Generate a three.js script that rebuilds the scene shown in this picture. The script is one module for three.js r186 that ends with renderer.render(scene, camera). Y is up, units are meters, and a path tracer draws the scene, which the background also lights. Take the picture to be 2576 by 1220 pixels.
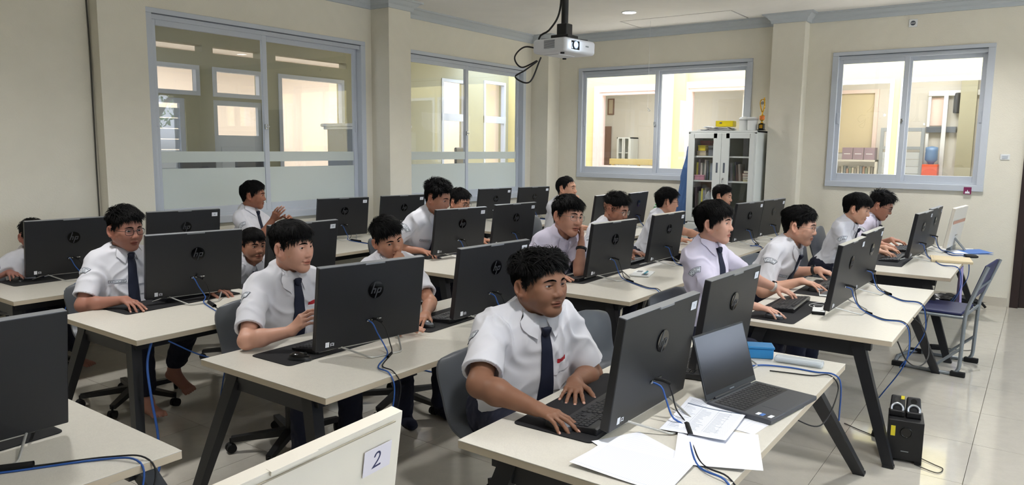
import * as THREE from 'three';
import { mergeGeometries } from 'three/addons/utils/BufferGeometryUtils.js';
import { RoundedBoxGeometry } from 'three/addons/geometries/RoundedBoxGeometry.js';
import { RectAreaLightUniformsLib } from 'three/addons/lights/RectAreaLightUniformsLib.js';
import { createNoise3D, createNoise2D } from 'simplex-noise';

// ------------------------------------------------------------------ camera, sky, light, exposure
const scene = new THREE.Scene();
const camera = new THREE.PerspectiveCamera(36.594, 2576 / 1220, 0.05, 200);
camera.position.set(0, 1.54, 0);
camera.setRotationFromMatrix(new THREE.Matrix4().makeBasis(
  new THREE.Vector3(0.81001, 0.0107, -0.58631), new THREE.Vector3(-0.08462, 0.9915, -0.09881), new THREE.Vector3(0.58027, 0.12965, 0.80404)));
const renderer = new THREE.WebGLRenderer({ antialias: true });
renderer.toneMapping = THREE.LinearToneMapping;
renderer.toneMappingExposure = 1.34;
renderer.shadowMap.enabled = true;
RectAreaLightUniformsLib.init();
const SKY_LEVEL = 4.6, LAMP_LEVEL = 1.7, SUN_LEVEL = 20;
{ // high tropical sun, behind the left roof: it reaches the yard and the open back corridor, not the room
  const sun = new THREE.DirectionalLight(new THREE.Color(1, 0.98, 0.95), SUN_LEVEL); sun.position.set(-9, 30, -9); sun.target.position.set(0, 0, 0); sun.castShadow = true;
  Object.assign(sun.shadow.camera, { left: -30, right: 30, top: 30, bottom: -30, near: 1, far: 90 }); sun.shadow.mapSize.set(4096, 4096); scene.add(sun, sun.target);
}
{ // bright hazy tropical sky
  const W = 256, Hh = 128, d = new Float32Array(W * Hh * 4), n2 = createNoise2D(rng(7));
  for (let y = 0; y < Hh; y++) for (let x = 0; x < W; x++) {
    const el = ((y + 0.5) / Hh - 0.5) * Math.PI, a = (x / W) * Math.PI * 2, s = Math.max(0, Math.sin(el));
    const c = Math.max(0, 0.5 + 0.5 * n2(Math.cos(a) * 2 * (1.3 - s), Math.sin(a) * 2 * (1.3 - s)));
    const haze = Math.pow(1 - s, 3), i = (y * W + x) * 4, m = 0.35 * c + 0.5 * haze;
    const base = el < 0 ? [0.3, 0.31, 0.3] : [0.6 * (1 - m) + 0.93 * m, 0.76 * (1 - m) + 0.97 * m, 1.06];
    for (let k = 0; k < 3; k++) d[i + k] = base[k] * SKY_LEVEL;
    d[i + 3] = 1;
  }
  const t = new THREE.DataTexture(d, W, Hh, THREE.RGBAFormat, THREE.FloatType);
  t.mapping = THREE.EquirectangularReflectionMapping; t.magFilter = THREE.LinearFilter; t.wrapS = THREE.RepeatWrapping; t.needsUpdate = true;
  scene.background = t;
}

// ------------------------------------------------------------------ helpers
function rng(seed) { let s = seed >>> 0; return () => { s = (s + 0x6d2b79f5) | 0; let t = Math.imul(s ^ (s >>> 15), 1 | s); t = (t + Math.imul(t ^ (t >>> 7), 61 | t)) ^ t; return ((t ^ (t >>> 14)) >>> 0) / 4294967296; }; }
const V = (x = 0, y = 0, z = 0) => new THREE.Vector3(x, y, z);
const v3 = (a) => (a.isVector3 ? a.clone() : new THREE.Vector3(...a));
const lerp = (a, b, t) => a + (b - a) * t, clamp = (x, a, b) => Math.min(b, Math.max(a, x)), sstep = (a, b, x) => { const t = clamp((x - a) / (b - a), 0, 1); return t * t * (3 - 2 * t); };
const used = new Map();
function numbered(name) { const n = used.get(name) ?? 0; used.set(name, n + 1); return n ? name + '_' + String(n).padStart(3, '0') : name; }
function norm(g) {
  if (!g.index) { const n = g.attributes.position.count, a = new Uint32Array(n); for (let i = 0; i < n; i++) a[i] = i; g.setIndex(new THREE.BufferAttribute(a, 1)); }
  if (!g.attributes.normal) g.computeVertexNormals();
  if (!g.attributes.uv) g.setAttribute('uv', new THREE.BufferAttribute(new Float32Array(g.attributes.position.count * 2), 2));
  for (const k of Object.keys(g.attributes)) if (!['position', 'normal', 'uv', 'color'].includes(k)) g.deleteAttribute(k);
  return g;
}
function merge(list) {
  list = list.flat(9).map(norm);
  const colored = list.some((g) => g.attributes.color);
  if (colored) for (const g of list) if (!g.attributes.color) g.setAttribute('color', new THREE.BufferAttribute(new Float32Array(g.attributes.position.count * 3).fill(1), 3));
  return list.length === 1 ? list[0] : mergeGeometries(list);
}
function part(name, geos, mat, parent, extra) {
  const m = new THREE.Mesh(merge([geos]), mat);
  m.name = parent ? name : numbered(name); m.castShadow = m.receiveShadow = true;
  if (extra) Object.assign(m.userData, extra);
  (parent ?? scene).add(m);
  return m;
}
function thing(name, label, category, pos = [0, 0, 0], turn = 0, group) {
  const o = new THREE.Group(); o.name = numbered(name); scene.add(o);
  o.position.set(...pos); o.rotation.y = turn; o.userData = { label, category };
  if (group) o.userData.group = group;
  return o;
}
function solo(name, label, category, geos, mat, group) { const m = part(name, geos, mat); Object.assign(m.userData, { label, category }); if (group) m.userData.group = group; return m; }
function struct(name, geos, mat) { const m = part(name, geos, mat); m.name = name; m.userData.kind = 'structure'; return m; }
function structGroup(name) { const o = new THREE.Group(); o.name = name; o.userData.kind = 'structure'; scene.add(o); return o; }
function copyOf(root, pos, turn, label, group) {
  const r = root.clone(); r.name = numbered(root.name.replace(/_\d+$/, '')); scene.add(r); r.position.set(...pos); r.rotation.y = turn;
  r.userData = { ...root.userData, label }; if (group) r.userData.group = group;
  return r;
}
// geometry makers ---------------------------------------------------
function boxUV(g) { // uv in metres by the dominant axis
  const p = g.attributes.position, n = g.attributes.normal, uv = new Float32Array(p.count * 2);
  for (let i = 0; i < p.count; i++) {
    const ax = Math.abs(n.getX(i)), ay = Math.abs(n.getY(i)), az = Math.abs(n.getZ(i));
    if (ay >= ax && ay >= az) { uv[i * 2] = p.getX(i); uv[i * 2 + 1] = p.getZ(i); } else if (ax >= az) { uv[i * 2] = p.getZ(i); uv[i * 2 + 1] = p.getY(i); } else { uv[i * 2] = p.getX(i); uv[i * 2 + 1] = p.getY(i); }
  }
  g.setAttribute('uv', new THREE.BufferAttribute(uv, 2)); return g;
}
const bx = (x0, x1, y0, y1, z0, z1) => boxUV(new THREE.BoxGeometry(x1 - x0, y1 - y0, z1 - z0).translate((x0 + x1) / 2, (y0 + y1) / 2, (z0 + z1) / 2));
const rbx = (x0, x1, y0, y1, z0, z1, r = 0.005, s = 2) => boxUV(norm(new RoundedBoxGeometry(x1 - x0, y1 - y0, z1 - z0, s, Math.min(r, (x1 - x0) / 2.01, (y1 - y0) / 2.01, (z1 - z0) / 2.01)).translate((x0 + x1) / 2, (y0 + y1) / 2, (z0 + z1) / 2)));
const cyl = (a, b, ra, rb = ra, seg = 12) => { a = v3(a); b = v3(b); const d = b.clone().sub(a), L = d.length(); const g = new THREE.CylinderGeometry(rb, ra, L, seg); g.applyQuaternion(new THREE.Quaternion().setFromUnitVectors(V(0, 1, 0), d.divideScalar(L))); return g.translate((a.x + b.x) / 2, (a.y + b.y) / 2, (a.z + b.z) / 2); };
const tube = (pts, r, seg = 0, radial = 6, closed = false, tension = 0.5) => new THREE.TubeGeometry(new THREE.CatmullRomCurve3(pts.map(v3), closed, 'catmullrom', tension), seg || pts.length * 5, r, radial, closed);
// polyline tube with rounded bends
function bent(pts, r, bend = 0.02, radial = 8, closed = false) {
  const P = pts.map(v3), c = new THREE.CurvePath(), n = P.length, last = [];
  const cut = (p, q, d) => p.clone().add(q.clone().sub(p).setLength(Math.min(d, p.distanceTo(q) * 0.49)));
  let cur = closed ? cut(P[0], P[1], bend) : P[0];
  for (let i = 1; i < (closed ? n + 1 : n); i++) {
    const p = P[i % n];
    if (!closed && i === n - 1) { c.add(new THREE.LineCurve3(cur, p)); break; }
    const nx = P[(i + 1) % n], a = cut(p, P[i - 1], bend), b = cut(p, nx, bend);
    c.add(new THREE.LineCurve3(cur, a)); c.add(new THREE.QuadraticBezierCurve3(a, p, b)); cur = b;
  }
  return new THREE.TubeGeometry(c, n * 10, r, radial, false);
}
// tapered square bar
function bar(a, b, w0, d0, w1 = w0, d1 = d0, side = V(1, 0, 0)) {
  a = v3(a); b = v3(b); const ax = b.clone().sub(a).normalize(), s = side.clone().addScaledVector(ax, -side.dot(ax)).normalize(), t = ax.clone().cross(s);
  const g = new THREE.BoxGeometry(1, 1, 1), p = g.attributes.position;
  for (let i = 0; i < p.count; i++) { const e = p.getY(i) > 0, q = (e ? b : a).clone().addScaledVector(s, p.getX(i) * (e ? w1 : w0)).addScaledVector(t, -p.getZ(i) * (e ? d1 : d0)); p.setXYZ(i, q.x, q.y, q.z); }
  g.computeVertexNormals(); return boxUV(g);
}
const mat = (color, roughness = 0.6, o = {}) => new THREE.MeshPhysicalMaterial({ color: Array.isArray(color) ? new THREE.Color().setRGB(...color) : color, roughness, ...o });
function canvasTex(w, h, draw, srgb = true) { const c = document.createElement('canvas'); c.width = w; c.height = h; draw(c.getContext('2d'), w, h); const t = new THREE.CanvasTexture(c); if (srgb) t.colorSpace = THREE.SRGBColorSpace; t.wrapS = t.wrapT = THREE.RepeatWrapping; t.anisotropy = 4; return t; }
function dataTex(n, f, { channels = 1, repeat = 1, srgb = false } = {}) { // f(u,v) tiles because it is given points on a torus
  const d = new Uint8Array(n * n * 4);
  for (let y = 0; y < n; y++) for (let x = 0; x < n; x++) { const c = f(x / n, y / n), i = (y * n + x) * 4; for (let k = 0; k < 3; k++) d[i + k] = clamp((channels === 1 ? c : c[k]) * 255, 0, 255); d[i + 3] = 255; }
  const t = new THREE.DataTexture(d, n, n); t.wrapS = t.wrapT = THREE.RepeatWrapping; t.magFilter = THREE.LinearFilter; t.repeat.set(repeat, repeat); if (srgb) t.colorSpace = THREE.SRGBColorSpace; t.needsUpdate = true; return t;
}
const N3 = createNoise3D(rng(11));
const torus = (u, v, f, k = 0) => N3(Math.cos(u * 6.2832) * f + k, Math.sin(u * 6.2832) * f + Math.cos(v * 6.2832) * f, Math.sin(v * 6.2832) * f - k);
const TX = {
  plaster: dataTex(256, (u, v) => 0.5 + 0.22 * torus(u, v, 6) + 0.16 * torus(u, v, 13, 3) + 0.1 * torus(u, v, 28, 7)),
  plasterTint: dataTex(256, (u, v) => { const a = 0.965 + 0.02 * torus(u, v, 1.1, 2) + 0.012 * torus(u, v, 4, 5); return [a, a * 0.998, a * 0.99]; }, { channels: 3, repeat: 0.28 }),
  laminate: dataTex(256, (u, v) => { const a = 0.93 + 0.05 * torus(u, v, 20, 1) + 0.03 * torus(u, v, 9, 4) + 0.015 * torus(u, v, 2, 4); return [a, a * 0.995, a * 0.98]; }, { channels: 3, repeat: 2.2 }),
  grain: dataTex(128, (u, v) => 0.5 + 0.3 * torus(u, v, 14) + 0.2 * torus(u, v, 25, 2), { repeat: 12 }),
  weave: dataTex(64, (u, v) => 0.5 + 0.25 * Math.sin(u * 6.2832 * 16) * Math.sin(v * 6.2832 * 16) + 0.2 * torus(u, v, 9), { repeat: 14 }),
  tile: dataTex(256, (u, v) => { const a = 0.95 + 0.025 * torus(u, v, 2.2, 1) + 0.015 * torus(u, v, 7, 5) + 0.02 * torus(u, v, 24, 3); return [a, a * 0.995, a * 0.985]; }, { channels: 3, repeat: 0.9 }),
};
TX.plaster.repeat.set(1.6, 1.6);
const M = {
  wall: mat('#e7e2d3', 0.85, { map: TX.plasterTint, bumpMap: TX.plaster, bumpScale: 0.0012 }),
  ceiling: mat('#ebe9e6', 0.9, { map: TX.plasterTint }),
  cornice: mat('#bcc2c6', 0.7),
  frame: mat('#c4cad3', 0.42),
  frameDark: mat('#59616c', 0.5),
  glass: mat('#ffffff', 0.0, { transmission: 1, thickness: 0, ior: 1.5 }),
  frost: mat('#e9efec', 0.8, { transmission: 0.4, thickness: 0 }),
  tile: mat('#c6c1b6', 0.07, { map: TX.tile, ior: 1.62 }),
  grout: mat('#a39d91', 0.9),
  skirting: mat('#c9c1b2', 0.3),
  door: mat('#2b1d1c', 0.4),
  lamTop: mat('#dcd8ce', 0.34, { map: TX.laminate }),
  lamEdge: mat('#cbbda6', 0.5),
  steel: mat('#17181c', 0.45, { bumpMap: TX.grain, bumpScale: 0.0002 }),
  plastic: mat('#191a1e', 0.42, { bumpMap: TX.grain, bumpScale: 0.00012 }),
  plasticTop: mat('#85888d', 0.28),
  gloss: mat('#050506', 0.12),
  pad: mat('#121216', 0.9, { bumpMap: TX.weave, bumpScale: 0.0003 }),
  key: mat('#1d1e22', 0.5),
  wire: mat('#c3c3bf', 0.35, { metalness: 0.6 }),
  label: mat('#e8eaf0', 0.6),
  blueCable: mat('#27559f', 0.45),
  blackCable: mat('#101012', 0.5),
  whiteCable: mat('#dcdcda', 0.5),
  shell: mat('#54585e', 0.42, { bumpMap: TX.grain, bumpScale: 0.0002 }),
  shellDark: mat('#22252a', 0.5),
  chairSteel: mat('#0f1012', 0.4),
  navySeat: mat('#1d2350', 0.45),
  tubeGrey: mat('#8d9499', 0.35, { metalness: 0.5 }),
  rubber: mat('#0a0a0b', 0.8),
  paper: mat('#e9eaf2', 0.8),
  chrome: mat('#c9ccd0', 0.2, { metalness: 1 }),
  white: mat('#e3e5e4', 0.45),
  lampGlow: mat('#ffffff', 0.5, { emissive: new THREE.Color(1, 0.97, 0.93), emissiveIntensity: 9 }),
};
const CEIL = 3.033, XL = -5.813, ZB = -8.748, XR = 2.7, ZF = 2.6, WT = 0.15, TOP = 0.62;
// ------------------------------------------------------------------ the room
// a wall slab with rectangular openings; u runs along the wall, the slab lies between w0 and w1 across it
function wallWith(open, u0, u1, y0, y1, make) {
  const us = [...new Set([u0, u1, ...open.flatMap((o) => [o[0], o[1]])])].sort((a, b) => a - b), out = [];
  for (let i = 0; i + 1 < us.length; i++) {
    const a = us[i], b = us[i + 1], inside = open.filter((o) => o[0] <= a && o[1] >= b).sort((p, q) => p[2] - q[2]);
    let y = y0;
    for (const o of inside) { if (o[2] > y) out.push(make(a, b, y, o[2])); y = o[3]; }
    if (y < y1) out.push(make(a, b, y, y1));
  }
  return out;
}
const W1 = [-5.388, -3.1, 0.863, 2.583], W2 = [-8.301, -5.985, 0.863, 2.583], W3 = [-5.205, -2.877, 1.15, 2.582], W4 = [-1.975, -0.498, 1.152, 2.586];
const DOOR = [-0.145, 0.78, 0, 2.15];
struct('wall_left', wallWith([W1, W2], ZB - WT, ZF + WT, -0.1, CEIL + 0.15, (a, b, c, d) => bx(XL - WT, XL, c, d, a, b)), M.wall);
struct('wall_back', wallWith([W3, W4, DOOR], XL, XR, -0.1, CEIL + 0.15, (a, b, c, d) => bx(a, b, c, d, ZB - WT, ZB)), M.wall);
const RW = [[-8.3, -6.0, 0.9, 2.6], [-5.4, -2.9, 0.9, 2.6], [-2.2, 0.4, 0.9, 2.6]];
struct('wall_right', wallWith(RW, ZB - WT, ZF + WT, -0.1, CEIL + 0.15, (a, b, c, d) => bx(XR, XR + WT, c, d, a, b)), M.wall);
struct('wall_front', bx(XL, XR, -0.1, CEIL + 0.15, ZF, ZF + WT), M.wall);
{ // plasterboard ceiling with the access hatch's dark slot
  const hz0 = -8.6, hz1 = -8.06, hx0 = -4.24, hx1 = -2.92, s = 0.02, g = [];
  const c = struct('ceiling', [bx(XL - WT, XR + WT, CEIL, CEIL + 0.12, hz1 + s, ZF + WT), bx(XL - WT, XR + WT, CEIL, CEIL + 0.12, ZB - WT, hz0 - s), bx(XL - WT, hx0 - s, CEIL, CEIL + 0.12, hz0 - s, hz1 + s), bx(hx1 + s, XR + WT, CEIL, CEIL + 0.12, hz0 - s, hz1 + s)], M.ceiling);
  part('hatch_void', bx(hx0 - s, hx1 + s, CEIL + 0.022, CEIL + 0.12, hz0 - s, hz1 + s), M.rubber, c, { kind: 'structure' });
  part('hatch_panel', bx(hx0, hx1, CEIL - 0.001, CEIL + 0.02, hz0, hz1), M.ceiling, c, { kind: 'structure' });
}
{ // floor slab with every tile laid on it
  const f = structGroup('floor'); part('screed', bx(XL - WT, XR + WT, -0.1, -0.011, ZB - WT, ZF + WT), M.grout, f, { kind: 'structure' });
  const S = 0.5775, gap = 0.0012, r = rng(5), cache = new Map();
  const tints = [0, 1, 2, 3].map((i) => { const m = M.tile.clone(); m.color.multiplyScalar(1 - i * 0.012); m.roughness = 0.065 + 0.012 * i; return m; });
  for (let i = -10; i < 6; i++) for (let j = -8; j < 13; j++) {
    const x0 = Math.max(XL, -0.188 + i * S + gap), x1 = Math.min(XR, -0.188 + (i + 1) * S - gap), z0 = Math.max(ZB, -4.456 + j * S + gap), z1 = Math.min(ZF, -4.456 + (j + 1) * S - gap);
    if (x1 - x0 < 0.02 || z1 - z0 < 0.02) continue;
    const k = [(x1 - x0).toFixed(3), (z1 - z0).toFixed(3)].join();
    if (!cache.has(k)) { const w = (x1 - x0) / 2, d = (z1 - z0) / 2; cache.set(k, bx(-w, w, -0.012, 0, -d, d)); }
    const t = part('tile', cache.get(k), tints[Math.floor(r() * 4)], f); t.position.set((x0 + x1) / 2, 0, (z0 + z1) / 2);
  }
}
// pilasters and the corner column
const PIL = [[XL, XL + 0.13, -3.045, -2.685], [XL, XL + 0.262, -5.82, -5.5]];
const trims = [];
struct('trim_1', bx(PIL[0][0], PIL[0][1], 0, CEIL, PIL[0][2], PIL[0][3]), M.wall);
struct('trim_2', bx(PIL[1][0], PIL[1][1], 0, CEIL, PIL[1][2], PIL[1][3]), M.wall);
struct('trim_3', bx(XL, -5.535, 0, CEIL, ZB, -8.465), M.wall);
struct('trim_4', bx(-2.6, -2.254, 0, CEIL, ZB, ZB + 0.187), M.wall);
{ // grey stepped cornice along the walls, round each pilaster
  const prof = [[0, 0], [0.02, 0], [0.028, 0.035], [0.05, 0.05], [0.075, 0.078], [0.1, 0.082], [0.1, 0.1], [0, 0.1]].map(([o, h]) => [o, CEIL - 0.1 + h]);
  const run = (path) => { // path of [x, z] along the wall faces, room on the left-hand side
    const P = path.map(([x, z]) => new THREE.Vector2(x, z)), pos = [], idx = [], n = prof.length;
    const dirs = P.slice(1).map((p, i) => p.clone().sub(P[i]).normalize()), nor = dirs.map((d) => new THREE.Vector2(-d.y, d.x));
    P.forEach((p, i) => { const a = nor[Math.max(0, i - 1)], b = nor[Math.min(nor.length - 1, i)], m = a.clone().add(b); m.multiplyScalar(2 / m.lengthSq()); if (i === 0 || i === P.length - 1) m.copy(i ? a : b); for (const [o, h] of prof) pos.push(p.x + m.x * o, h, p.y + m.y * o); });
    for (let i = 0; i + 1 < P.length; i++) for (let k = 0; k < n; k++) { const a = i * n + k, b = i * n + (k + 1) % n, c = a + n, d = b + n; idx.push(a, c, b, b, c, d); }
    let g = new THREE.BufferGeometry(); g.setAttribute('position', new THREE.Float32BufferAttribute(pos, 3)); g.setIndex(idx); g = g.toNonIndexed(); g.computeVertexNormals(); return g;
  };
  const path = [[XL, ZF], [XL, PIL[0][3]], [PIL[0][1], PIL[0][3]], [PIL[0][1], PIL[0][2]], [XL, PIL[0][2]], [XL, PIL[1][3]], [PIL[1][1], PIL[1][3]], [PIL[1][1], PIL[1][2]], [XL, PIL[1][2]], [XL, -8.465], [-5.535, -8.465], [-5.535, ZB], [-2.6, ZB], [-2.6, ZB + 0.187], [-2.254, ZB + 0.187], [-2.254, ZB], [XR, ZB], [XR, ZF]];
  const g = run(path.map(([x, z]) => [x, z]));
  const mm = M.cornice.clone(); mm.side = THREE.DoubleSide;
  struct('trim_5', g, mm);
}
struct('baseboard_back', [bx(-5.535, -2.6, 0, 0.09, ZB, ZB + 0.012), bx(-2.254, -0.2, 0, 0.09, ZB, ZB + 0.012), bx(0.83, XR, 0, 0.09, ZB, ZB + 0.012)], M.skirting);
struct('baseboard_left', [bx(XL, XL + 0.012, 0, 0.09, -8.465, -5.82), bx(XL, XL + 0.012, 0, 0.09, -5.5, -3.045), bx(XL, XL + 0.012, 0, 0.09, -2.685, ZF)], M.skirting);

// an aluminium sliding window: built along +u (to the right as seen from the room), room towards +w
function slidingWindow(name, wide, y0, y1, frosted, depth = 0.1) {
  const g = structGroup(name), f = 0.062, s = 0.05, h = y1 - y0, mid = wide * 0.478;
  part('frame', [rbx(-0.012, wide + 0.012, h - 0.03, h + 0.012, -depth, 0.022, 0.004), rbx(-0.012, wide + 0.012, -0.012, 0.05, -depth, 0.03, 0.004), rbx(-0.012, 0.05, 0.05, h - 0.03, -depth, 0.022, 0.004), rbx(wide - 0.05, wide + 0.012, 0.05, h - 0.03, -depth, 0.022, 0.004),
    bx(0.03, wide - 0.03, h - 0.07, h - 0.028, -depth + 0.01, 0.0), bx(0.05, wide - 0.05, 0.048, 0.07, -depth + 0.01, -0.008)], M.frame, g);
  part('track_slot', [bx(0.05, wide - 0.05, h - 0.034, h - 0.028, 0.001, 0.0235)], M.frameDark, g);
  for (const [a, b, w] of [[0.045, mid + s / 2 + 0.01, -0.03], [mid - s / 2 + 0.035, wide - 0.045, -0.066]]) {
    const bot = 0.055, top = h - 0.065, t = 0.028;
    const sash = part('sash', [rbx(a, a + s, bot, top, w - t / 2, w + t / 2, 0.004), rbx(b - s, b, bot, top, w - t / 2, w + t / 2, 0.004), rbx(a + s, b - s, bot, bot + 0.08, w - t / 2, w + t / 2, 0.004), rbx(a + s, b - s, top - s, top, w - t / 2, w + t / 2, 0.004)], M.frame, g);
    part('pane', bx(a + s - 0.005, b - s + 0.005, bot + 0.075, top - s + 0.005, w - 0.0025, w + 0.0025), M.glass, sash);
    if (frosted) { const A = a + s + 0.001, B = b - s - 0.001; for (const [c, d] of [[bot + 0.08, 0.466], [0.516, 0.608]]) part('frosted_film', bx(A, B, c, d, w + 0.0035, w + 0.0042), M.frost, sash); }
    const hx = w > -0.05 ? a + s * 0.5 : b - s * 0.5;
    part('pull_handle', [rbx(hx - 0.011, hx + 0.011, h * 0.47, h * 0.47 + 0.12, w + t / 2, w + t / 2 + 0.008, 0.003), bx(hx - 0.005, hx + 0.005, h * 0.47 + 0.02, h * 0.47 + 0.1, w + t / 2 + 0.008, w + t / 2 + 0.009)], M.frame, sash);
  }
  part('latch', [rbx(mid - 0.012, mid + 0.012, h * 0.47, h * 0.47 + 0.05, -0.016, 0.004, 0.003), rbx(mid - 0.005, mid + 0.02, h * 0.47 + 0.02, h * 0.47 + 0.034, 0.004, 0.018, 0.003)], M.chrome, g);
  return g;
}
// left wall: u to the right means towards -z
const lw = (w, name) => { const g = slidingWindow(name, w[1] - w[0], w[2], w[3], true); g.position.set(XL, w[2], w[1]); g.rotation.y = Math.PI / 2; };
lw(W1, 'window_1'); lw(W2, 'window_2');
const bw = (w, name) => { const g = slidingWindow(name, w[1] - w[0], w[2], w[3], false); g.position.set(w[0], w[2], ZB); };
bw(W3, 'window_3'); bw(W4, 'window_4');
RW.forEach((w, i) => { const g = slidingWindow('window_' + (5 + i), w[1] - w[0], w[2], w[3], false); g.position.set(XR, w[2], w[0]); g.rotation.y = -Math.PI / 2; });
{ // dark door at the right end of the back wall
  const d = structGroup('door_1');
  part('door_frame', [bx(DOOR[0] - 0.03, DOOR[0] + 0.04, 0, 2.18, ZB - WT, ZB + 0.015), bx(DOOR[1] - 0.04, DOOR[1] + 0.03, 0, 2.18, ZB - WT, ZB + 0.015), bx(DOOR[0] + 0.04, DOOR[1] - 0.04, 2.11, 2.18, ZB - WT, ZB + 0.015)], M.door, d);
  part('door_leaf', [bx(DOOR[0] + 0.04, DOOR[1] - 0.04, 0.005, 2.11, ZB - 0.06, ZB - 0.02), rbx(DOOR[0] + 0.14, DOOR[1] - 0.14, 0.2, 0.95, ZB - 0.02, ZB - 0.01, 0.006), rbx(DOOR[0] + 0.14, DOOR[1] - 0.14, 1.1, 1.98, ZB - 0.02, ZB - 0.01, 0.006)], M.door, d);
  part('door_handle', [cyl([0.66, 1.0, ZB - 0.02], [0.66, 1.0, ZB + 0.04], 0.012), cyl([0.66, 1.0, ZB + 0.04], [0.55, 1.0, ZB + 0.04], 0.009)], M.chrome, d);
}
// ------------------------------------------------------------------ ceiling lamps
{
  const spots = [[-3.88, -7.55], [-3.88, -4.6], [-3.88, -1.6], [-0.6, -7.55], [-0.6, -4.6], [-0.6, -1.6], [1.6, -3.1]];
  spots.forEach(([x, z], i) => {
    const names = ['round white ceiling downlight glowing in front of the hatch', 'round ceiling downlight over the middle rows by the window wall', 'round ceiling downlight over the near rows by the window wall', 'round ceiling downlight near the back wall on the door side', 'round ceiling downlight over the middle rows on the door side', 'round ceiling downlight over the near rows on the door side', 'round ceiling downlight at the front of the room'];
    const t = thing('ceiling_downlight', names[i], 'ceiling light', [x, CEIL, z]);
    part('trim_ring', new THREE.TorusGeometry(0.08, 0.008, 8, 32).rotateX(Math.PI / 2).translate(0, -0.003, 0), M.white, t);
    part('lamp_lens', new THREE.CylinderGeometry(0.078, 0.078, 0.008, 32).translate(0, -0.004, 0), M.lampGlow, t);
    const l = new THREE.SpotLight(new THREE.Color(1, 0.99, 0.97), LAMP_LEVEL * 6, 0, 1.25, 1, 2); l.position.set(x, CEIL - 0.03, z); l.target.position.set(x, 0, z); l.castShadow = true; l.shadow.radius = 5; scene.add(l, l.target);
  });
}
// ------------------------------------------------------------------ tables
function makeTable(name, label, x0, x1, z0, z1, { farOut = 0.16, nearOut = 0.03, group } = {}) { // z1 < z0: z0 is the end near the camera
  const t = thing(name, label, 'table', [(x0 + x1) / 2, 0, (z0 + z1) / 2], 0, group), w = (x1 - x0) / 2, d = (z0 - z1) / 2;
  part('tabletop', rbx(-w, w, TOP - 0.0035, TOP, -d, d, 0.0016), M.lamTop, t);
  part('edge_band', rbx(-w + 0.0004, w - 0.0004, TOP - 0.027, TOP - 0.003, -d + 0.0004, d - 0.0004, 0.002), M.lamEdge, t);
  for (const sz of [-1, 1]) {
    const out = sz > 0 ? nearOut : farOut, zt = sz * (d - 0.07);
    part('end_frame', [bar([-w + 0.1, TOP - 0.05, zt], [w - 0.1, TOP - 0.05, zt], 0.046, 0.05, 0.046, 0.05, V(0, 0, 1)), bar([-w + 0.16, TOP - 0.09, zt], [w - 0.16, TOP - 0.09, zt], 0.03, 0.05, 0.03, 0.05, V(0, 0, 1))], M.steel, t);
    for (const sx of [-1, 1]) {
      const g = [bar([sx * (w - 0.17), TOP - 0.028, zt], [sx * (w + 0.03), 0.006, sz * (d + out)], 0.05, 0.062, 0.038, 0.046, V(0, 0, 1)), bar([sx * (w + 0.03), 0.0, sz * (d + out)], [sx * (w + 0.0295), 0.012, sz * (d + out) - sz * 0.001], 0.044, 0.052, 0.042, 0.05, V(0, 0, 1))];
      part('leg', g, M.steel, t);
    }
  }
  part('apron_rail', [bar([w - 0.16, TOP - 0.06, -d + 0.07], [w - 0.16, TOP - 0.06, d - 0.07], 0.028, 0.06), bar([-w + 0.16, TOP - 0.06, -d + 0.07], [-w + 0.16, TOP - 0.06, d - 0.07], 0.028, 0.06)], M.steel, t);
  return t;
}
// ------------------------------------------------------------------ all-in-one computers; local +z is the back
const HPW = 0.548, HPH = 0.373, TILT = 0.145;
const hpLogo = (() => { // "hp" in slanted strokes inside a disc of radius 1, drawn as flat shapes
  const sl = 0.32, q = (x, y) => [x + y * sl, y], poly = (pts) => { const s = new THREE.Shape(); pts.forEach(([x, y], i) => { const p = q(x, y); i ? s.lineTo(...p) : s.moveTo(...p); }); return s; };
  const shapes = [poly([[-0.62, -0.42], [-0.44, -0.42], [-0.44, 0.98], [-0.62, 0.98]]), poly([[-0.44, 0.22], [-0.12, 0.22], [-0.02, 0.12], [-0.02, -0.42], [-0.2, -0.42], [-0.2, 0.06], [-0.44, 0.06]]),
    poly([[0.14, -1.0], [0.32, -1.0], [0.32, 0.22], [0.14, 0.22]]), poly([[0.32, 0.22], [0.66, 0.22], [0.76, 0.12], [0.76, -0.32], [0.66, -0.42], [0.32, -0.42], [0.32, -0.27], [0.58, -0.27], [0.58, 0.07], [0.32, 0.07]])];
  return shapes.map((s) => new THREE.ExtrudeGeometry(s, { depth: 0.06, bevelEnabled: false }));
})();
const numTex = new Map();
function numberLabel(text) {
  if (!numTex.has(text)) numTex.set(text, mat('#ffffff', 0.6, { map: canvasTex(64, 40, (c, w, h) => { c.fillStyle = '#dfe2ea'; c.fillRect(0, 0, w, h); c.fillStyle = '#70757f'; c.font = 'bold 19px sans-serif'; c.textAlign = 'center'; c.textBaseline = 'middle'; c.fillText(text, w / 2, h / 2); }) }));
  return numTex.get(text);
}
const quad = (w, h, x, y, z) => new THREE.PlaneGeometry(w, h).translate(x, y, z);
const slab = (w, h, x, y, z, t = 0.0008) => { const g = new THREE.BoxGeometry(w, h, t).translate(x, y, z + t / 2); return g; };
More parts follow.
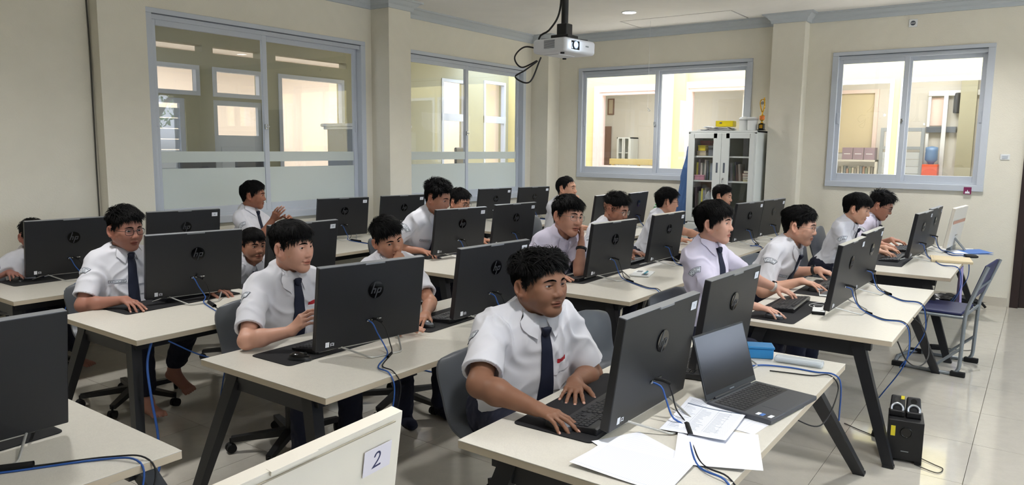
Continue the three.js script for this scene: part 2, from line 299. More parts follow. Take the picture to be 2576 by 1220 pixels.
function makeComputer(label, x, z, ang, { num = '20', logo = true, white = false, group = 'black all-in-one computers on the tables', tag = true, stand = true, y = TOP, name = 'desktop_computer' } = {}) {
  const turn = Math.PI / 2 - (ang * Math.PI) / 180, t = thing(name, label, 'computer', [x, y, z], turn, group);
  const body = white ? M.aioWhite : M.plastic, tilt = (g) => g.rotateX(TILT).translate(0, 0.04, 0), T = (list) => [list].flat(9).map((g) => tilt(norm(g)));
  const shell = rbx(-HPW / 2, HPW / 2, 0, HPH, -0.016, 0.016, 0.004);
  { // the back thins towards its corners along the top
    const p = shell.attributes.position; for (let i = 0; i < p.count; i++) if (p.getZ(i) > 0 && p.getY(i) > HPH * 0.6) { const u = Math.abs(p.getX(i)) / (HPW / 2); p.setZ(i, p.getZ(i) - 0.004 * u); }
  }
  const panel = part('housing', T(shell), body, t);
  part('top_trim', T([rbx(-HPW / 2 + 0.003, HPW / 2 - 0.003, HPH - 0.001, HPH + 0.0012, -0.0155, 0.0125, 0.0006), rbx(-0.05, 0.05, HPH - 0.006, HPH + 0.0018, 0.004, 0.0172, 0.0006)]), white ? M.aioWhite : M.plasticTop, panel);
  part('screen', T(rbx(-HPW / 2 + 0.006, HPW / 2 - 0.006, 0.05, HPH - 0.006, -0.0172, -0.0158, 0.0005)), M.screenOn, t);
  part('chin_bar', T(rbx(-HPW / 2 + 0.004, HPW / 2 - 0.004, 0.004, 0.046, -0.019, -0.0155, 0.001)), white ? M.aioWhite : M.shellDark, t);
  if (logo) {
    const lg = part('logo_disc', T(new THREE.CylinderGeometry(0.039, 0.039, 0.0016, 40).rotateX(Math.PI / 2).translate(0.012, HPH * 0.66, 0.0164)), white ? M.aioWhite2 : M.gloss, t);
    part('logo_letters', T(hpLogo.map((g) => g.clone().scale(0.037, 0.037, 0.02).translate(0.012, HPH * 0.66, 0.0172))), white ? M.chrome : M.logoGrey, lg);
  }
  const io = part('port_recess', T([rbx(-0.03, 0.052, HPH * 0.27, HPH * 0.3, 0.0145, 0.0166, 0.0006)]), M.gloss, t);
  part('port', T([slab(0.013, 0.01, -0.018, HPH * 0.283, 0.0166, 0.001), slab(0.014, 0.006, 0.006, HPH * 0.288, 0.0166, 0.001), slab(0.012, 0.005, 0.028, HPH * 0.288, 0.0166, 0.001), slab(0.012, 0.005, 0.044, HPH * 0.288, 0.0166, 0.001)]), M.chrome, io);
  if (tag) part('number_sticker', T(slab(0.044, 0.03, HPW / 2 - 0.045, HPH - 0.04, 0.0139, 0.0005)), numberLabel(num), t, { label: 'white number sticker' });
  part('service_sticker', T([slab(0.018, 0.023, -HPW / 2 + 0.055, 0.026, 0.016, 0.0005), slab(0.003, 0.014, -HPW / 2 + 0.072, 0.024, 0.016, 0.0004), slab(0.007, 0.003, -HPW / 2 + 0.079, 0.03, 0.016, 0.0004), slab(0.007, 0.003, -HPW / 2 + 0.079, 0.021, 0.016, 0.0004), slab(0.003, 0.014, -HPW / 2 + 0.086, 0.024, 0.016, 0.0004)]), M.label, t, { label: 'white service sticker' });
  if (stand) {
    const r = 0.0042, j = 0.16;
    part('wire_stand', [bent([[-j - 0.05, r, -0.085], [-j, 0.043, 0.012], [j, 0.043, 0.012], [j + 0.05, r, -0.085]], r, 0.02), bent([[-j + 0.012, 0.04, 0.012], [-0.075, r, 0.14], [0.085, r, 0.14], [j - 0.004, 0.04, 0.012]], r, 0.02), rbx(-j, j, 0.034, 0.044, 0.0, 0.014, 0.003)], M.wire, t);
  }
  return t;
}
M.logoGrey = mat('#34363b', 0.45);
M.screenOn = mat('#0a0b10', 0.25, { emissive: new THREE.Color(0.35, 0.42, 0.5), emissiveIntensity: 0.35 });
M.aioWhite = mat('#ebe4d6', 0.45); M.aioWhite2 = mat('#f4f0e8', 0.3);

// ------------------------------------------------------------------ keyboards, mice, pads
const KROWS = [[0, 13], [1, 14], [2, 14], [3, 13], [4, 12], [5, 8]];
function keyGeos(sep) { // local: +z towards the typist
  const keys = [], w = 0.0158, h = 0.0155, put = (x, z, kw, y) => keys.push(rbx(x - kw / 2, x + kw / 2, y, y + 0.006, z - h / 2, z + h / 2, 0.002, 1));
  for (const [r, n] of KROWS) { const z = -0.05 + r * 0.0195, y = 0.02 - r * 0.0022, span = 0.285; for (let i = 0; i < n; i++) { let kw = span / n - 0.0028; if (r === 5 && i === 3) kw = 0.1; const x = -0.205 + (span / n) * (i + 0.5) + (r === 5 ? (i < 3 ? -0.012 * (i - 1) * 0 : 0) : 0); if (r === 5 && (i === 2 || i === 4)) continue; put(x, z, kw, y); } }
  for (let r = 1; r < 6; r++) for (let i = 0; i < 4; i++) put(0.147 + i * 0.0187, -0.05 + r * 0.0195, w, 0.02 - r * 0.0022);
  for (let i = 0; i < 3; i++) for (const r of [0, 1, 2, 4, 5]) if (r < 3 || r === 5 || i === 1) put(0.096 + i * 0.0175 - 0.001, -0.05 + r * 0.0195, 0.0148, 0.02 - r * 0.0022);
  return sep ? keys : [keys];
}
let kbFine = null, kbPlain = null;
function keyboard(label, x, z, turn, fine, y = TOP + 0.004) {
  const turnR = -Math.PI / 2 + turn;
  const src = fine ? kbFine : kbPlain;
  if (src) return copyOf(src, [x, y, z], turnR, label, 'black desktop keyboards');
  const t = thing('keyboard', label, 'keyboard', [x, y, z], turnR, 'black desktop keyboards');
  const pr = new THREE.Shape(); pr.moveTo(-0.072, 0); pr.lineTo(0.07, 0); pr.lineTo(0.072, 0.007); pr.lineTo(-0.068, 0.021); pr.lineTo(-0.074, 0.018);
  const base = norm(new THREE.ExtrudeGeometry(pr, { depth: 0.435, bevelEnabled: true, bevelSize: 0.002, bevelThickness: 0.002, bevelSegments: 1 })); base.rotateY(-Math.PI / 2).translate(0.2175, 0.001, 0);
  part('case', base, M.plastic, t);
  if (fine) for (const k of keyGeos(true)) part('key', k, M.key, t); else part('keys', keyGeos(false), M.key, t, { kind: 'stuff' });
  if (fine) kbFine = t; else kbPlain = t;
  return t;
}
let mouseSrc = null, mouseGrey = null;
function mouse(label, x, z, turn, grey, y = TOP + 0.0035) { // local +z is towards the cable end
  const src = grey ? mouseGrey : mouseSrc;
  if (src) return copyOf(src, [x, y, z], turn, label, 'computer mice');
  const t = thing('computer_mouse', label, 'mouse', [x, y, z], turn, 'computer mice');
  const g = new THREE.SphereGeometry(1, 28, 16), p = g.attributes.position;
  for (let i = 0; i < p.count; i++) { const X = p.getX(i), Y = p.getY(i), Z = p.getZ(i); const k = Math.sign(Z) * Math.pow(Math.abs(Z), 0.85); p.setXYZ(i, X * 0.031 * (1 - 0.13 * (1 - k * k) ), Math.max(0, Y > 0 ? Y * 0.036 * (0.86 - 0.14 * Z) : Y * 0.002), Z * 0.053); }
  g.computeVertexNormals(); part('shell', g, M.plastic, t);
  const b = new THREE.SphereGeometry(1, 20, 12, 0, Math.PI * 2, 0, 1.0), q = b.attributes.position;
  for (let i = 0; i < q.count; i++) { const X = q.getX(i), Y = q.getY(i), Z = q.getZ(i); q.setXYZ(i, X * 0.0315, Y * 0.0366 * (0.86 - 0.14 * Z), Z * 0.054); }
  b.computeVertexNormals(); part('button', b, grey ? M.mouseGrey : M.gloss, t);
  part('scroll_wheel', new THREE.TorusGeometry(0.006, 0.0025, 8, 16).rotateY(Math.PI / 2).translate(0, 0.026, 0.026), M.rubber, t);
  if (grey) mouseGrey = t; else mouseSrc = t;
  return t;
}
M.mouseGrey = mat('#6d7178', 0.3);
function pad(label, x, z, turn, w = 0.3, d = 0.72) { // w across the table, d along it
  const s = new THREE.Shape(), a = w / 2, b = d / 2, r = 0.025; s.moveTo(-a + r, -b); s.lineTo(a - r, -b); s.quadraticCurveTo(a, -b, a, -b + r); s.lineTo(a, b - r); s.quadraticCurveTo(a, b, a - r, b); s.lineTo(-a + r, b); s.quadraticCurveTo(-a, b, -a, b - r); s.lineTo(-a, -b + r); s.quadraticCurveTo(-a, -b, -a + r, -b);
  const g = norm(new THREE.ExtrudeGeometry(s, { depth: 0.003, bevelEnabled: false })).rotateX(-Math.PI / 2);
  const o = solo('mouse_pad', label, 'mouse pad', g, M.pad, 'black desk pads'); o.position.set(x, TOP + 0.0003, z); o.rotation.y = turn; return o;
}
// ------------------------------------------------------------------ office chairs, local facing +z
function chairShell() {
  const prof = new THREE.CatmullRomCurve3([[0, 0.405, 0.235], [0, 0.422, 0.2], [0, 0.41, 0.1], [0, 0.4, 0], [0, 0.402, -0.1], [0, 0.43, -0.18], [0, 0.48, -0.21], [0, 0.55, -0.222], [0, 0.62, -0.235], [0, 0.69, -0.255], [0, 0.72, -0.268]].map((p) => V(...p)), false, 'catmullrom', 0.5);
  const NV = 40, NU = 20, grid = [[], []];
  const half = (t) => { const w = t < 0.4 ? lerp(0.2, 0.222, t / 0.4) : lerp(0.222, 0.205, sstep(0.4, 0.7, t)) + 0.012 * sstep(0.6, 0.85, t); const e0 = clamp(t / 0.1, 0, 1), e1 = clamp((1 - t) / 0.22, 0, 1); return w * Math.pow(1 - Math.pow(1 - e0, 2.6), 1 / 2.6) * Math.pow(1 - Math.pow(1 - e1, 2.5), 1 / 2.5); };
  for (let j = 0; j <= NV; j++) {
    const t = j / NV, c = prof.getPoint(clamp(t, 0.001, 0.999)), tg = prof.getTangent(clamp(t, 0.001, 0.999)), n = V(0, -tg.z, tg.y).multiplyScalar(-1); // n points to the sitter
    if (n.y < 0 && t < 0.4) n.negate();
    const hw = Math.max(half(t), 0.012), curve = lerp(0.018, 0.055, sstep(0.4, 0.75, t));
    const a = [], b = [];
    for (let i = 0; i <= NU; i++) { const u = (i / NU) * 2 - 1, p = c.clone().add(V(u * hw, 0, 0)).addScaledVector(n, curve * Math.pow(Math.abs(u), 2.4) * (hw / 0.21)); a.push(p.clone().addScaledVector(n, 0.006)); b.push(p.addScaledVector(n, -0.007)); }
    grid[0].push(a); grid[1].push(b);
  }
  return { grid, NV, NU };
}
function gridGeo(rows, flip = false) {
  const pos = [], uv = [], idx = [], m = rows[0].length;
  rows.forEach((r, j) => r.forEach((p, i) => { pos.push(p.x, p.y, p.z); uv.push(p.x, p.y + p.z); }));
  for (let j = 0; j + 1 < rows.length; j++) for (let i = 0; i + 1 < m; i++) { const a = j * m + i, b = a + 1, c = a + m, d = c + 1; flip ? idx.push(a, c, b, b, c, d) : idx.push(a, b, c, b, d, c); }
  const g = new THREE.BufferGeometry(); g.setAttribute('position', new THREE.Float32BufferAttribute(pos, 3)); g.setAttribute('uv', new THREE.Float32BufferAttribute(uv, 2)); g.setIndex(idx); g.computeVertexNormals(); return g;
}
function closedShell({ grid }) { const [A, B] = grid, ring = (g) => [...g[0], ...g.slice(1).map((r) => r[r.length - 1]), ...[...g[g.length - 1]].reverse().slice(1), ...g.slice(1, -1).map((r) => r[0]).reverse(), g[0][0]]; return [gridGeo(A, false), gridGeo(B, true), gridGeo([ring(A), ring(B)], false)]; }
let chairSrc = null;
const CHG = 'grey shell swivel chairs';
function officeChair(label, x, z, turn, y = 0) {
  if (chairSrc) return copyOf(chairSrc, [x, y, z], turn, label, CHG);
  const t = thing('swivel_chair', label, 'chair', [x, y, z], turn, CHG), sh = chairShell();
  const mm = M.shell.clone(); mm.side = THREE.DoubleSide; part('seat_shell', closedShell(sh), mm, t);
  const A = sh.grid[0].slice(3, -6).map((r) => r.slice(2, -2).map((p) => p.clone()));
  const lift = (rows, k) => { const g = gridGeo(rows); const n = g.attributes.normal; return rows.map((r, j) => r.map((p, i) => { const q = V(n.getX(j * r.length + i), n.getY(j * r.length + i), n.getZ(j * r.length + i)); if (q.y < 0 && j < 12) q.negate(); if (q.z < 0 && j > 20) q.negate(); const e = Math.min(i, r.length - 1 - i, j, rows.length - 1 - j); return p.clone().addScaledVector(q, e === 0 ? 0.0005 : k); })); };
  const md = M.shellDark.clone(); md.side = THREE.DoubleSide; part('pad', gridGeo(lift(A, 0.009)), md, t);
  part('back_bracket', [bar([0, 0.385, -0.1], [0, 0.42, -0.245], 0.05, 0.012), bar([0, 0.42, -0.242], [0, 0.54, -0.25], 0.05, 0.012)], M.chairSteel, t);
  part('gas_column', [cyl([0, 0.07, 0], [0, 0.26, 0], 0.026, 0.026, 16), cyl([0, 0.26, 0], [0, 0.39, 0], 0.014, 0.014, 12), rbx(-0.08, 0.08, 0.372, 0.395, -0.1, 0.1, 0.006)], M.chairSteel, t);
  const base = part('star_base', [cyl([0, 0.05, 0], [0, 0.1, 0], 0.036, 0.03, 16), ...[0, 1, 2, 3, 4].map((i) => { const a = (i * 2 * Math.PI) / 5 + 0.35; return bar([0.02 * Math.sin(a), 0.085, 0.02 * Math.cos(a)], [0.275 * Math.sin(a), 0.066, 0.275 * Math.cos(a)], 0.044, 0.034, 0.03, 0.024, V(Math.cos(a), 0, -Math.sin(a))); })], M.chairSteel, t);
  for (let i = 0; i < 5; i++) { const a = (i * 2 * Math.PI) / 5 + 0.35, cx = 0.278 * Math.sin(a), cz = 0.278 * Math.cos(a), k = a + 0.9 + i; const s = V(Math.cos(k), 0, Math.sin(k)); part('castor', [cyl([cx, 0.04, cz], [cx, 0.07, cz], 0.006), ...[-1, 1].map((q) => cyl(V(cx, 0.024, cz).addScaledVector(s, q * 0.004), V(cx, 0.024, cz).addScaledVector(s, q * 0.021), 0.024, 0.022, 16)), rbx(cx - 0.012, cx + 0.012, 0.028, 0.046, cz - 0.012, cz + 0.012, 0.005)], M.rubber, base); }
  chairSrc = t; return t;
}
// ------------------------------------------------------------------ signed distance modelling
class Field {
  constructor(k = 0.02) { this.p = []; this.k = k; this.noise = null; }
  cap(a, b, ra, rb = ra, o = {}) { a = v3(a); b = v3(b); const d = b.clone().sub(a); this.p.push({ t: 0, ax: a.x, ay: a.y, az: a.z, dx: d.x, dy: d.y, dz: d.z, inv: 1 / Math.max(1e-9, d.lengthSq()), r: ra, dr: rb - ra, k: o.k ?? this.k, sub: o.sub, flat: o.flat, cut: o.cut }); return this; }
  ball(a, r, o) { return this.cap(a, v3(a).add(V(0, 1e-4, 0)), r, r, o); }
  ell(c, r, o = {}) { // o.q: axes [X, Y, Z] of the ellipsoid
    c = v3(c); const q = o.q ?? [V(1, 0, 0), V(0, 1, 0), V(0, 0, 1)];
    this.p.push({ t: 1, cx: c.x, cy: c.y, cz: c.z, q: q.flatMap((v) => v.toArray()), rx: r[0], ry: r[1], rz: r[2], k: o.k ?? this.k, sub: o.sub }); return this;
  }
  prim(s, x, y, z) {
    if (s.t === 0) {
      const px = x - s.ax, py = y - s.ay, pz = z - s.az; let h = (px * s.dx + py * s.dy + pz * s.dz) * s.inv; const h0 = h; h = h < 0 ? 0 : h > 1 ? 1 : h;
      const ex = px - s.dx * h, ey = py - s.dy * h, ez = pz - s.dz * h; let d = Math.sqrt(ex * ex + ey * ey + ez * ez) - (s.r + s.dr * h);
      if (s.flat) { const L = Math.sqrt(1 / s.inv), e = (h0 - 1) * L; if (e > d) d = e; }
      return d;
    }
    const X = x - s.cx, Y = y - s.cy, Z = z - s.cz, q = s.q, a = (X * q[0] + Y * q[1] + Z * q[2]) / s.rx, b = (X * q[3] + Y * q[4] + Z * q[5]) / s.ry, c = (X * q[6] + Y * q[7] + Z * q[8]) / s.rz;
    const k0 = Math.sqrt(a * a + b * b + c * c), k1 = Math.sqrt((a / s.rx) ** 2 + (b / s.ry) ** 2 + (c / s.rz) ** 2);
    return k1 < 1e-9 ? -Math.min(s.rx, s.ry, s.rz) : (k0 * (k0 - 1)) / k1;
  }
  at(x, y, z) {
    let d = 1e3; const P = this.p;
    for (let i = 0; i < P.length; i++) {
      const s = P[i], e = this.prim(s, x, y, z), k = s.k;
      if (s.sub) { const h = Math.max(k - Math.abs(-d - e), 0) / k; d = -(Math.min(-d, e) - h * h * k * 0.25); } else { const h = Math.max(k - Math.abs(d - e), 0) / k; d = Math.min(d, e) - h * h * k * 0.25; }
    }
    if (this.noise && d < 0.05) d += this.noise(x, y, z);
    if (this.late) for (const s of this.late) { const e = this.prim(s, x, y, z), k = s.k, h = Math.max(k - Math.abs(-d - e), 0) / k; d = -(Math.min(-d, e) - h * h * k * 0.25); }
    if (this.clip) { const c = this.clip(x, y, z); if (c > d) d = c; }
    return d;
  }
  bounds(pad) { const lo = V(9, 9, 9), hi = V(-9, -9, -9); for (const s of this.p) { if (s.sub) continue; if (s.t === 0) for (const h of [0, 1]) { const r = Math.abs(s.r) + Math.abs(s.dr) + pad; lo.min(V(s.ax + s.dx * h - r, s.ay + s.dy * h - r, s.az + s.dz * h - r)); hi.max(V(s.ax + s.dx * h + r, s.ay + s.dy * h + r, s.az + s.dz * h + r)); } else { const r = Math.max(s.rx, s.ry, s.rz) + pad; lo.min(V(s.cx - r, s.cy - r, s.cz - r)); hi.max(V(s.cx + r, s.cy + r, s.cz + r)); } } return [lo, hi]; }
  carve() { this.late = this.p.filter((s) => s.sub); this.p = this.p.filter((s) => !s.sub); return this; }
  grad(p, e = 0.0015) { const d0 = this.at(p.x, p.y, p.z); return V(this.at(p.x + e, p.y, p.z) - d0, this.at(p.x, p.y + e, p.z) - d0, this.at(p.x, p.y, p.z + e) - d0).normalize(); }
  march(o, d, off = 0, far = 0.6) { let t = 0; for (let i = 0; i < 60 && t < far; i++) { const e = this.at(o.x + d.x * t, o.y + d.y * t, o.z + d.z * t) - off; if (e < 0.0003) return o.clone().addScaledVector(d, t); t += Math.max(e * 0.75, 0.0004); } return null; }
}
function netMesh(F, cell, box, color) { // naive surface nets over the blocks that the surface passes
  const [lo, hi] = box ?? F.bounds(cell * 2), nx = Math.ceil((hi.x - lo.x) / cell) + 2, ny = Math.ceil((hi.y - lo.y) / cell) + 2, nz = Math.ceil((hi.z - lo.z) / cell) + 2;
  const val = new Float32Array(nx * ny * nz).fill(1), B = 6, sx = 1, sy = nx, sz = nx * ny, R = B * cell * 0.87 * 1.7 + 0.012;
  for (let bz = 0; bz < nz; bz += B) for (let by = 0; by < ny; by += B) for (let bx_ = 0; bx_ < nx; bx_ += B) {
    const c = F.at(lo.x + (bx_ + B / 2 - 0.5) * cell, lo.y + (by + B / 2 - 0.5) * cell, lo.z + (bz + B / 2 - 0.5) * cell), skip = Math.abs(c) > R;
    for (let z = bz; z < Math.min(nz, bz + B); z++) for (let y = by; y < Math.min(ny, by + B); y++) for (let x = bx_; x < Math.min(nx, bx_ + B); x++) val[x + y * sy + z * sz] = skip ? c : F.at(lo.x + x * cell, lo.y + y * cell, lo.z + z * cell);
  }
  const ids = new Int32Array(nx * ny * nz).fill(-1), pos = [], idx = [], co = [0, sx, sy, sx + sy, sz, sx + sz, sy + sz, sx + sy + sz], E = [[0, 1], [2, 3], [4, 5], [6, 7], [0, 2], [1, 3], [4, 6], [5, 7], [0, 4], [1, 5], [2, 6], [3, 7]];
  for (let z = 0; z + 1 < nz; z++) for (let y = 0; y + 1 < ny; y++) for (let x = 0; x + 1 < nx; x++) {
    const i = x + y * sy + z * sz; let m = 0; for (let k = 0; k < 8; k++) if (val[i + co[k]] < 0) m |= 1 << k;
    if (m === 0 || m === 255) continue;
    let X = 0, Y = 0, Z = 0, n = 0;
    for (const [a, b] of E) { const A = val[i + co[a]], Bv = val[i + co[b]]; if (A < 0 === Bv < 0) continue; const t = A / (A - Bv); X += (a & 1) + ((b & 1) - (a & 1)) * t; Y += ((a >> 1) & 1) + (((b >> 1) & 1) - ((a >> 1) & 1)) * t; Z += (a >> 2) + ((b >> 2) - (a >> 2)) * t; n++; }
    ids[i] = pos.length / 3; pos.push(lo.x + (x + X / n) * cell, lo.y + (y + Y / n) * cell, lo.z + (z + Z / n) * cell);
  }
  for (let z = 1; z + 1 < nz; z++) for (let y = 1; y + 1 < ny; y++) for (let x = 1; x + 1 < nx; x++) {
    const i = x + y * sy + z * sz, s = val[i] < 0;
    for (const [d, p, q] of [[sx, sy, sz], [sy, sz, sx], [sz, sx, sy]]) { if (s === val[i + d] < 0) continue; const a = ids[i], b = ids[i - p], c = ids[i - p - q], e = ids[i - q]; if (a < 0 || b < 0 || c < 0 || e < 0) continue; s ? idx.push(a, b, c, a, c, e) : idx.push(a, c, b, a, e, c); }
  }
  const g = new THREE.BufferGeometry(), n = pos.length / 3, nor = new Float32Array(n * 3), uv = new Float32Array(n * 2), col = color ? new Float32Array(n * 3) : null, e = cell * 0.5;
  for (let i = 0; i < n; i++) {
    let x = pos[i * 3], y = pos[i * 3 + 1], z = pos[i * 3 + 2]; const d = F.at(x, y, z); let gx = F.at(x + e, y, z) - d, gy = F.at(x, y + e, z) - d, gz = F.at(x, y, z + e) - d; const L = Math.hypot(gx, gy, gz) || 1; gx /= L; gy /= L; gz /= L;
    const mv = clamp(d, -cell * 0.4, cell * 0.4); pos[i * 3] = x -= gx * mv; pos[i * 3 + 1] = y -= gy * mv; pos[i * 3 + 2] = z -= gz * mv;
    nor[i * 3] = gx; nor[i * 3 + 1] = gy; nor[i * 3 + 2] = gz; uv[i * 2] = x + z * 0.7; uv[i * 2 + 1] = y + z * 0.4;
    if (col) { const c = color(x, y, z, gx, gy, gz); col[i * 3] = c[0]; col[i * 3 + 1] = c[1]; col[i * 3 + 2] = c[2]; }
  }
  g.setAttribute('position', new THREE.Float32BufferAttribute(pos, 3)); g.setAttribute('normal', new THREE.BufferAttribute(nor, 3)); g.setAttribute('uv', new THREE.BufferAttribute(uv, 2)); if (col) g.setAttribute('color', new THREE.BufferAttribute(col, 3)); g.setIndex(idx);
  return g;
}
// ------------------------------------------------------------------ heads
const FACE = {}; // eye centres etc. in head space: origin mid-head, +z face, +x the person's left
const EYE = V(0.0315, 0.006, 0.0705);
function headField(o) { // o: fat, nose, lips, mouthOpen, lid, smile
  const F = new Field(0.018), f = o.fat ?? 0;
  F.ell([0, 0.032, -0.014], [0.0735, 0.082, 0.093]);
  F.ell([0, 0.02, 0.03], [0.066, 0.07, 0.058]);
  F.ell([0, -0.035, 0.022], [0.058 + f * 0.009, 0.066, 0.066], { k: 0.03 });
  for (const s of [-1, 1]) {
    F.cap([s * (0.054 + f * 0.006), -0.04, -0.008], [s * 0.02, -0.09, 0.058], 0.02 + f * 0.004, 0.017 + f * 0.003, { k: 0.03 });
    F.ball([s * (0.036 + f * 0.004), -0.034, 0.048], 0.03 + f * 0.008, { k: 0.025 });
    F.cap([s * 0.012, 0.026, 0.079], [s * 0.045, 0.025, 0.062], 0.011, 0.009, { k: 0.02 });
    F.ball([s * 0.047, -0.008, 0.057], 0.016, { k: 0.02 });
  }
  F.ball([0, -0.094, 0.06], 0.019 + f * 0.003, { k: 0.025 });
  for (const s of [-1, 1]) F.ell([s * 0.0315, 0.004, 0.094], [0.017, 0.0115, 0.014], { sub: true, k: 0.016 });
  // nose
  F.cap([0, 0.012, 0.081], [0, -0.024, 0.093 + (o.nose ?? 0)], 0.0078, 0.0095, { k: 0.018 });
  F.ball([0, -0.029, 0.0955 + (o.nose ?? 0)], 0.0122, { k: 0.01 });
  for (const s of [-1, 1]) F.ell([s * 0.0142, -0.032, 0.0885], [0.0088, 0.0078, 0.0105], { k: 0.008 });
  for (const s of [-1, 1]) F.ell([s * 0.0075, -0.0395, 0.0935], [0.0042, 0.004, 0.006], { sub: true, k: 0.003 });
  // eyelids: a ball over each eye with an almond slit
  const lid = o.lid ?? 0.005;
  for (const s of [-1, 1]) {
    F.ball([s * EYE.x, EYE.y, EYE.z], 0.0148, { k: 0.006 });
    F.ell([s * EYE.x, EYE.y - 0.0008, EYE.z + 0.014], [0.0148, lid, 0.017], { sub: true, k: 0.0018 });
  }
  // mouth
  const mo = o.mouthOpen ?? 0, w = 0.0225 + (o.smile ?? 0) * 0.004;
  F.ell([0, -0.0585 + mo * 0.2, 0.0815], [w, 0.0075, 0.0125], { k: 0.006 });
  F.ell([0, -0.0695 - mo * 0.8, 0.0795], [w * 0.82, 0.0085, 0.0125], { k: 0.006 });
  F.ell([0, -0.064 - mo * 0.3, 0.094], [w * 0.98, 0.0014 + mo * 0.55, 0.012], { sub: true, k: 0.004 });
  if (o.smile) for (const s of [-1, 1]) F.ell([s * (w + 0.002), -0.0615, 0.083], [0.004, 0.003, 0.009], { sub: true, k: 0.006 });
  F.cap([0, -0.044, 0.094], [0, -0.052, 0.093], 0.0022, 0.0026, { sub: true, k: 0.006 });
  // ears
  for (const s of [-1, 1]) {
    const c = V(s * 0.0785, -0.004, -0.013), q = [V(s * 0.8, 0, 0.6).normalize(), V(0, 0.98, -0.18).normalize(), V(-s * 0.6, 0.14, 0.78).normalize()];
    F.ell(c.clone().addScaledVector(q[0], 0.004 * 1), [0.0072, 0.033, 0.02], { q, k: 0.006 });
    F.ell(c.clone().add(V(s * 0.0125, 0.004, -0.001)), [0.008, 0.019, 0.0095], { q, sub: true, k: 0.005 });
    F.ball(c.clone().add(V(s * 0.004, -0.026, 0.004)), 0.0075, { k: 0.006 });
  }
  return F;
}
function hairLine(a, st) { // lowest y that hair covers, by the angle from straight ahead (0) to the nape (pi)
  const pts = [[0, st.front ?? 0.064], [0.5, (st.front ?? 0.064) - 0.002], [0.85, st.temple ?? 0.042], [1.15, 0.012], [1.3, st.burn ?? -0.006], [1.45, st.burn ?? 0.0], [1.55, 0.036], [1.9, 0.03], [2.2, -0.03], [2.5, -0.056], [3.15, st.nape ?? -0.066]];
  for (let i = 0; i + 1 < pts.length; i++) if (a <= pts[i + 1][0]) return lerp(pts[i][1], pts[i + 1][1], sstep(pts[i][0], pts[i + 1][0], a));
  return pts[pts.length - 1][1];
}
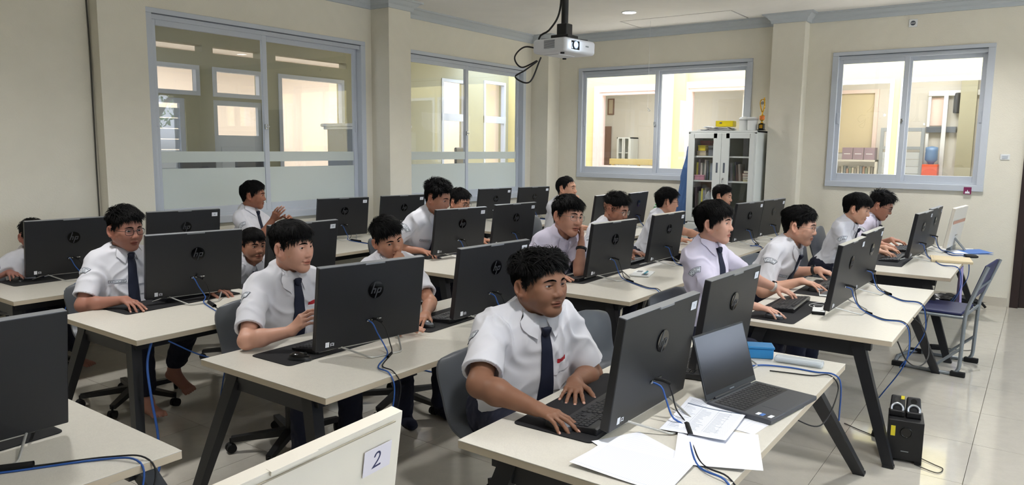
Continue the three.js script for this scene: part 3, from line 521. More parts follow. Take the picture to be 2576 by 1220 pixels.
function hairGeos(F, st, seed, dens) {
  const r = rng(seed), nz = createNoise3D(rng(seed + 5)), O = V(0, 0.02, -0.01), NA = 56, NE = 40, rows = [];
  const skin = (d) => { const p = F.march(O.clone().addScaledVector(d, 0.24), d.clone().negate(), 0, 0.24); return p ? p.distanceTo(O) : 0.08; };
  const thick = (p, a) => { // hair depth over the skin
    const hl = hairLine(a, st), e = p.y - hl; if (e < -0.002) return -0.008;
    const top = sstep(0.03, 0.09, p.y), side = (st.side ?? 0.007) * 0.8, t = lerp(side, (st.top ?? 0.03) * 0.68, top) * (0.86 + 0.2 * nz(p.x * 18, p.y * 18, p.z * 18)), fade = sstep(-0.002, st.soft ?? 0.03, e);
    const fr = a < 0.9 ? (st.frontLift ?? 0.012) * 0.7 * sstep(0.9, 0.2, a) * sstep(0.04, 0.08, p.y) : 0;
    return -0.002 + (t + fr) * lerp(0.25, 1, fade);
  };
  const cap = new Map(), capAt = (d) => { const rs = skin(d), p = O.clone().addScaledVector(d, rs), a = Math.abs(Math.atan2(p.x, p.z + 0.01)); return { rs, p, a, t: thick(p, a) }; };
  for (let j = 0; j <= NE; j++) { const row = [], th = (j / NE) * 2.45; for (let i = 0; i <= NA; i++) { const ph = (i / NA) * Math.PI * 2 + Math.PI, d = V(Math.sin(th) * Math.sin(ph), Math.cos(th), Math.sin(th) * Math.cos(ph)), c = capAt(d); row.push(O.clone().addScaledVector(d, c.rs + c.t)); } rows.push(row); }
  const g = gridGeo(rows, true), list = [g];
  // locks: tapered three-sided strands
  const pos = [], idx = [], uvs = [];
  const whorl = V((st.whorl ?? 0.01), 0.1, -0.05), N = dens;
  for (let k = 0, tries = 0; k < N && tries < N * 6; tries++) {
    const cz = 1 - r() * 1.62, ph = r() * Math.PI * 2, sn = Math.sqrt(Math.max(0, 1 - cz * cz)), d = V(sn * Math.sin(ph), cz, sn * Math.cos(ph)), c = capAt(d);
    const hl = hairLine(c.a, st); if (c.p.y < hl + 0.001) continue; k++;
    const topness = sstep(0.045, 0.095, c.p.y), fringe = c.a < 1 ? sstep(0.03, 0.004, c.p.y - hl) : 0, L = 0.85 * lerp(lerp(st.sideLen ?? 0.01, st.len ?? 0.05, topness), st.fringeLen ?? 0.03, fringe) * (0.65 + 0.7 * r()), roof = Math.max(c.t, 0) + 0.004 + 0.012 * topness * (st.mess ?? 0.5);
    const base = O.clone().addScaledVector(d, c.rs + Math.max(c.t, 0) * 1.02);
    // combing direction: away from the whorl, pulled towards the fringe direction on top, downwards at the sides
    let flow = base.clone().sub(whorl); const fr = st.comb ?? V(0.25, 0, 1);
    flow.normalize().lerp(fr.clone().normalize(), 0.62 * topness).add(V(0, -0.9 * (1 - topness) - (c.a < 0.9 ? (st.fall ?? 0.3) : 0.15), 0)).add(V((r() - 0.5) * 0.3 + 0.7 * nz(base.x * 22, base.y * 22, base.z * 22 + 9), (r() - 0.5) * 0.2, (r() - 0.5) * 0.3 + 0.7 * nz(base.x * 22 + 7, base.y * 22, base.z * 22)));
    flow.addScaledVector(d, -flow.dot(d)).normalize();
    const lift = (st.lift ?? 0.25) * (0.4 + r()) * (0.1 + 0.9 * topness), w = (0.001 + 0.001 * r()) * (0.7 + 0.4 * topness), S = 5, dir = flow.clone().addScaledVector(d, lift).normalize(), side = dir.clone().cross(d).normalize(), p = base.clone(), start = pos.length / 3;
    for (let s = 0; s <= S; s++) {
      const t = s / S, ww = w * Math.pow(1 - t, 0.6) + 0.0003, up = dir.clone().cross(side).normalize().multiplyScalar(-1);
      for (let q = 0; q < 3; q++) { const an = (q * 2 * Math.PI) / 3; const v = p.clone().addScaledVector(side, Math.cos(an) * ww).addScaledVector(up, Math.sin(an) * ww * 0.45); pos.push(v.x, v.y, v.z); uvs.push(t, q / 3); }
      p.addScaledVector(dir, L / S); dir.add(V(0, -(st.droop ?? 0.16), 0)).normalize();
      const e = F.at(p.x, p.y, p.z), low = Math.max(0.004, (c.t * 1.08 + 0.0015) * (1 - 0.8 * fringe)); if (e < low) { const gn = F.grad(p); p.addScaledVector(gn, low - e); dir.addScaledVector(gn, Math.max(0, -dir.dot(gn))).normalize(); } else if (e > roof) { const gn = F.grad(p); dir.addScaledVector(gn, -0.45 - 10 * (e - roof)).normalize(); }
    }
    for (let s = 0; s < S; s++) for (let q = 0; q < 3; q++) { const a = start + s * 3 + q, b = start + s * 3 + ((q + 1) % 3); idx.push(a, b, a + 3, b, b + 3, a + 3); }
  }
  const h = new THREE.BufferGeometry(); h.setAttribute('position', new THREE.Float32BufferAttribute(pos, 3)); h.setAttribute('uv', new THREE.Float32BufferAttribute(uvs, 2)); h.setIndex(idx); h.computeVertexNormals(); list.push(h);
  return list;
}
function eyeball(sx, gaze) { // one mesh: white, iris and pupil by vertex colour
  const g = new THREE.SphereGeometry(0.0125, 28, 20), p = g.attributes.position, c = new Float32Array(p.count * 3), d = V(gaze[0], gaze[1], 1).normalize();
  for (let i = 0; i < p.count; i++) { const a = Math.acos(clamp((p.getX(i) * d.x + p.getY(i) * d.y + p.getZ(i) * d.z) / 0.0125, -1, 1)), k = a < 0.2 ? [0.004, 0.003, 0.003] : a < 0.56 ? [0.022, 0.011, 0.007] : [0.5, 0.46, 0.43]; c.set(k, i * 3); }
  g.setAttribute('color', new THREE.BufferAttribute(c, 3)); return g.translate(sx * EYE.x, EYE.y, EYE.z);
}
function browGeo(F, s, thick = 1) {
  const pos = [], idx = [], N = 14, R = 6;
  for (let j = 0; j <= N; j++) {
    const t = j / N, x = s * (0.011 + 0.039 * t), y = 0.0225 + 0.005 * Math.sin(Math.PI * Math.pow(t, 0.8)) - 0.0015 * t, o = V(x * 1.2, y, 0.16), q = F.march(o, V(-x * 0.2, 0, -0.1).normalize(), 0.0004, 0.2) ?? V(x, y, 0.08), n = F.grad(q), r = 0.0046 * thick * Math.pow(Math.sin(Math.PI * (0.12 + 0.86 * t)), 0.6) * (1 - 0.45 * t);
    for (let k = 0; k < R; k++) { const a = (k / R) * 2 * Math.PI, v = q.clone().add(V(0, Math.sin(a) * r, 0)).addScaledVector(n, Math.cos(a) * 0.0016 + 0.0004); pos.push(v.x, v.y, v.z); }
  }
  for (let j = 0; j < N; j++) for (let k = 0; k < R; k++) { const a = j * R + k, b = j * R + ((k + 1) % R); idx.push(a, b, a + R, b, b + R, a + R, a, a + R, b, b, a + R, b + R); }
  const g = new THREE.BufferGeometry(); g.setAttribute('position', new THREE.Float32BufferAttribute(pos, 3)); g.setIndex(idx); g.computeVertexNormals(); return g;
}
// ------------------------------------------------------------------ hands
function handInto(F, wrist, dir, palmN, thumbSide, pose, hs = 1) { // dir to the fingers, palmN out of the palm, thumbSide unit vector
  dir = dir.clone().normalize(); const n = palmN.clone().addScaledVector(dir, -palmN.dot(dir)).normalize(); let l = dir.clone().cross(n).normalize(); if (l.dot(thumbSide) < 0) l.negate();
  const P = (a, b, c) => wrist.clone().addScaledVector(dir, a * hs).addScaledVector(l, b * hs).addScaledVector(n, c * hs);
  const tips = [], spread = pose.spread ?? 0.1, bone = [[0.026, 0.072, [0.039, 0.024, 0.019], 0.0081], [0.008, 0.077, [0.043, 0.028, 0.02], 0.0084], [-0.0105, 0.073, [0.04, 0.026, 0.02], 0.008], [-0.0275, 0.064, [0.031, 0.019, 0.017], 0.0071]];
  bone.forEach(([b, a, len, r], i) => {
    F.cap(P(0.004, b * 0.45, 0), P(a, b, pose.cup ? 0.004 * Math.abs(i - 1.5) : 0), 0.0125 * hs, 0.0102 * hs, { k: 0.014 });
    const cu = pose.curl[i], q = P(a, b, pose.cup ? 0.004 * Math.abs(i - 1.5) : 0), base = dir.clone().addScaledVector(l, (1.2 - i) * spread).normalize(); let ang = 0; const at = q.clone();
    len.forEach((L, j) => { ang += cu[j]; const d = base.clone().multiplyScalar(Math.cos(ang)).addScaledVector(n, Math.sin(ang)), to = at.clone().addScaledVector(d, L * hs); F.cap(at, to, (r - j * 0.0007) * hs, (r - (j + 1) * 0.0007) * hs, { k: j ? 0.0035 : 0.007 }); at.copy(to); });
    tips.push({ p: at.clone(), d: base.clone().multiplyScalar(Math.cos(ang)).addScaledVector(n, Math.sin(ang)), up: n.clone().multiplyScalar(-Math.cos(ang)).addScaledVector(base, Math.sin(ang)), r: r * hs });
  });
  const T = pose.thumb ?? [0.55, 0.75, 0.35], t0 = P(0.018, 0.024, 0.006), td = dir.clone().multiplyScalar(T[0]).addScaledVector(l, T[1]).addScaledVector(n, T[2]).normalize(), t1 = t0.clone().addScaledVector(td, 0.036 * hs), td2 = td.clone().lerp(dir, 0.45).addScaledVector(n, pose.thumbCurl ?? 0.1).normalize(), t2 = t1.clone().addScaledVector(td2, 0.03 * hs), td3 = td2.clone().lerp(dir, 0.2).addScaledVector(n, pose.thumbCurl ?? 0.1).normalize(), t3 = t2.clone().addScaledVector(td3, 0.021 * hs);
  F.cap(P(0.004, 0.012, 0.003), t1, 0.0145 * hs, 0.0105 * hs, { k: 0.014 }).cap(t1, t2, 0.0102 * hs, 0.0092 * hs, { k: 0.004 }).cap(t2, t3, 0.0092 * hs, 0.0075 * hs, { k: 0.003 });
  tips.push({ p: t3, d: td3, up: n.clone().multiplyScalar(-0.6).addScaledVector(l, 0.5).normalize(), r: 0.0085 * hs });
  return tips;
}
function nailGeo(tips) { // small curved plates on the fingertips
  return tips.map(({ p, d, up, r }) => { const g = new THREE.SphereGeometry(1, 10, 8), m = new THREE.Matrix4(), u = up.clone().addScaledVector(d, -up.dot(d)).normalize(), s = u.clone().cross(d); m.makeBasis(s.multiplyScalar(r * 0.72), u.clone().multiplyScalar(r * 0.25), d.clone().multiplyScalar(r * 0.85)); m.setPosition(p.clone().addScaledVector(u, r * 0.66).addScaledVector(d, r * 0.05)); return g.applyMatrix4(m); });
}
const POSE = {
  mouse: { curl: [[0.22, 0.22, 0.12], [0.2, 0.25, 0.15], [0.3, 0.35, 0.2], [0.35, 0.4, 0.2]], thumb: [0.75, 0.62, 0.35], spread: 0.1 },
  type: { curl: [[0.25, 0.5, 0.35], [0.2, 0.5, 0.35], [0.25, 0.5, 0.35], [0.3, 0.45, 0.3]], thumb: [0.7, 0.55, 0.45], spread: 0.12 },
  flat: { curl: [[0.1, 0.1, 0.08], [0.1, 0.12, 0.08], [0.12, 0.12, 0.1], [0.14, 0.14, 0.1]], thumb: [0.5, 0.8, 0.2], spread: 0.17 },
  loose: { curl: [[0.4, 0.5, 0.3], [0.45, 0.55, 0.35], [0.5, 0.6, 0.35], [0.5, 0.6, 0.35]], thumb: [0.65, 0.5, 0.5], spread: 0.06 },
  fist: { curl: [[1.0, 1.25, 0.7], [1.1, 1.3, 0.7], [1.15, 1.3, 0.7], [1.2, 1.3, 0.7]], thumb: [0.7, 0.35, 0.75], thumbCurl: 0.5, spread: 0.03 },
  cup: { curl: [[0.5, 0.55, 0.3], [0.5, 0.6, 0.3], [0.55, 0.6, 0.3], [0.6, 0.6, 0.3]], thumb: [0.8, 0.5, 0.2], spread: 0.05, cup: true },
};
// ------------------------------------------------------------------ cloth and trim
M.shirt = mat('#dadae1', 0.85, { bumpMap: TX.weave, bumpScale: 0.00015, sheen: 0.2 }); M.shirt.side = THREE.DoubleSide;
M.trouser = mat('#11152a', 0.9, { bumpMap: TX.weave, bumpScale: 0.0003 });
M.tie = mat('#0f1730', 0.7, { bumpMap: TX.weave, bumpScale: 0.0002 }); M.tie.side = THREE.DoubleSide;
M.hair = mat('#0b0a0b', 0.58, { specularIntensity: 0.35 }); M.hair.side = THREE.DoubleSide;
M.eye = mat('#ffffff', 0.25, { specularIntensity: 0.35, vertexColors: true });
M.nail = mat('#c99a88', 0.35);
M.flag = mat('#ffffff', 0.7, { map: canvasTex(64, 48, (c, w, h) => { c.fillStyle = '#b4202c'; c.fillRect(0, 0, w, h / 2); c.fillStyle = '#eeeef2'; c.fillRect(0, h / 2, w, h / 2); }) });
M.patch = mat('#ffffff', 0.8, { alphaTest: 0.5, map: canvasTex(512, 256, (c, w, h) => {
  c.clearRect(0, 0, w, h); const band = () => { c.beginPath(); c.arc(w / 2, 470, 450, -Math.PI / 2 - 0.56, -Math.PI / 2 + 0.56); c.arc(w / 2, 470, 278, -Math.PI / 2 + 0.56, -Math.PI / 2 - 0.56, true); c.closePath(); };
  band(); c.fillStyle = '#dfe3ea'; c.fill(); c.lineWidth = 12; c.strokeStyle = '#1b2a40'; c.stroke();
  const arcText = (s, rad, size, spread) => { c.font = 'bold ' + size + 'px sans-serif'; c.fillStyle = '#1b2a40'; c.textAlign = 'center'; c.textBaseline = 'middle'; [...s].forEach((ch, i) => { const a = -Math.PI / 2 + ((i + 0.5) / s.length - 0.5) * spread; c.save(); c.translate(w / 2 + Math.cos(a) * rad, 470 + Math.sin(a) * rad); c.rotate(a + Math.PI / 2); c.fillText(ch, 0, 0); c.restore(); }); };
  arcText('SMP ISLAM TERPADU', 412, 46, 0.98); arcText('AN NAJAH', 362, 42, 0.56); arcText('KAB. SUKOHARJO', 312, 42, 0.92);
}) });
M.nameTag = mat('#ffffff', 0.8, { map: canvasTex(256, 48, (c, w, h) => { c.fillStyle = '#1f2c42'; c.fillRect(0, 0, w, h); c.fillStyle = '#d9dde4'; c.fillRect(6, 6, w - 12, h - 12); c.fillStyle = '#1f2c42'; const r = rng(3); for (let x = 18; x < w - 20; x += 13) { const k = r(); c.fillRect(x, 13, 3, 22); c.fillRect(x, k < 0.5 ? 13 : 32, 9, 3); if (k > 0.3) c.fillRect(x + 6, 13, 3, 22); if (k > 0.6) c.fillRect(x, 22, 9, 3); } }) });
M.specsDark = mat('#15151a', 0.35, { metalness: 0.3 }); M.specsMetal = mat('#7a7670', 0.3, { metalness: 0.8 });
M.watch = mat('#111114', 0.4); M.watchPale = mat('#c9c4bd', 0.4);
M.button = mat('#d9dade', 0.4);
function decal(F, o, right, up, w, h, n, m, lift = 0.0028) { // a cloth patch wrapped on the surface, seen from o looking along dir
  const dir = right.clone().cross(up).normalize().multiplyScalar(-1), rows = [];
  for (let j = 0; j <= m; j++) { const r = []; for (let i = 0; i <= n; i++) { const p = o.clone().addScaledVector(right, (i / n - 0.5) * w).addScaledVector(up, (j / m - 0.5) * h), q = F.march(p, dir, lift, 0.5); r.push(q ?? p.addScaledVector(dir, 0.15)); } rows.push(r); }
  const g = gridGeo(rows), uv = g.attributes.uv; let k = 0; for (let j = 0; j <= m; j++) for (let i = 0; i <= n; i++) uv.setXY(k++, i / n, j / m); return g;
}
const skins = new Map();
function skinMat(c) { if (!skins.has(c)) { const m = mat(c, 0.46, { vertexColors: true, specularIntensity: 0.6, bumpMap: TX.grain, bumpScale: 0.00008 }); skins.set(c, m); } return skins.get(c); }

// ------------------------------------------------------------------ a pupil at a table, local +z forward
function pupil(P) {
  const s = P.scale ?? 1, yaw = (P.yaw * Math.PI) / 180, cs = Math.cos(yaw), sn = Math.sin(yaw), fat = P.fat ?? 0, fine = P.fine ?? 0;
  const fwdW = V(sn, 0, cs), headW = v3(P.head), up0 = 0.44;
  const neckDrop = P.neckDrop ?? 0.122, dy = headW.y / s - neckDrop - (P.hipY ?? 0.455), lean = Math.sqrt(Math.max(0.0, up0 * up0 - dy * dy)), hd = (lean * (P.leanK ?? 1) + 0.035) * s;
  const base = V(headW.x, 0, headW.z).addScaledVector(fwdW, -hd).add(V(cs, 0, -sn).multiplyScalar(-(P.sideLean ?? 0) * s));
  const root = thing('person', P.label, 'person', [base.x, 0, base.z], yaw, undefined); root.scale.setScalar(s);
  const loc = (w) => { const d = v3(w).sub(base); return V((d.x * cs - d.z * sn) / s, d.y / s, (d.x * sn + d.z * cs) / s); };
  const dirL = (w) => { const d = v3(w); return V(d.x * cs - d.z * sn, d.y, d.x * sn + d.z * cs); };
  const headL = loc(headW), hip = V(0, P.hipY ?? 0.455, 0);
  // head frame
  const hq = new THREE.Quaternion().setFromEuler(new THREE.Euler((P.hp ?? 0) * Math.PI / 180, (P.hy ?? 0) * Math.PI / 180, (P.hr ?? 0) * Math.PI / 180, 'YXZ'));
  const HM = new THREE.Matrix4().compose(headL, hq, V(...(P.headS ?? [1, 1, 1])).multiplyScalar(P.headK ?? 1)), toHead = HM.clone().invert();
  const skullBase = V(0, -0.05, -0.03).applyMatrix4(HM), neckB = V(headL.x * 0.85, headL.y - neckDrop, headL.z - 0.045 + 0.01 * lean).lerp(V(0, -neckDrop, -0.045).applyMatrix4(HM), 0.35);
  // torso frame
  const ax = neckB.clone().sub(hip), Lt = ax.length(); ax.normalize(); const tw = ((P.twist ?? 0) * Math.PI) / 180; let lat = V(Math.cos(tw), Math.sin(((P.roll ?? 0) * Math.PI) / 180), -Math.sin(tw)); lat.addScaledVector(ax, -lat.dot(ax)).normalize(); const fw = lat.clone().cross(ax).normalize();
  const T = (u, v, w) => hip.clone().addScaledVector(lat, u).addScaledVector(ax, v * Lt).addScaledVector(fw, w), Q = [lat, ax, fw], wd = 1 + fat * 0.1;
  const sh = [-1, 1].map((k) => T(k * 0.143 * wd, 0.875, -0.012).add(V(0, k > 0 ? (P.shrugL ?? 0) : (P.shrugR ?? 0), 0)));
  // arms: 0 is the right one (-x), 1 the left
  const arms = [P.R, P.L].map((A, i) => {
    const k = i ? 1 : -1; A = A ?? { palm: null };
    let dir, wr, pose, pn;
    if (!A.palm) { wr = T(k * 0.13, 0.2, 0.3); dir = V(-k * 0.3, -0.1, 1).normalize(); pose = POSE.loose; pn = V(0, -1, 0); } else { const pl = loc(A.palm); dir = A.dir ? dirL(A.dir).normalize() : pl.clone().sub(sh[i]).setY(0).normalize(); wr = pl.clone().addScaledVector(dir, -0.05); pose = POSE[A.pose ?? 'mouse']; pn = A.pn ? dirL(A.pn) : V(0, -1, 0); }
    const u = 0.262, f = 0.228; let d = wr.clone().sub(sh[i]), L = d.length(); const reach = u + f - 0.006; let stretch = 1; if (L > reach) stretch = L / reach; const U = u * stretch, Fo = f * stretch; d.normalize();
    const a = (U * U - Fo * Fo + L * L) / (2 * L), h = Math.sqrt(Math.max(0, U * U - a * a)); let pole = A.pole ? dirL(A.pole) : V(k * 0.55, -0.8, -0.5); pole.addScaledVector(d, -pole.dot(d)).normalize();
    const el = A.elbow ? loc(A.elbow) : sh[i].clone().addScaledVector(d, a).addScaledVector(pole, h);
    return { sh: sh[i], el, wr, dir, pn, pose, k, ts: A.thumb ? dirL(A.thumb) : null, shown: A.palm && !A.hide };
  });
  // --- skin
  const skin = P.skin ?? '#b98263', HF = headField(P.face ?? {}), nkH = neckB.clone().addScaledVector(ax, -0.03).applyMatrix4(toHead), sbH = V(0, -0.045, -0.03);
  HF.cap(sbH, nkH, 0.049 + fat * 0.006, 0.05 + fat * 0.006, { k: 0.025 });
  const lipC = [0.74, 0.5, 0.5], earC = [1.0, 0.86, 0.82];
  const tone = (x, y, z) => {
    let c = [1, 1, 1]; const mix = (k, t) => { c = c.map((v, i) => lerp(v, k[i], clamp(t, 0, 1))); }, mo = P.face?.mouthOpen ?? 0;
    if (z > 0.05) { const e = (x / 0.0235) ** 2 + ((y + 0.064 + mo * 0.3) / (0.0125 + mo)) ** 2; mix(lipC, (1.12 - e) * 2.2 * (z > 0.07 ? 1 : 0)); if (mo) mix([0.12, 0.05, 0.05], ((x / 0.018) ** 2 + ((y + 0.064 + mo * 0.3) / (mo * 0.75)) ** 2 < 1 && z < 0.084) ? 1 : 0); mix(earC, 0.5 * Math.exp(-((x / 0.02) ** 2 + ((y + 0.03) / 0.014) ** 2)) + 0.35 * Math.exp(-(((Math.abs(x) - 0.04) / 0.018) ** 2 + ((y + 0.028) / 0.02) ** 2))); }
    if (Math.abs(x) > 0.07) mix(earC, 0.7);
    return c;
  };
  const hc = fine ? 0.0021 : P.far ? 0.0036 : 0.0027, hb = HF.bounds(0.004), headG = netMesh(HF, hc, [V(-0.1, Math.max(hb[0].y, -0.24), Math.max(hb[0].z, -0.22)), V(0.1, 0.125, 0.125)], tone).applyMatrix4(HM), bodyG = [headG], nails = [];
  const one = () => [1, 1, 1];
  for (const A of arms) if (A.shown) {
    const F = new Field(0.012), ed = A.el.clone().sub(A.sh), m = A.sh.clone().addScaledVector(ed, 0.45), fd = A.wr.clone().sub(A.el);
    F.cap(m, A.el, 0.04 + fat * 0.006, 0.034 + fat * 0.005, { k: 0.02 }).cap(A.el, A.el.clone().addScaledVector(fd, 0.32), 0.034 + fat * 0.005, 0.036 + fat * 0.006, { k: 0.025 }).cap(A.el.clone().addScaledVector(fd, 0.32), A.wr.clone().addScaledVector(fd, 0.04), 0.036 + fat * 0.006, 0.0215 + fat * 0.002, { k: 0.02 });
    const ts = A.ts ?? V(-A.k, 0.1, 0); const tips = handInto(F, A.wr, A.dir, A.pn, ts, A.pose, 0.97); nails.push(...nailGeo(tips));
    bodyG.push(netMesh(F, fine ? 0.003 : P.far ? 0.0046 : 0.0036, null, one));
  }
  { // the trunk and legs under the clothes
    const F = new Field(0.04); F.ell(T(0, 0.6, 0), [0.13, 0.17, 0.075], { q: Q }).ell(T(0, 0.2, 0.01), [0.12, 0.15, 0.075], { q: Q }).cap(T(-0.11, 0.9, -0.01), T(0.11, 0.9, -0.01), 0.036).cap(T(0, 0.85, -0.01), neckB, 0.04);
    for (const A of arms) F.cap(A.sh, A.sh.clone().lerp(A.el, 0.5), 0.036, 0.034);
    const G = netMesh(F, 0.018, null, one); bodyG.push(G);
  }
  // legs
  const legs = P.legs === false ? [] : [-1, 1].map((k) => { const o = P.legs?.[k < 0 ? 0 : 1] ?? {}, h = hip.clone().add(V(k * 0.085, -0.005, 0.0)), kn = o.knee ? v3(o.knee) : V(k * 0.125, 0.47, 0.37), an = o.ankle ? v3(o.ankle) : V(k * 0.12, 0.09, 0.36 + (o.back ?? 0)); return { k, h, kn, an, toe: o.toe ? v3(o.toe) : V(k * 0.02, -0.04, 0.14), bare: o.bare }; });
  for (const l of legs) if (l.bare) { const F = new Field(0.012), hl = l.an.clone().add(V(0, -0.045, -0.03)), tp = l.an.clone().add(l.toe), sd = V(1, 0, 0).addScaledVector(l.toe.clone().normalize(), -l.toe.clone().normalize().x).normalize(); F.cap(l.an.clone().lerp(l.kn, 0.4), l.an, 0.036, 0.03, { k: 0.02 }).cap(l.an, hl, 0.03, 0.026).cap(l.an.clone().add(V(0, -0.02, 0.01)), tp, 0.03, 0.017, { k: 0.03 }).cap(hl, tp.clone().addScaledVector(sd, 0.02), 0.024, 0.016, { k: 0.02 }).cap(hl, tp.clone().addScaledVector(sd, -0.02), 0.024, 0.016, { k: 0.02 }); for (let i = -2; i <= 2; i++) { const b = tp.clone().addScaledVector(sd, i * 0.0165 * 1); F.cap(b, b.clone().addScaledVector(l.toe.clone().normalize(), 0.026 - Math.abs(i + l.k * 1.2) * 0.003), i === -2 * l.k ? 0.0115 : 0.0085, 0.008, { k: 0.004 }); } bodyG.push(netMesh(F, 0.005, null, one)); }
  const body = part('body', bodyG, skinMat(skin), root); body.userData.label = P.bodyLabel ?? 'bare skin of the face, neck, arms and hands';
  if (nails.length && !P.far) nails.forEach((g) => part('nail', g, M.nail, body));
  const H = (g) => g.applyMatrix4(HM);
  for (const sx of [-1, 1]) part('eye', H(eyeball(sx, P.gaze ?? [0, -0.1])), M.eye, root);
  for (const sx of [-1, 1]) part('eyebrow', H(browGeo(HF, sx, P.brow ?? 1)), M.hair, root);
  part('hair', hairGeos(HF, P.hair ?? {}, P.seed ?? 1, fine ? 7500 : P.far ? 1600 : 3600).map(H), M.hair, root);
  // --- trousers
  if (legs.length) {
    const F = new Field(0.05); F.ell(hip.clone().add(V(0, 0.02, 0)), [0.165 * wd, 0.11, 0.125]);
    for (const l of legs) F.cap(l.h, l.kn, 0.088 + fat * 0.012, 0.064 + fat * 0.006).cap(l.kn, l.an.clone().lerp(l.kn, l.bare ? 0.22 : 0.02), 0.062 + fat * 0.005, 0.056, { k: 0.03 });
    if (!legs.some((l) => l.bare)) for (const l of legs) F.cap(l.an.clone().add(V(0, -0.05, -0.01)), l.an.clone().add(V(0, -0.06, 0.1)), 0.036, 0.03, { k: 0.01 });
    const nz = createNoise3D(rng((P.seed ?? 1) + 90)); F.noise = (x, y, z) => 0.005 * nz(x * 14, y * 9, z * 12) + 0.003 * nz(x * 30, y * 22, z * 30);
    part('trousers', netMesh(F, 0.014), M.trouser, root);
  }
  // --- shirt
  const S = new Field(0.045);
  S.ell(T(0, 0.66, 0.004), [0.168 * wd, 0.17, 0.104 + fat * 0.02], { q: Q }).ell(T(0, 0.3, 0.016 + fat * 0.012), [0.15 * wd + fat * 0.015, 0.2, 0.108 + fat * 0.03], { q: Q }).ell(T(0, 0.03, 0.0), [0.162 * wd, 0.11, 0.118], { q: Q });
  S.cap(T(-0.112 * wd, 0.885, -0.012), T(0.112 * wd, 0.885, -0.012), 0.052 + fat * 0.004).cap(T(0, 0.93, -0.014), T(0, 1.015, -0.008), 0.07 + fat * 0.006, 0.057 + fat * 0.005, { k: 0.07 }); for (const k of [-1, 1]) S.cap(T(0, 0.95, -0.016), T(k * 0.1 * wd, 0.9, -0.014), 0.052, 0.046, { k: 0.05 });
  const sleeveEnd = P.sleeve ?? 0.8;
  for (const A of arms) { const e = A.sh.clone().lerp(A.el, sleeveEnd); S.cap(A.sh.clone().lerp(A.el, 0.0), e, 0.053 + fat * 0.006, 0.0625 + fat * 0.008, { flat: true, k: 0.035 }); }
  const dirUp = neckB.clone().sub(T(0, 0.9, 0)).normalize(); S.cap(T(0, 1.0, 0.0), T(0, 1.14, 0.02), 0.05 + fat * 0.004, 0.056, { sub: true, k: 0.006 });
  for (const A of arms) { const d = A.el.clone().sub(A.sh).normalize(), e = A.sh.clone().lerp(A.el, sleeveEnd); S.cap(e.clone().addScaledVector(d, -0.03), e.clone().addScaledVector(d, 0.1), 0.048 + fat * 0.007, 0.05 + fat * 0.007, { sub: true, k: 0.003 }); }
  { const n1 = createNoise3D(rng((P.seed ?? 1) + 40)), n2 = createNoise3D(rng((P.seed ?? 1) + 41));
    const elb = arms.map((A) => A.sh.clone().lerp(A.el, sleeveEnd));
    S.noise = (x, y, z) => { const X = x - hip.x, Y = y - hip.y, wv = 0.5 * n2(x * 4, y * 4, z * 4); const r1 = 1 - Math.sqrt(0.03 + n1((X + Y * 0.5) * 5.5 + wv, Y * 2.6, z * 5) ** 2), r2 = 1 - Math.sqrt(0.05 + n2((x - y * 0.6) * 9 + wv, y * 5, z * 9) ** 2); const cuff = 1 - 0.75 * Math.max(...elb.map((q) => 1 - sstep(0.05, 0.12, Math.hypot(x - q.x, y - q.y, z - q.z)))); return (0.006 - 0.0155 * r1 * r1 * r1 - 0.0075 * r2 * r2) * cuff; };
    S.carve();
    const cutN = ax.clone(), c0 = T(0, -0.12, 0).dot(cutN); S.clip = (x, y, z) => c0 - (x * cutN.x + y * cutN.y + z * cutN.z);
  }
  const sc = fine ? 0.0058 : P.far ? 0.011 : 0.008, shirt = part('shirt', netMesh(S, sc), P.shirtMat ?? M.shirt, root);
  // collar: a band round the neck folded down, points at the front
  let collarLow = [];
  const collar = (() => {
    const N = 44, rows = [[], [], [], [], []], back = [[], [], [], [], []], c0 = T(0, 1.008, 0.003);
    for (let i = 0; i <= N; i++) {
      const f = i / N, phi = lerp(0.16, 2 * Math.PI - 0.16, f), fx = Math.sin(phi), fz = Math.cos(phi), fr = Math.pow(Math.max(0, Math.cos(phi)), 2), edge = Math.min(f, 1 - f) * N;
      const rad = V(0, 0, 0).addScaledVector(lat, fx).addScaledVector(fw, fz), R = 0.053 + fat * 0.005, up = 0.034 - 0.02 * fr, pt = edge < 7 ? 1 - edge / 7 : 0;
      const inner = c0.clone().addScaledVector(rad, R + 0.002).addScaledVector(ax, -0.012), top = c0.clone().addScaledVector(rad, R + 0.0).addScaledVector(ax, up), top2 = c0.clone().addScaledVector(rad, R + 0.009).addScaledVector(ax, up - 0.001);
      const low = c0.clone().addScaledVector(rad, R + 0.02 + 0.008 * fr).addScaledVector(ax, -0.012 - 0.022 * fr - 0.036 * pt).addScaledVector(lat, Math.sign(fx) * 0.016 * pt);
      const seat = (p, lift) => { for (let q = 0; q < 4; q++) { const e = S.at(p.x, p.y, p.z); if (e < lift) p.addScaledVector(S.grad(p), lift - e); } return p; };
      seat(low, 0.0065); const mid = top2.clone().lerp(low, 0.5); seat(mid, 0.007); const line = [inner, top, top2, mid, low]; line.forEach((p, k) => rows[k].push(p));
      const n = line.map((p, k) => (k < 2 ? rad.clone().multiplyScalar(0.0022) : rad.clone().multiplyScalar(-0.0016).addScaledVector(ax, -0.0016))); line.forEach((p, k) => back[k].push(p.clone().add(n[k])));
    }
    collarLow = rows[4].map((p) => p.clone()); const ring = (a) => [...a[4]], g = [gridGeo(rows, true), gridGeo(back, false), gridGeo([ring(rows), ring(back)], false)];
    return g;
  })();
  part('collar', collar, P.shirtMat ?? M.shirt, root);
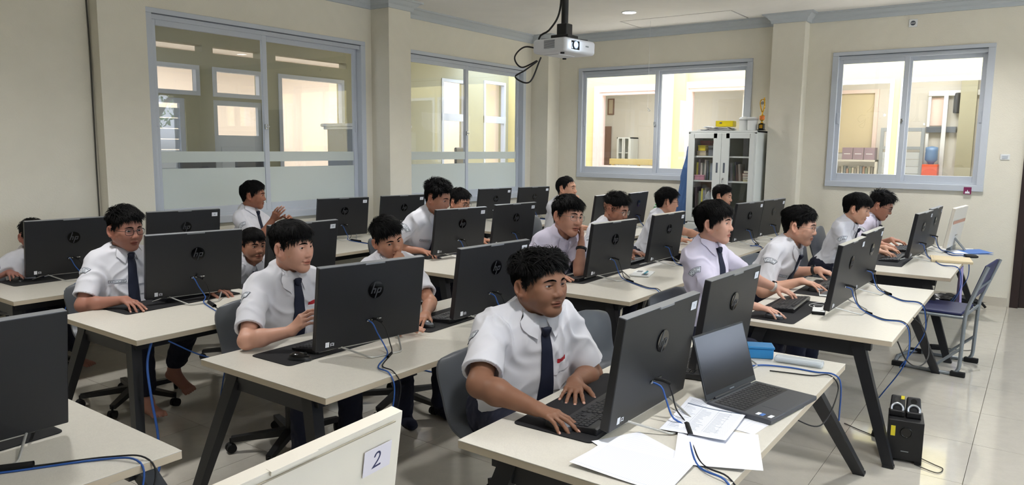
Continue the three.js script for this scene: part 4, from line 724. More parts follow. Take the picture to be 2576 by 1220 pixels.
  // tie
  if (P.tie !== false) {
    const rows = [], rb = [], v0 = 0.97, v1 = P.tieEnd ?? 0.3, N = 26, sw = (t) => 0.012 * Math.sin(t * 2.2 + (P.seed ?? 1));
    for (let j = 0; j <= N; j++) { const t = j / N, v = lerp(v0, v1, t), hw = j === N ? 0.001 : (t < 0.06 ? 0.014 : lerp(0.0155, 0.037, Math.pow(t, 0.8))) * (t > 0.93 ? (1 - t) / 0.07 : 1), r = [], b = []; for (let i = 0; i <= 6; i++) { const u = ((i / 6) * 2 - 1) * hw + sw(t) * t, o = T(u, v, 0.28), q = S.march(o, fw.clone().negate(), 0.006 + 0.002 * (1 - Math.abs((i / 6) * 2 - 1)), 0.4) ?? T(u, v, 0.1); r.push(q); b.push(q.clone().addScaledVector(fw, -0.004)); } rows.push(r); rb.push(b); }
    for (let pass = 0; pass < 3; pass++) for (let j = 1; j < N; j++) for (let i = 0; i <= 6; i++) { const w = (rows[j - 1][i].clone().sub(hip).dot(fw) + rows[j + 1][i].clone().sub(hip).dot(fw)) / 2, me = rows[j][i].clone().sub(hip).dot(fw); if (w > me) { rows[j][i].addScaledVector(fw, w - me); rb[j][i].addScaledVector(fw, w - me); } }
    const kc = rows[1][3].clone().addScaledVector(fw, 0.004), kn = new THREE.SphereGeometry(1, 16, 12), kp = kn.attributes.position; for (let i = 0; i < kp.count; i++) { const bxy = (v) => Math.sign(v) * Math.pow(Math.abs(v), 0.55), y = bxy(kp.getY(i)), w = 0.0165 + 0.0055 * y, p = kc.clone().addScaledVector(lat, bxy(kp.getX(i)) * w).addScaledVector(ax, y * 0.019 + 0.003).addScaledVector(fw, kp.getZ(i) * 0.0105); kp.setXYZ(i, p.x, p.y, p.z); } kn.computeVertexNormals();
    const edge = (k) => gridGeo([rows.map((r) => r[k]), rb.map((r) => r[k])], k > 0);
    const tie = part('tie', [gridGeo(rows, true), gridGeo(rb, false), edge(0), edge(6)], M.tie, root); part('tie_knot', kn, M.tie, tie);
    if (P.band) { const pts = collarLow.slice(6, -6).map((p) => { const q = p.clone().addScaledVector(ax, -0.011); for (let k = 0; k < 4; k++) { const e = S.at(q.x, q.y, q.z); q.addScaledVector(S.grad(q), 0.0025 - e); } return q; }); part('neck_band', tube(pts, 0.0055, 60, 6), M.tie, tie); }
  }
  // pocket, badges
  if (!P.far) {
    const pk = part('pocket', decal(S, T(0.078, 0.56, 0.3), lat, ax, 0.095, 0.1, 10, 10, 0.0026), P.shirtMat ?? M.shirt, shirt); void pk;
    part('pocket_flap', decal(S, T(0.078, 0.612, 0.3), lat, ax, 0.1, 0.03, 10, 4, 0.0048), P.shirtMat ?? M.shirt, shirt);
    for (let i = 0; i < 5; i++) { const q = S.march(T(P.tie === false ? 0.0 : -0.028 * 0, 0.82 - i * 0.16, 0.3), fw.clone().negate(), 0.002, 0.4); if (q && P.tie === false) part('button', new THREE.CylinderGeometry(0.0055, 0.0055, 0.002, 12).applyQuaternion(new THREE.Quaternion().setFromUnitVectors(V(0, 1, 0), fw)).translate(q.x, q.y, q.z), M.button, shirt); }
    if (P.flag) part('flag_badge', decal(S, T(0.078, 0.665, 0.3), lat, ax, 0.048, 0.032, 6, 4, 0.0035), M.flag, shirt, { label: 'small red and white badge' });
    if (P.nameTag) part('name_tag', decal(S, T(-0.085, 0.64, 0.3), lat, ax, 0.085, 0.017, 10, 3, 0.0035), M.nameTag, shirt, { label: 'narrow dark bordered name strip' });
  }
  if (P.patch !== false) { const A = arms[0], m = A.sh.clone().lerp(A.el, 0.3), d = A.el.clone().sub(A.sh).normalize(); let out = P.patchDir ? dirL(P.patchDir) : lat.clone().multiplyScalar(-1).addScaledVector(fw, 0.25); out.addScaledVector(d, -out.dot(d)).normalize(); const r = d.clone().multiplyScalar(-1).cross(out).normalize(); part('sleeve_patch', decal(S, m.clone().addScaledVector(out, 0.2), r, d.clone().multiplyScalar(-1), 0.088, 0.044, 14, 7, 0.003), M.patch, shirt, { label: 'curved school sleeve patch with small dark lettering' }); }
  if (P.glasses) {
    const r = P.glasses === 'dark' ? 0.00135 : 0.0011, mg = P.glasses === 'dark' ? M.specsDark : M.specsMetal, g = [], lens = [], zf = 0.0955;
    for (const k of [-1, 1]) { const pts = []; for (let i = 0; i < 20; i++) { const a = (i / 20) * 2 * Math.PI, c = Math.cos(a), q = Math.sin(a), e = 0.62; pts.push([k * 0.0335 + 0.0235 * Math.sign(c) * Math.pow(Math.abs(c), e), 0.001 + 0.0175 * Math.sign(q) * Math.pow(Math.abs(q), e), zf - 0.22 * Math.max(0, Math.abs(k * 0.0335 + 0.0235 * Math.sign(c) * Math.pow(Math.abs(c), e)) - 0.03)]); } g.push(H(tube(pts, r, 48, 6, true))); g.push(H(tube([[k * 0.057, 0.006, zf - 0.005], [k * 0.071, 0.006, zf - 0.025], [k * 0.0785, 0.006, 0.03], [k * 0.0795, 0.008, -0.005], [k * 0.078, -0.006, -0.025]], r, 24, 6))); const sp = new THREE.Shape(pts.map((p) => new THREE.Vector2(p[0], p[1]))); lens.push(H(norm(new THREE.ExtrudeGeometry(sp, { depth: 0.001, bevelEnabled: false })).translate(0, 0, zf - 0.0025))); }
    g.push(H(tube([[-0.0115, 0.004, zf], [0, 0.007, zf + 0.001], [0.0115, 0.004, zf]], r, 10, 6)));
    const sg = part('glasses', g, mg, root); lens.forEach((g) => part('lens', g, M.lens, sg));
  }
  if (P.watch) { const A = arms[P.watch.side ?? 0], d = A.wr.clone().sub(A.el).normalize(), c = A.wr.clone().addScaledVector(d, -0.03); const tg = new THREE.TorusGeometry(0.0265, 0.0065, 10, 28).scale(1, 1, 1.6).applyQuaternion(new THREE.Quaternion().setFromUnitVectors(V(0, 0, 1), d)).translate(c.x, c.y, c.z); const w = part('wristwatch', tg, P.watch.pale ? M.watchPale : M.watch, root), up = A.pn.clone().multiplyScalar(-1); up.addScaledVector(d, -up.dot(d)).normalize(); const cc = c.clone().addScaledVector(up, 0.03); part('watch_face', cyl(cc.clone().addScaledVector(up, -0.004), cc.clone().addScaledVector(up, 0.005), 0.016, 0.015, 16), M.gloss, w); }
  return root;
}
M.lens = mat('#ffffff', 0.0, { transmission: 1, thickness: 0, ior: 1.3 });
// ------------------------------------------------------------------ tables in three blocks of rows
const TG = 'cream topped tables in rows';
makeTable('computer_table', 'cream table in the foreground with the laptop and loose papers on it', -1.43, -0.63, -1.7, -3.36, { farOut: 0.34, group: TG });
makeTable('computer_table', 'cream table behind the laptop table, nearest the blue chair and black speakers', -1.34, -0.53, -3.9, -5.56, { farOut: 0.22, group: TG });
makeTable('computer_table', 'cream table by the back wall with the blue folder and white computer on it', -1.3, -0.49, -6.16, -8.22, { group: TG });
makeTable('computer_table', 'cream table cut off by the lower left corner of the photo', -2.85, -2.04, 0.52, -1.135, { group: TG });
makeTable('computer_table', 'cream table in the middle foreground with the large logo monitor on it', -2.87, -2.06, -1.7, -3.36, { group: TG });
makeTable('computer_table', 'cream table in the middle of the room where a boy rests chin on hand', -2.76, -1.957, -3.93, -5.6, { group: TG });
makeTable('computer_table', 'cream table in front of the white cabinet', -2.9, -2.1, -6.25, -7.91, { group: TG });
makeTable('computer_table', 'cream table on the left with the barefoot boy in glasses behind it', -4.19, -3.38, -1.685, -3.345, { group: TG });
makeTable('computer_table', 'cream table before the tall haired boy in front of the left wall windows', -4.17, -3.36, -3.96, -5.62, { group: TG });
makeTable('computer_table', 'cream table in the far corner beside the corner column', -4.25, -3.44, -6.25, -7.91, { group: TG });
makeTable('computer_table', 'cream table at the far left edge against the wall side', -5.55, -4.767, -1.685, -3.345, { group: TG });
makeTable('computer_table', 'cream table under the large left window', -5.62, -4.82, -4.0, -5.66, { group: TG });
makeTable('computer_table', 'cream table under the second left window beside the pilaster', -5.62, -4.82, -6.3, -7.96, { group: TG });
// ------------------------------------------------------------------ computers: x, z of the middle of the panel's foot
const PCS = [
  ['big black all-in-one computer turned edge-on beside the open laptop', -1.05, -2.225, 1.7, '1'],
  ['black all-in-one computer standing behind the open laptop', -1.08, -3.01, 2.5, '3'],
  ['black all-in-one computer with the big round logo in the middle foreground', -2.435, -2.25, 10, '9', 0],
  ['black all-in-one computer just left of the front boy with a socket strip beneath', -2.385, -3.07, 4.8, '10'],
  ['black all-in-one computer in front of the boy with chin on hand', -2.47, -4.57, 5.5, '13', 0],
  ['black all-in-one computer beside the pencil on the middle table', -2.45, -5.44, 2, '14'],
  ['black all-in-one computer before the boy on the left in glasses', -4.02, -2.355, 11.4, '17', 0],
  ['black all-in-one computer right behind the boy with the red pocket badge', -3.995, -3.1, 2, '20'],
  ['black all-in-one computer in front of the tall haired boy', -3.945, -4.67, 10, '22'],
  ['black all-in-one computer next right of the tall haired boy', -3.915, -5.395, 6.5, '23'],
  ['black all-in-one computer at the left edge hiding a boy behind it', -5.33, -2.24, 5, '25', 0],
  ['black all-in-one computer under the left window beside the seated boy in glasses', -5.375, -3.075, 9.8, '26'],
  ['black all-in-one computer under the right pane of the large left window', -5.55, -4.815, 13, '28'],
  ['black all-in-one computer in front of the pilaster between the left windows', -5.42, -5.5, 10, '29'],
  ['black all-in-one computer under the mullion of the second left window', -5.5, -7.18, 9.2, '31'],
  ['black all-in-one computer in the far corner before the corner column', -5.37, -7.84, 11, '32'],
  ['black all-in-one computer edge-on behind the boy in the middle with glasses', -3.9, -7.13, 4, '34', 0],
  ['black all-in-one computer under the back wall window left of the cabinet', -3.86, -7.76, -4, '35', 0],
  ['black all-in-one computer nearer of the pair before the white cabinet', -2.345, -7.1, 8, '37'],
  ['black all-in-one computer farther of the pair before the white cabinet', -2.3, -7.72, 6, '38'],
  ['black all-in-one computer nearest on the table behind the laptop', -0.915, -4.5, 1.5, '5'],
  ['black all-in-one computer farther on the table behind the laptop', -0.93, -5.2, 1.5, '6'],
  ['black all-in-one computer nearer on the table with the blue folder', -0.855, -7.05, 5, '40'],
  ['black all-in-one computer farther on the table with the blue folder', -0.84, -7.72, 3, '41'],
  ['black all-in-one computer cut off by the left edge on the corner table', -2.47, -0.715, 1, '8', 0],
];
PCS.forEach(([label, x, z, ang, num, tag]) => makeComputer(label, x + 0.012, z, ang, { num, tag: tag !== 0 }));
// ------------------------------------------------------------------ the pupils and the chairs they sit on
M.shirtLilac = M.shirt.clone(); M.shirtLilac.color.set('#d3cddf');
const seated = (P) => { const r = pupil(P); if (P.chair !== false) { const yaw = (P.yaw * Math.PI) / 180, s = P.scale ?? 1, c = officeChair(P.chair, r.position.x + Math.sin(yaw) * 0.05 + (P.chairAt?.[0] ?? 0), r.position.z + Math.cos(yaw) * 0.05 + (P.chairAt?.[1] ?? 0), yaw + (P.chairTurn ?? 0)); c.scale.setScalar(P.chairScale ?? clamp(s, 0.95, 1.08)); } return r; };
seated({ label: 'boy in the front seat with one hand on the mouse, one on the pad', chair: 'grey shell swivel chair under the boy in the front seat', head: [-1.52, 1.02, -2.287], scale: 1.04, yaw: 66, hy: 13, hp: -4, neckDrop: 0.108, chairTurn: 0.28, chairAt: [0.0, -0.02], chairScale: 0.98, seed: 1, fine: 1, fat: 1.3, headS: [1.09, 0.97, 1.03], skin: '#87604b', flag: true, tieEnd: 0.25,
  R: { palm: [-1.262, 0.668, -1.965], dir: [0.93, -0.1, -0.05], pose: 'mouse', pole: [-0.6, -0.5, 0.9] }, L: { palm: [-1.36, 0.648, -2.29], dir: [0.45, -0.12, 0.85], pose: 'flat', thumb: [0.6, 0.2, 0.6], pole: [-0.1, -0.5, -1] },
  hair: { front: 0.063, temple: 0.04, top: 0.03, len: 0.065, fringeLen: 0.026, comb: V(1, 0.15, 0.15), lift: 0.4, fall: -0.15, frontLift: 0.02, mess: 0.9 }, gaze: [0.05, -0.05], face: { lid: 0.0043 } });
seated({ label: 'smiling boy behind the large logo computer with an elbow on the table', chair: 'grey shell swivel chair under the smiling boy behind the large logo computer', head: [-2.95, 1.04, -2.251], scale: 1.05, yaw: 84, hy: 20, hp: 0, leanK: 0.45, seed: 2, fine: 1, skin: '#cd9b85', flag: true,
  R: { palm: [-2.63, 0.75, -2.03], dir: [0.55, 0.65, -0.35], pose: 'loose', pn: [0.2, -0.2, -1], elbow: [-2.83, 0.665, -1.9] }, L: { palm: [-2.5, 0.66, -2.55], pose: 'flat' }, face: { smile: 1, lid: 0.0042 }, legs: [{}, {}],
  hair: { top: 0.026, len: 0.05, front: 0.046, temple: 0.034, fall: 0.6, comb: V(0.45, 0, 1), side: 0.004, sideLen: 0.009, lift: 0.1, mess: 0.2 } });
seated({ label: 'boy in dark rimmed glasses at the left table with a hand on the mouse', chair: 'grey shell swivel chair under the boy in dark rimmed glasses at the left table', head: [-4.3, 1.037, -2.116], scale: 1.02, yaw: 92, hy: 4, hp: 4, seed: 3, skin: '#a47362', nameTag: true, glasses: 'dark',
  R: { palm: [-4.03, 0.668, -1.985], dir: [1, -0.1, -0.1], pose: 'mouse', pole: [-0.6, -0.5, 0.8] }, L: { palm: [-4.0, 0.66, -2.5], pose: 'type' }, legs: [{ bare: true, ankle: [-0.1, 0.1, 0.36], knee: [-0.12, 0.47, 0.36] }, { bare: true, ankle: [0.16, 0.19, 0.2], knee: [0.15, 0.46, 0.38], toe: [0.02, -0.11, 0.11] }],
  hair: { top: 0.034, len: 0.055, front: 0.062, temple: 0.04, comb: V(0.5, 0, 0.6), lift: 0.45, fall: 0, frontLift: 0.012, mess: 0.8 } });
seated({ label: 'small boy peeping out low between two computers at the left', chair: 'grey shell swivel chair under the small boy between two computers', head: [-4.35, 0.85, -2.998], scale: 0.96, yaw: 80, hy: 2, hp: 4, seed: 4, skin: '#af7e66', legs: [{}, {}],
  hair: { top: 0.022, len: 0.04, front: 0.05, comb: V(0.2, 0, 1), fall: 0.5, lift: 0.15 }, hipY: 0.42 });
seated({ label: 'boy with tilted head holding his nose above the large logo computer', chair: 'grey shell swivel chair beside the boy who holds his nose', head: [-3.05, 1.0, -2.995], scale: 0.98, yaw: 70, hy: 6, hp: 12, hr: 16, seed: 5, skin: '#b9866d', sideLean: -0.06, gaze: [-0.35, 0.12],
  R: { palm: [-2.965, 0.905, -3.0], dir: [-0.25, 0.6, -0.75], pose: 'fist', pn: [-0.9, -0.1, -0.3], pole: [0.3, -1, 0.3] }, L: { palm: [-2.54, 0.662, -2.735], dir: [0.35, -0.1, 0.95], pose: 'mouse', elbow: [-2.76, 0.66, -3.04], thumb: [0.9, 0, -0.3] },
  hair: { top: 0.034, len: 0.06, front: 0.06, comb: V(0.6, 0, 0.6), lift: 0.45, fall: 0.0, frontLift: 0.014, mess: 0.9 } });
seated({ label: 'boy in profile before the large left window raising his hands', chair: 'grey shell swivel chair under the boy before the large left window', head: [-5.33, 1.112, -3.69], scale: 0.96, yaw: 118, hy: 14, hp: 2, seed: 6, skin: '#97654f', fat: 0.6,
  R: { palm: [-5.08, 0.96, -3.72], dir: [0.7, 0.6, 0.1], pose: 'loose', pn: [-0.3, 0.3, -0.9] }, L: { palm: [-5.02, 0.93, -3.82], dir: [0.8, 0.3, 0.3], pose: 'loose', pn: [0, -0.5, 0.8] },
  hair: { top: 0.026, len: 0.04, front: 0.06, comb: V(0, 0, 1), lift: 0.25, fall: 0.1, side: 0.012, sideLen: 0.018 } });
seated({ label: 'tall haired boy looking down at his screen in the left middle row', chair: 'grey shell swivel chair under the tall haired boy', head: [-4.12, 1.1, -4.63], scale: 1.16, yaw: 92, hy: 10, hp: 14, seed: 7, skin: '#ad7a63', nameTag: true, headK: 0.98,
  R: { palm: [-4.09, 0.668, -4.45], dir: [1, -0.1, -0.1], pose: 'type' }, L: { palm: [-4.1, 0.66, -4.9], pose: 'type' },
  hair: { top: 0.04, len: 0.05, front: 0.066, temple: 0.05, comb: V(0.1, 0.5, 0.2), lift: 0.9, fall: -0.2, frontLift: 0.012, mess: 1.3 } });
seated({ label: 'boy in glasses mostly hidden behind the tall haired boy', chair: 'grey shell swivel chair under the boy hidden behind the tall haired boy', head: [-4.35, 1.02, -5.19], scale: 1.04, yaw: 90, hy: 4, hp: 12, seed: 8, skin: '#b78369', glasses: 'dark', far: 1,
  L: { palm: [-4.17, 0.668, -5.39], pose: 'mouse' }, hair: { top: 0.028, len: 0.045, front: 0.056, comb: V(0.3, 0, 0.9), lift: 0.35, fall: 0.2 } });
seated({ label: 'boy in thin glasses and a black watch resting his chin on his hand', chair: 'grey shell swivel chair under the boy resting his chin on his hand', head: [-2.75, 1.045, -4.49], scale: 1.13, yaw: 70, hy: 4, hp: 2, hr: -7, seed: 9, skin: '#c28f78', glasses: 'thin', headK: 1.04, shirtMat: M.shirtLilac, patch: false,
  L: { palm: [-2.65, 0.905, -4.53], dir: [-0.1, 0.9, -0.35], pose: 'cup', pn: [-0.55, 0.75, 0.2], elbow: [-2.6, 0.665, -4.42], thumb: [-0.4, 0, 0.9] }, R: { palm: [-2.66, 0.655, -4.25], pose: 'flat' }, watch: { side: 1 }, tieEnd: 0.4,
  hair: { top: 0.03, len: 0.055, front: 0.054, comb: V(0.6, 0, 0.8), lift: 0.3, fall: 0.25, mess: 0.6, side: 0.011, sideLen: 0.02 } });
seated({ label: 'boy in glasses with faded sides looking down beside the chin resting boy', chair: 'grey shell swivel chair under the boy with faded sides', head: [-2.88, 1.025, -5.47], scale: 1.09, yaw: 84, hy: 6, hp: 14, seed: 10, skin: '#aa7760', glasses: 'thin', far: 1,
  L: { palm: [-2.7, 0.668, -5.55], pose: 'type' }, R: { palm: [-2.7, 0.668, -5.3], pose: 'type' }, hair: { top: 0.036, len: 0.045, front: 0.06, comb: V(0.2, 0.2, 0.9), lift: 0.6, side: 0.002, sideLen: 0.006, frontLift: 0.02, fall: 0, mess: 0.9 } });
seated({ label: 'far boy by the back wall window with fingers at his open mouth', chair: 'grey shell swivel chair under the far boy with fingers at his mouth', head: [-4.15, 1.095, -6.74], scale: 1.1, yaw: 92, hy: 6, hp: -4, seed: 11, skin: '#cd9b80', far: 1, tie: false, patch: false, face: { mouthOpen: 0.008 },
  R: { palm: [-4.02, 1.0, -6.74], dir: [-0.25, 0.75, -0.2], pose: 'fist', pn: [-0.9, 0.1, -0.2], pole: [0, -1, 0.6] }, L: { palm: [-3.95, 0.66, -7.0], pose: 'flat' }, hair: { top: 0.014, len: 0.02, front: 0.07, temple: 0.052, comb: V(0, 0, -1), lift: 0.1, fall: 0, mess: 0.2 } });
seated({ label: 'boy in dark glasses turned away in front of the blue jacket', chair: 'grey shell swivel chair under the boy turned away before the blue jacket', head: [-2.95, 1.023, -6.656], scale: 1.05, yaw: 112, hy: 16, hp: 4, seed: 12, skin: '#c29077', glasses: 'dark', far: 1,
  R: { palm: [-2.755, 0.668, -6.68], pose: 'mouse' }, L: { palm: [-2.6, 0.668, -7.0], pose: 'type' }, hair: { top: 0.03, len: 0.06, front: 0.05, comb: V(0.3, 0, 1), lift: 0.35, mess: 0.9, side: 0.014, sideLen: 0.03, nape: -0.07 } });
seated({ label: 'boy in profile in front of the white cabinet doors', chair: 'grey shell swivel chair under the boy in front of the cabinet', head: [-2.72, 1.041, -7.53], scale: 0.98, yaw: 92, hy: 4, hp: 4, seed: 13, skin: '#c6957c', far: 1,
  R: { palm: [-2.56, 0.668, -7.33], pose: 'type' }, L: { palm: [-2.5, 0.668, -7.7], pose: 'type' }, hair: { top: 0.026, len: 0.04, front: 0.06, comb: V(0.2, 0.1, 0.9), lift: 0.4, fall: 0, frontLift: 0.012 } });
seated({ label: 'boy in profile with a pale watch typing beyond the open laptop', chair: 'grey shell swivel chair under the boy with the pale watch', head: [-1.5, 1.118, -4.046], scale: 0.99, yaw: 78, hy: 16, hp: -2, seed: 14, fine: 1, skin: '#c99b87', flag: true, shirtMat: M.shirtLilac,
  R: { palm: [-1.18, 0.67, -4.03], dir: [1, -0.12, -0.15], pose: 'mouse' }, L: { palm: [-1.235, 0.68, -4.58], dir: [0.85, -0.15, 0.1], pose: 'type' }, watch: { side: 1, pale: true },
  hair: { top: 0.03, len: 0.055, front: 0.052, temple: 0.03, comb: V(0.25, 0, 1), fall: 0.45, lift: 0.2, side: 0.012, sideLen: 0.02, mess: 0.4, burn: -0.014 } });
seated({ label: 'boy in glasses and a dark watch bending over the keyboard in the right row', chair: 'grey shell swivel chair under the boy in glasses and dark watch', head: [-1.33, 1.02, -5.2], scale: 1.09, yaw: 84, hy: 10, hp: 6, seed: 15, skin: '#ce9e87', glasses: 'thin', nameTag: true, fat: 0.5,
  R: { palm: [-1.19, 0.672, -4.99], dir: [1, -0.12, -0.1], pose: 'mouse' }, L: { palm: [-1.2, 0.68, -5.48], dir: [1, -0.15, 0.15], pose: 'type' }, watch: { side: 1 },
  hair: { top: 0.03, len: 0.05, front: 0.058, comb: V(0.1, 0.1, -0.6), fall: 0, lift: 0.15, frontLift: 0.012, mess: 0.4, side: 0.008 } });
seated({ label: 'boy with a straight fringe typing at the table with the blue folder', chair: 'grey shell swivel chair under the boy with the straight fringe', head: [-1.3, 1.035, -6.925], scale: 1.06, yaw: 88, hy: 6, hp: 12, seed: 16, skin: '#cf9f85',
  R: { palm: [-1.05, 0.68, -6.9], dir: [1, -0.12, -0.1], pose: 'type' }, L: { palm: [-1.05, 0.68, -7.18], dir: [1, -0.12, 0.1], pose: 'type' },
  hair: { top: 0.028, len: 0.055, front: 0.046, comb: V(0.3, 0, 1), fall: 0.6, lift: 0.15, side: 0.012, sideLen: 0.024, mess: 0.4 } });
seated({ label: 'curly haired boy in glasses leaning down at the far end of the right row', chair: 'grey shell swivel chair under the curly haired boy', head: [-1.25, 1.012, -7.77], scale: 1.08, yaw: 86, hy: 6, hp: 20, seed: 17, skin: '#b9856e', glasses: 'dark', shirtMat: M.shirtLilac, far: 1,
  R: { palm: [-1.13, 0.68, -7.47], dir: [1, -0.12, -0.1], pose: 'type' }, L: { palm: [-1.1, 0.68, -7.88], dir: [1, -0.1, 0.1], pose: 'type' }, hair: { top: 0.04, len: 0.045, front: 0.058, comb: V(0.2, 0.2, 0.8), lift: 0.9, mess: 1.4, side: 0.012, frontLift: 0.02, fall: 0.1 } });
seated({ label: 'boy almost hidden behind the computer at the left edge of the photo', chair: 'grey shell swivel chair under the boy hidden at the left edge', head: [-5.52, 0.9, -2.1], scale: 0.92, hipY: 0.42, yaw: 92, hy: 0, hp: 6, seed: 18, skin: '#a67466', far: 1,
  R: { palm: [-5.5, 0.67, -1.95], dir: [1, -0.1, 0], pose: 'mouse', pole: [-0.3, -0.6, 1] }, L: { palm: [-5.4, 0.66, -2.5], pose: 'type' }, legs: [{ bare: true }, { bare: true }], hair: { top: 0.03, len: 0.04, comb: V(0.2, 0, 0.9), lift: 0.4 } });
// ------------------------------------------------------------------ desk pads, keyboards and mice
pad('black desk pad under the front boy’s hands', -1.235, -2.26, 0.03, 0.3, 0.68);
keyboard('black keyboard in front of the big edge-on computer', -1.175, -2.2, 0.05, true);
mouse('grey topped mouse under the front boy’s right hand', -1.225, -1.975, Math.PI / 2 - 0.05, true);
pad('black desk pad with a mouse on it before the large logo computer', -2.62, -2.19, 0.02, 0.26, 0.66);
keyboard('black keyboard half hidden under the large logo computer', -2.63, -2.25, 0.12, true);
mouse('black mouse at the near end of the pad by the large logo computer', -2.525, -1.95, Math.PI / 2 + 0.5, false);
pad('black desk pad under the computer left of the front boy', -2.55, -2.98, 0.05, 0.27, 0.7);
keyboard('black keyboard under the computer left of the front boy', -2.53, -3.04, 0.08, false);
mouse('mouse under the hand that reaches past the large logo computer', -2.5, -2.72, Math.PI / 2, true);
pad('black desk pad before the boy in dark rimmed glasses', -4.08, -2.27, 0.05, 0.27, 0.72);
keyboard('black keyboard before the boy in dark rimmed glasses', -4.14, -2.42, 0.08, false);
mouse('mouse under the hand of the boy in dark rimmed glasses', -3.995, -1.99, Math.PI / 2, false);
pad('black desk pad at the table of the small peeping boy', -4.1, -3.02, 0, 0.25, 0.6);
pad('black desk pad sticking out under the computer at the lower left corner', -2.6, -0.62, 0.05, 0.3, 0.72);
pad('black desk pad at the left edge under the hidden boy’s hand', -5.4, -2.2, 0.02, 0.27, 0.66);
mouse('mouse under the hidden boy’s hand at the left edge', -5.43, -1.955, Math.PI / 2, false);
keyboard('black keyboard before the tall haired boy', -4.1, -4.6, 0.1, false);
keyboard('black keyboard before the chin resting boy', -2.62, -4.5, 0.08, false);
pad('black desk pad before the chin resting boy', -2.6, -4.56, 0.03, 0.24, 0.62);
pad('black desk pad beside the pencils on the middle table', -2.62, -5.36, 0.02, 0.26, 0.62);
keyboard('keyboard typed on by the boy with faded sides', -2.66, -5.36, 0.03, false);
pad('black desk pad under the hands of the boy with the pale watch', -1.14, -4.3, -0.02, 0.27, 0.68);
keyboard('black keyboard with a yellow mark beyond the open laptop', -1.165, -4.44, 0.05, true);
mouse('mouse held by the boy with the pale watch', -1.135, -4.03, Math.PI / 2, true);
pad('black desk pad before the boy with the dark watch', -1.12, -5.15, 0, 0.27, 0.62);
keyboard('black keyboard before the boy with the dark watch', -1.11, -5.28, 0.03, false);
mouse('mouse held by the boy with the dark watch', -1.145, -4.985, Math.PI / 2, true);
pad('black desk pad on the blue folder table, near end', -1.0, -6.85, 0, 0.28, 0.7);
keyboard('black keyboard under the hands of the straight fringed boy', -1.0, -6.95, 0.03, false);
pad('black desk pad on the blue folder table, far end', -0.98, -7.62, 0, 0.28, 0.6);
keyboard('black keyboard under the hands of the curly haired boy', -1.03, -7.68, 0.03, false);
keyboard('black keyboard before the boy in front of the cabinet', -2.5, -7.45, 0.05, false);
keyboard('black keyboard standing on edge behind the open laptop', -1.14, -2.94, 0.15, false, TOP + 0.006);
// ------------------------------------------------------------------ the open laptop
{
  const t = thing('laptop', 'open dark grey laptop facing the camera side on the front table', 'laptop', [-0.762, TOP, -2.625], 1.4);
  M.laptop = mat('#4b4e55', 0.4, { metalness: 0.35 }); M.laptopDark = mat('#1b1c20', 0.45);
  const w = 0.182, d = 0.122; part('base', rbx(-w, w, 0.002, 0.019, -d, d, 0.004), M.laptop, t);
  part('keyboard_well', rbx(-w + 0.018, w - 0.018, 0.0188, 0.0193, -d + 0.018, 0.018, 0.0002), M.laptopDark, t);
  for (let r = 0; r < 6; r++) for (let c = 0, n = r === 5 ? 10 : 15; c < n; c++) { const sp = (2 * w - 0.04) / 15; let x = -w + 0.02 + sp * (c + 0.5), kw = sp - 0.003; if (r === 5) { if (c === 4) { kw = sp * 5 - 0.003; x = -w + 0.02 + sp * 6.5; } else if (c > 4) x = -w + 0.02 + sp * (c + 4.5); } part('key', rbx(x - kw / 2, x + kw / 2, 0.0192, 0.0208, -d + 0.021 + r * 0.0185, -d + 0.0365 + r * 0.0185, 0.001, 1), M.key, t); }
  part('touchpad', rbx(-0.07, 0.045, 0.0188, 0.0194, 0.034, d - 0.014, 0.0003), M.laptop, t);
  part('sticker', [rbx(-w + 0.02, -w + 0.045, 0.019, 0.0194, 0.055, 0.068, 0.0001)], M.label, t, { label: 'white sticker' });
  part('sticker', [rbx(-w + 0.02, -w + 0.045, 0.019, 0.0194, 0.07, 0.083, 0.0001)], M.stickerBlue = mat('#4a78c0', 0.5), t, { label: 'blue sticker' });
  part('sticker', [rbx(-w + 0.022, -w + 0.05, 0.019, 0.0194, d - 0.024, d - 0.01, 0.0001)], M.label, t, { label: 'white sticker' });
  const L = (g) => norm(g).rotateX(-0.3).translate(0, 0.021, -d + 0.002);
  part('hinge', [cyl([-0.13, 0.02, -d + 0.002], [0.13, 0.02, -d + 0.002], 0.006)], M.laptopDark, t);
  const lid = part('lid', L(rbx(-w, w, 0, 0.236, -0.006, 0, 0.002)), M.laptopDark, t);
  part('screen', L(rbx(-w + 0.007, w - 0.007, 0.022, 0.229, -0.0002, 0.0006, 0.0002)), M.lapScreen = mat('#1c1d22', 0.16), lid);
  part('maker_mark', L(rbx(-0.016, 0.016, 0.009, 0.0125, 0.0001, 0.0006, 0.0002)), M.tubeGrey, lid);
}
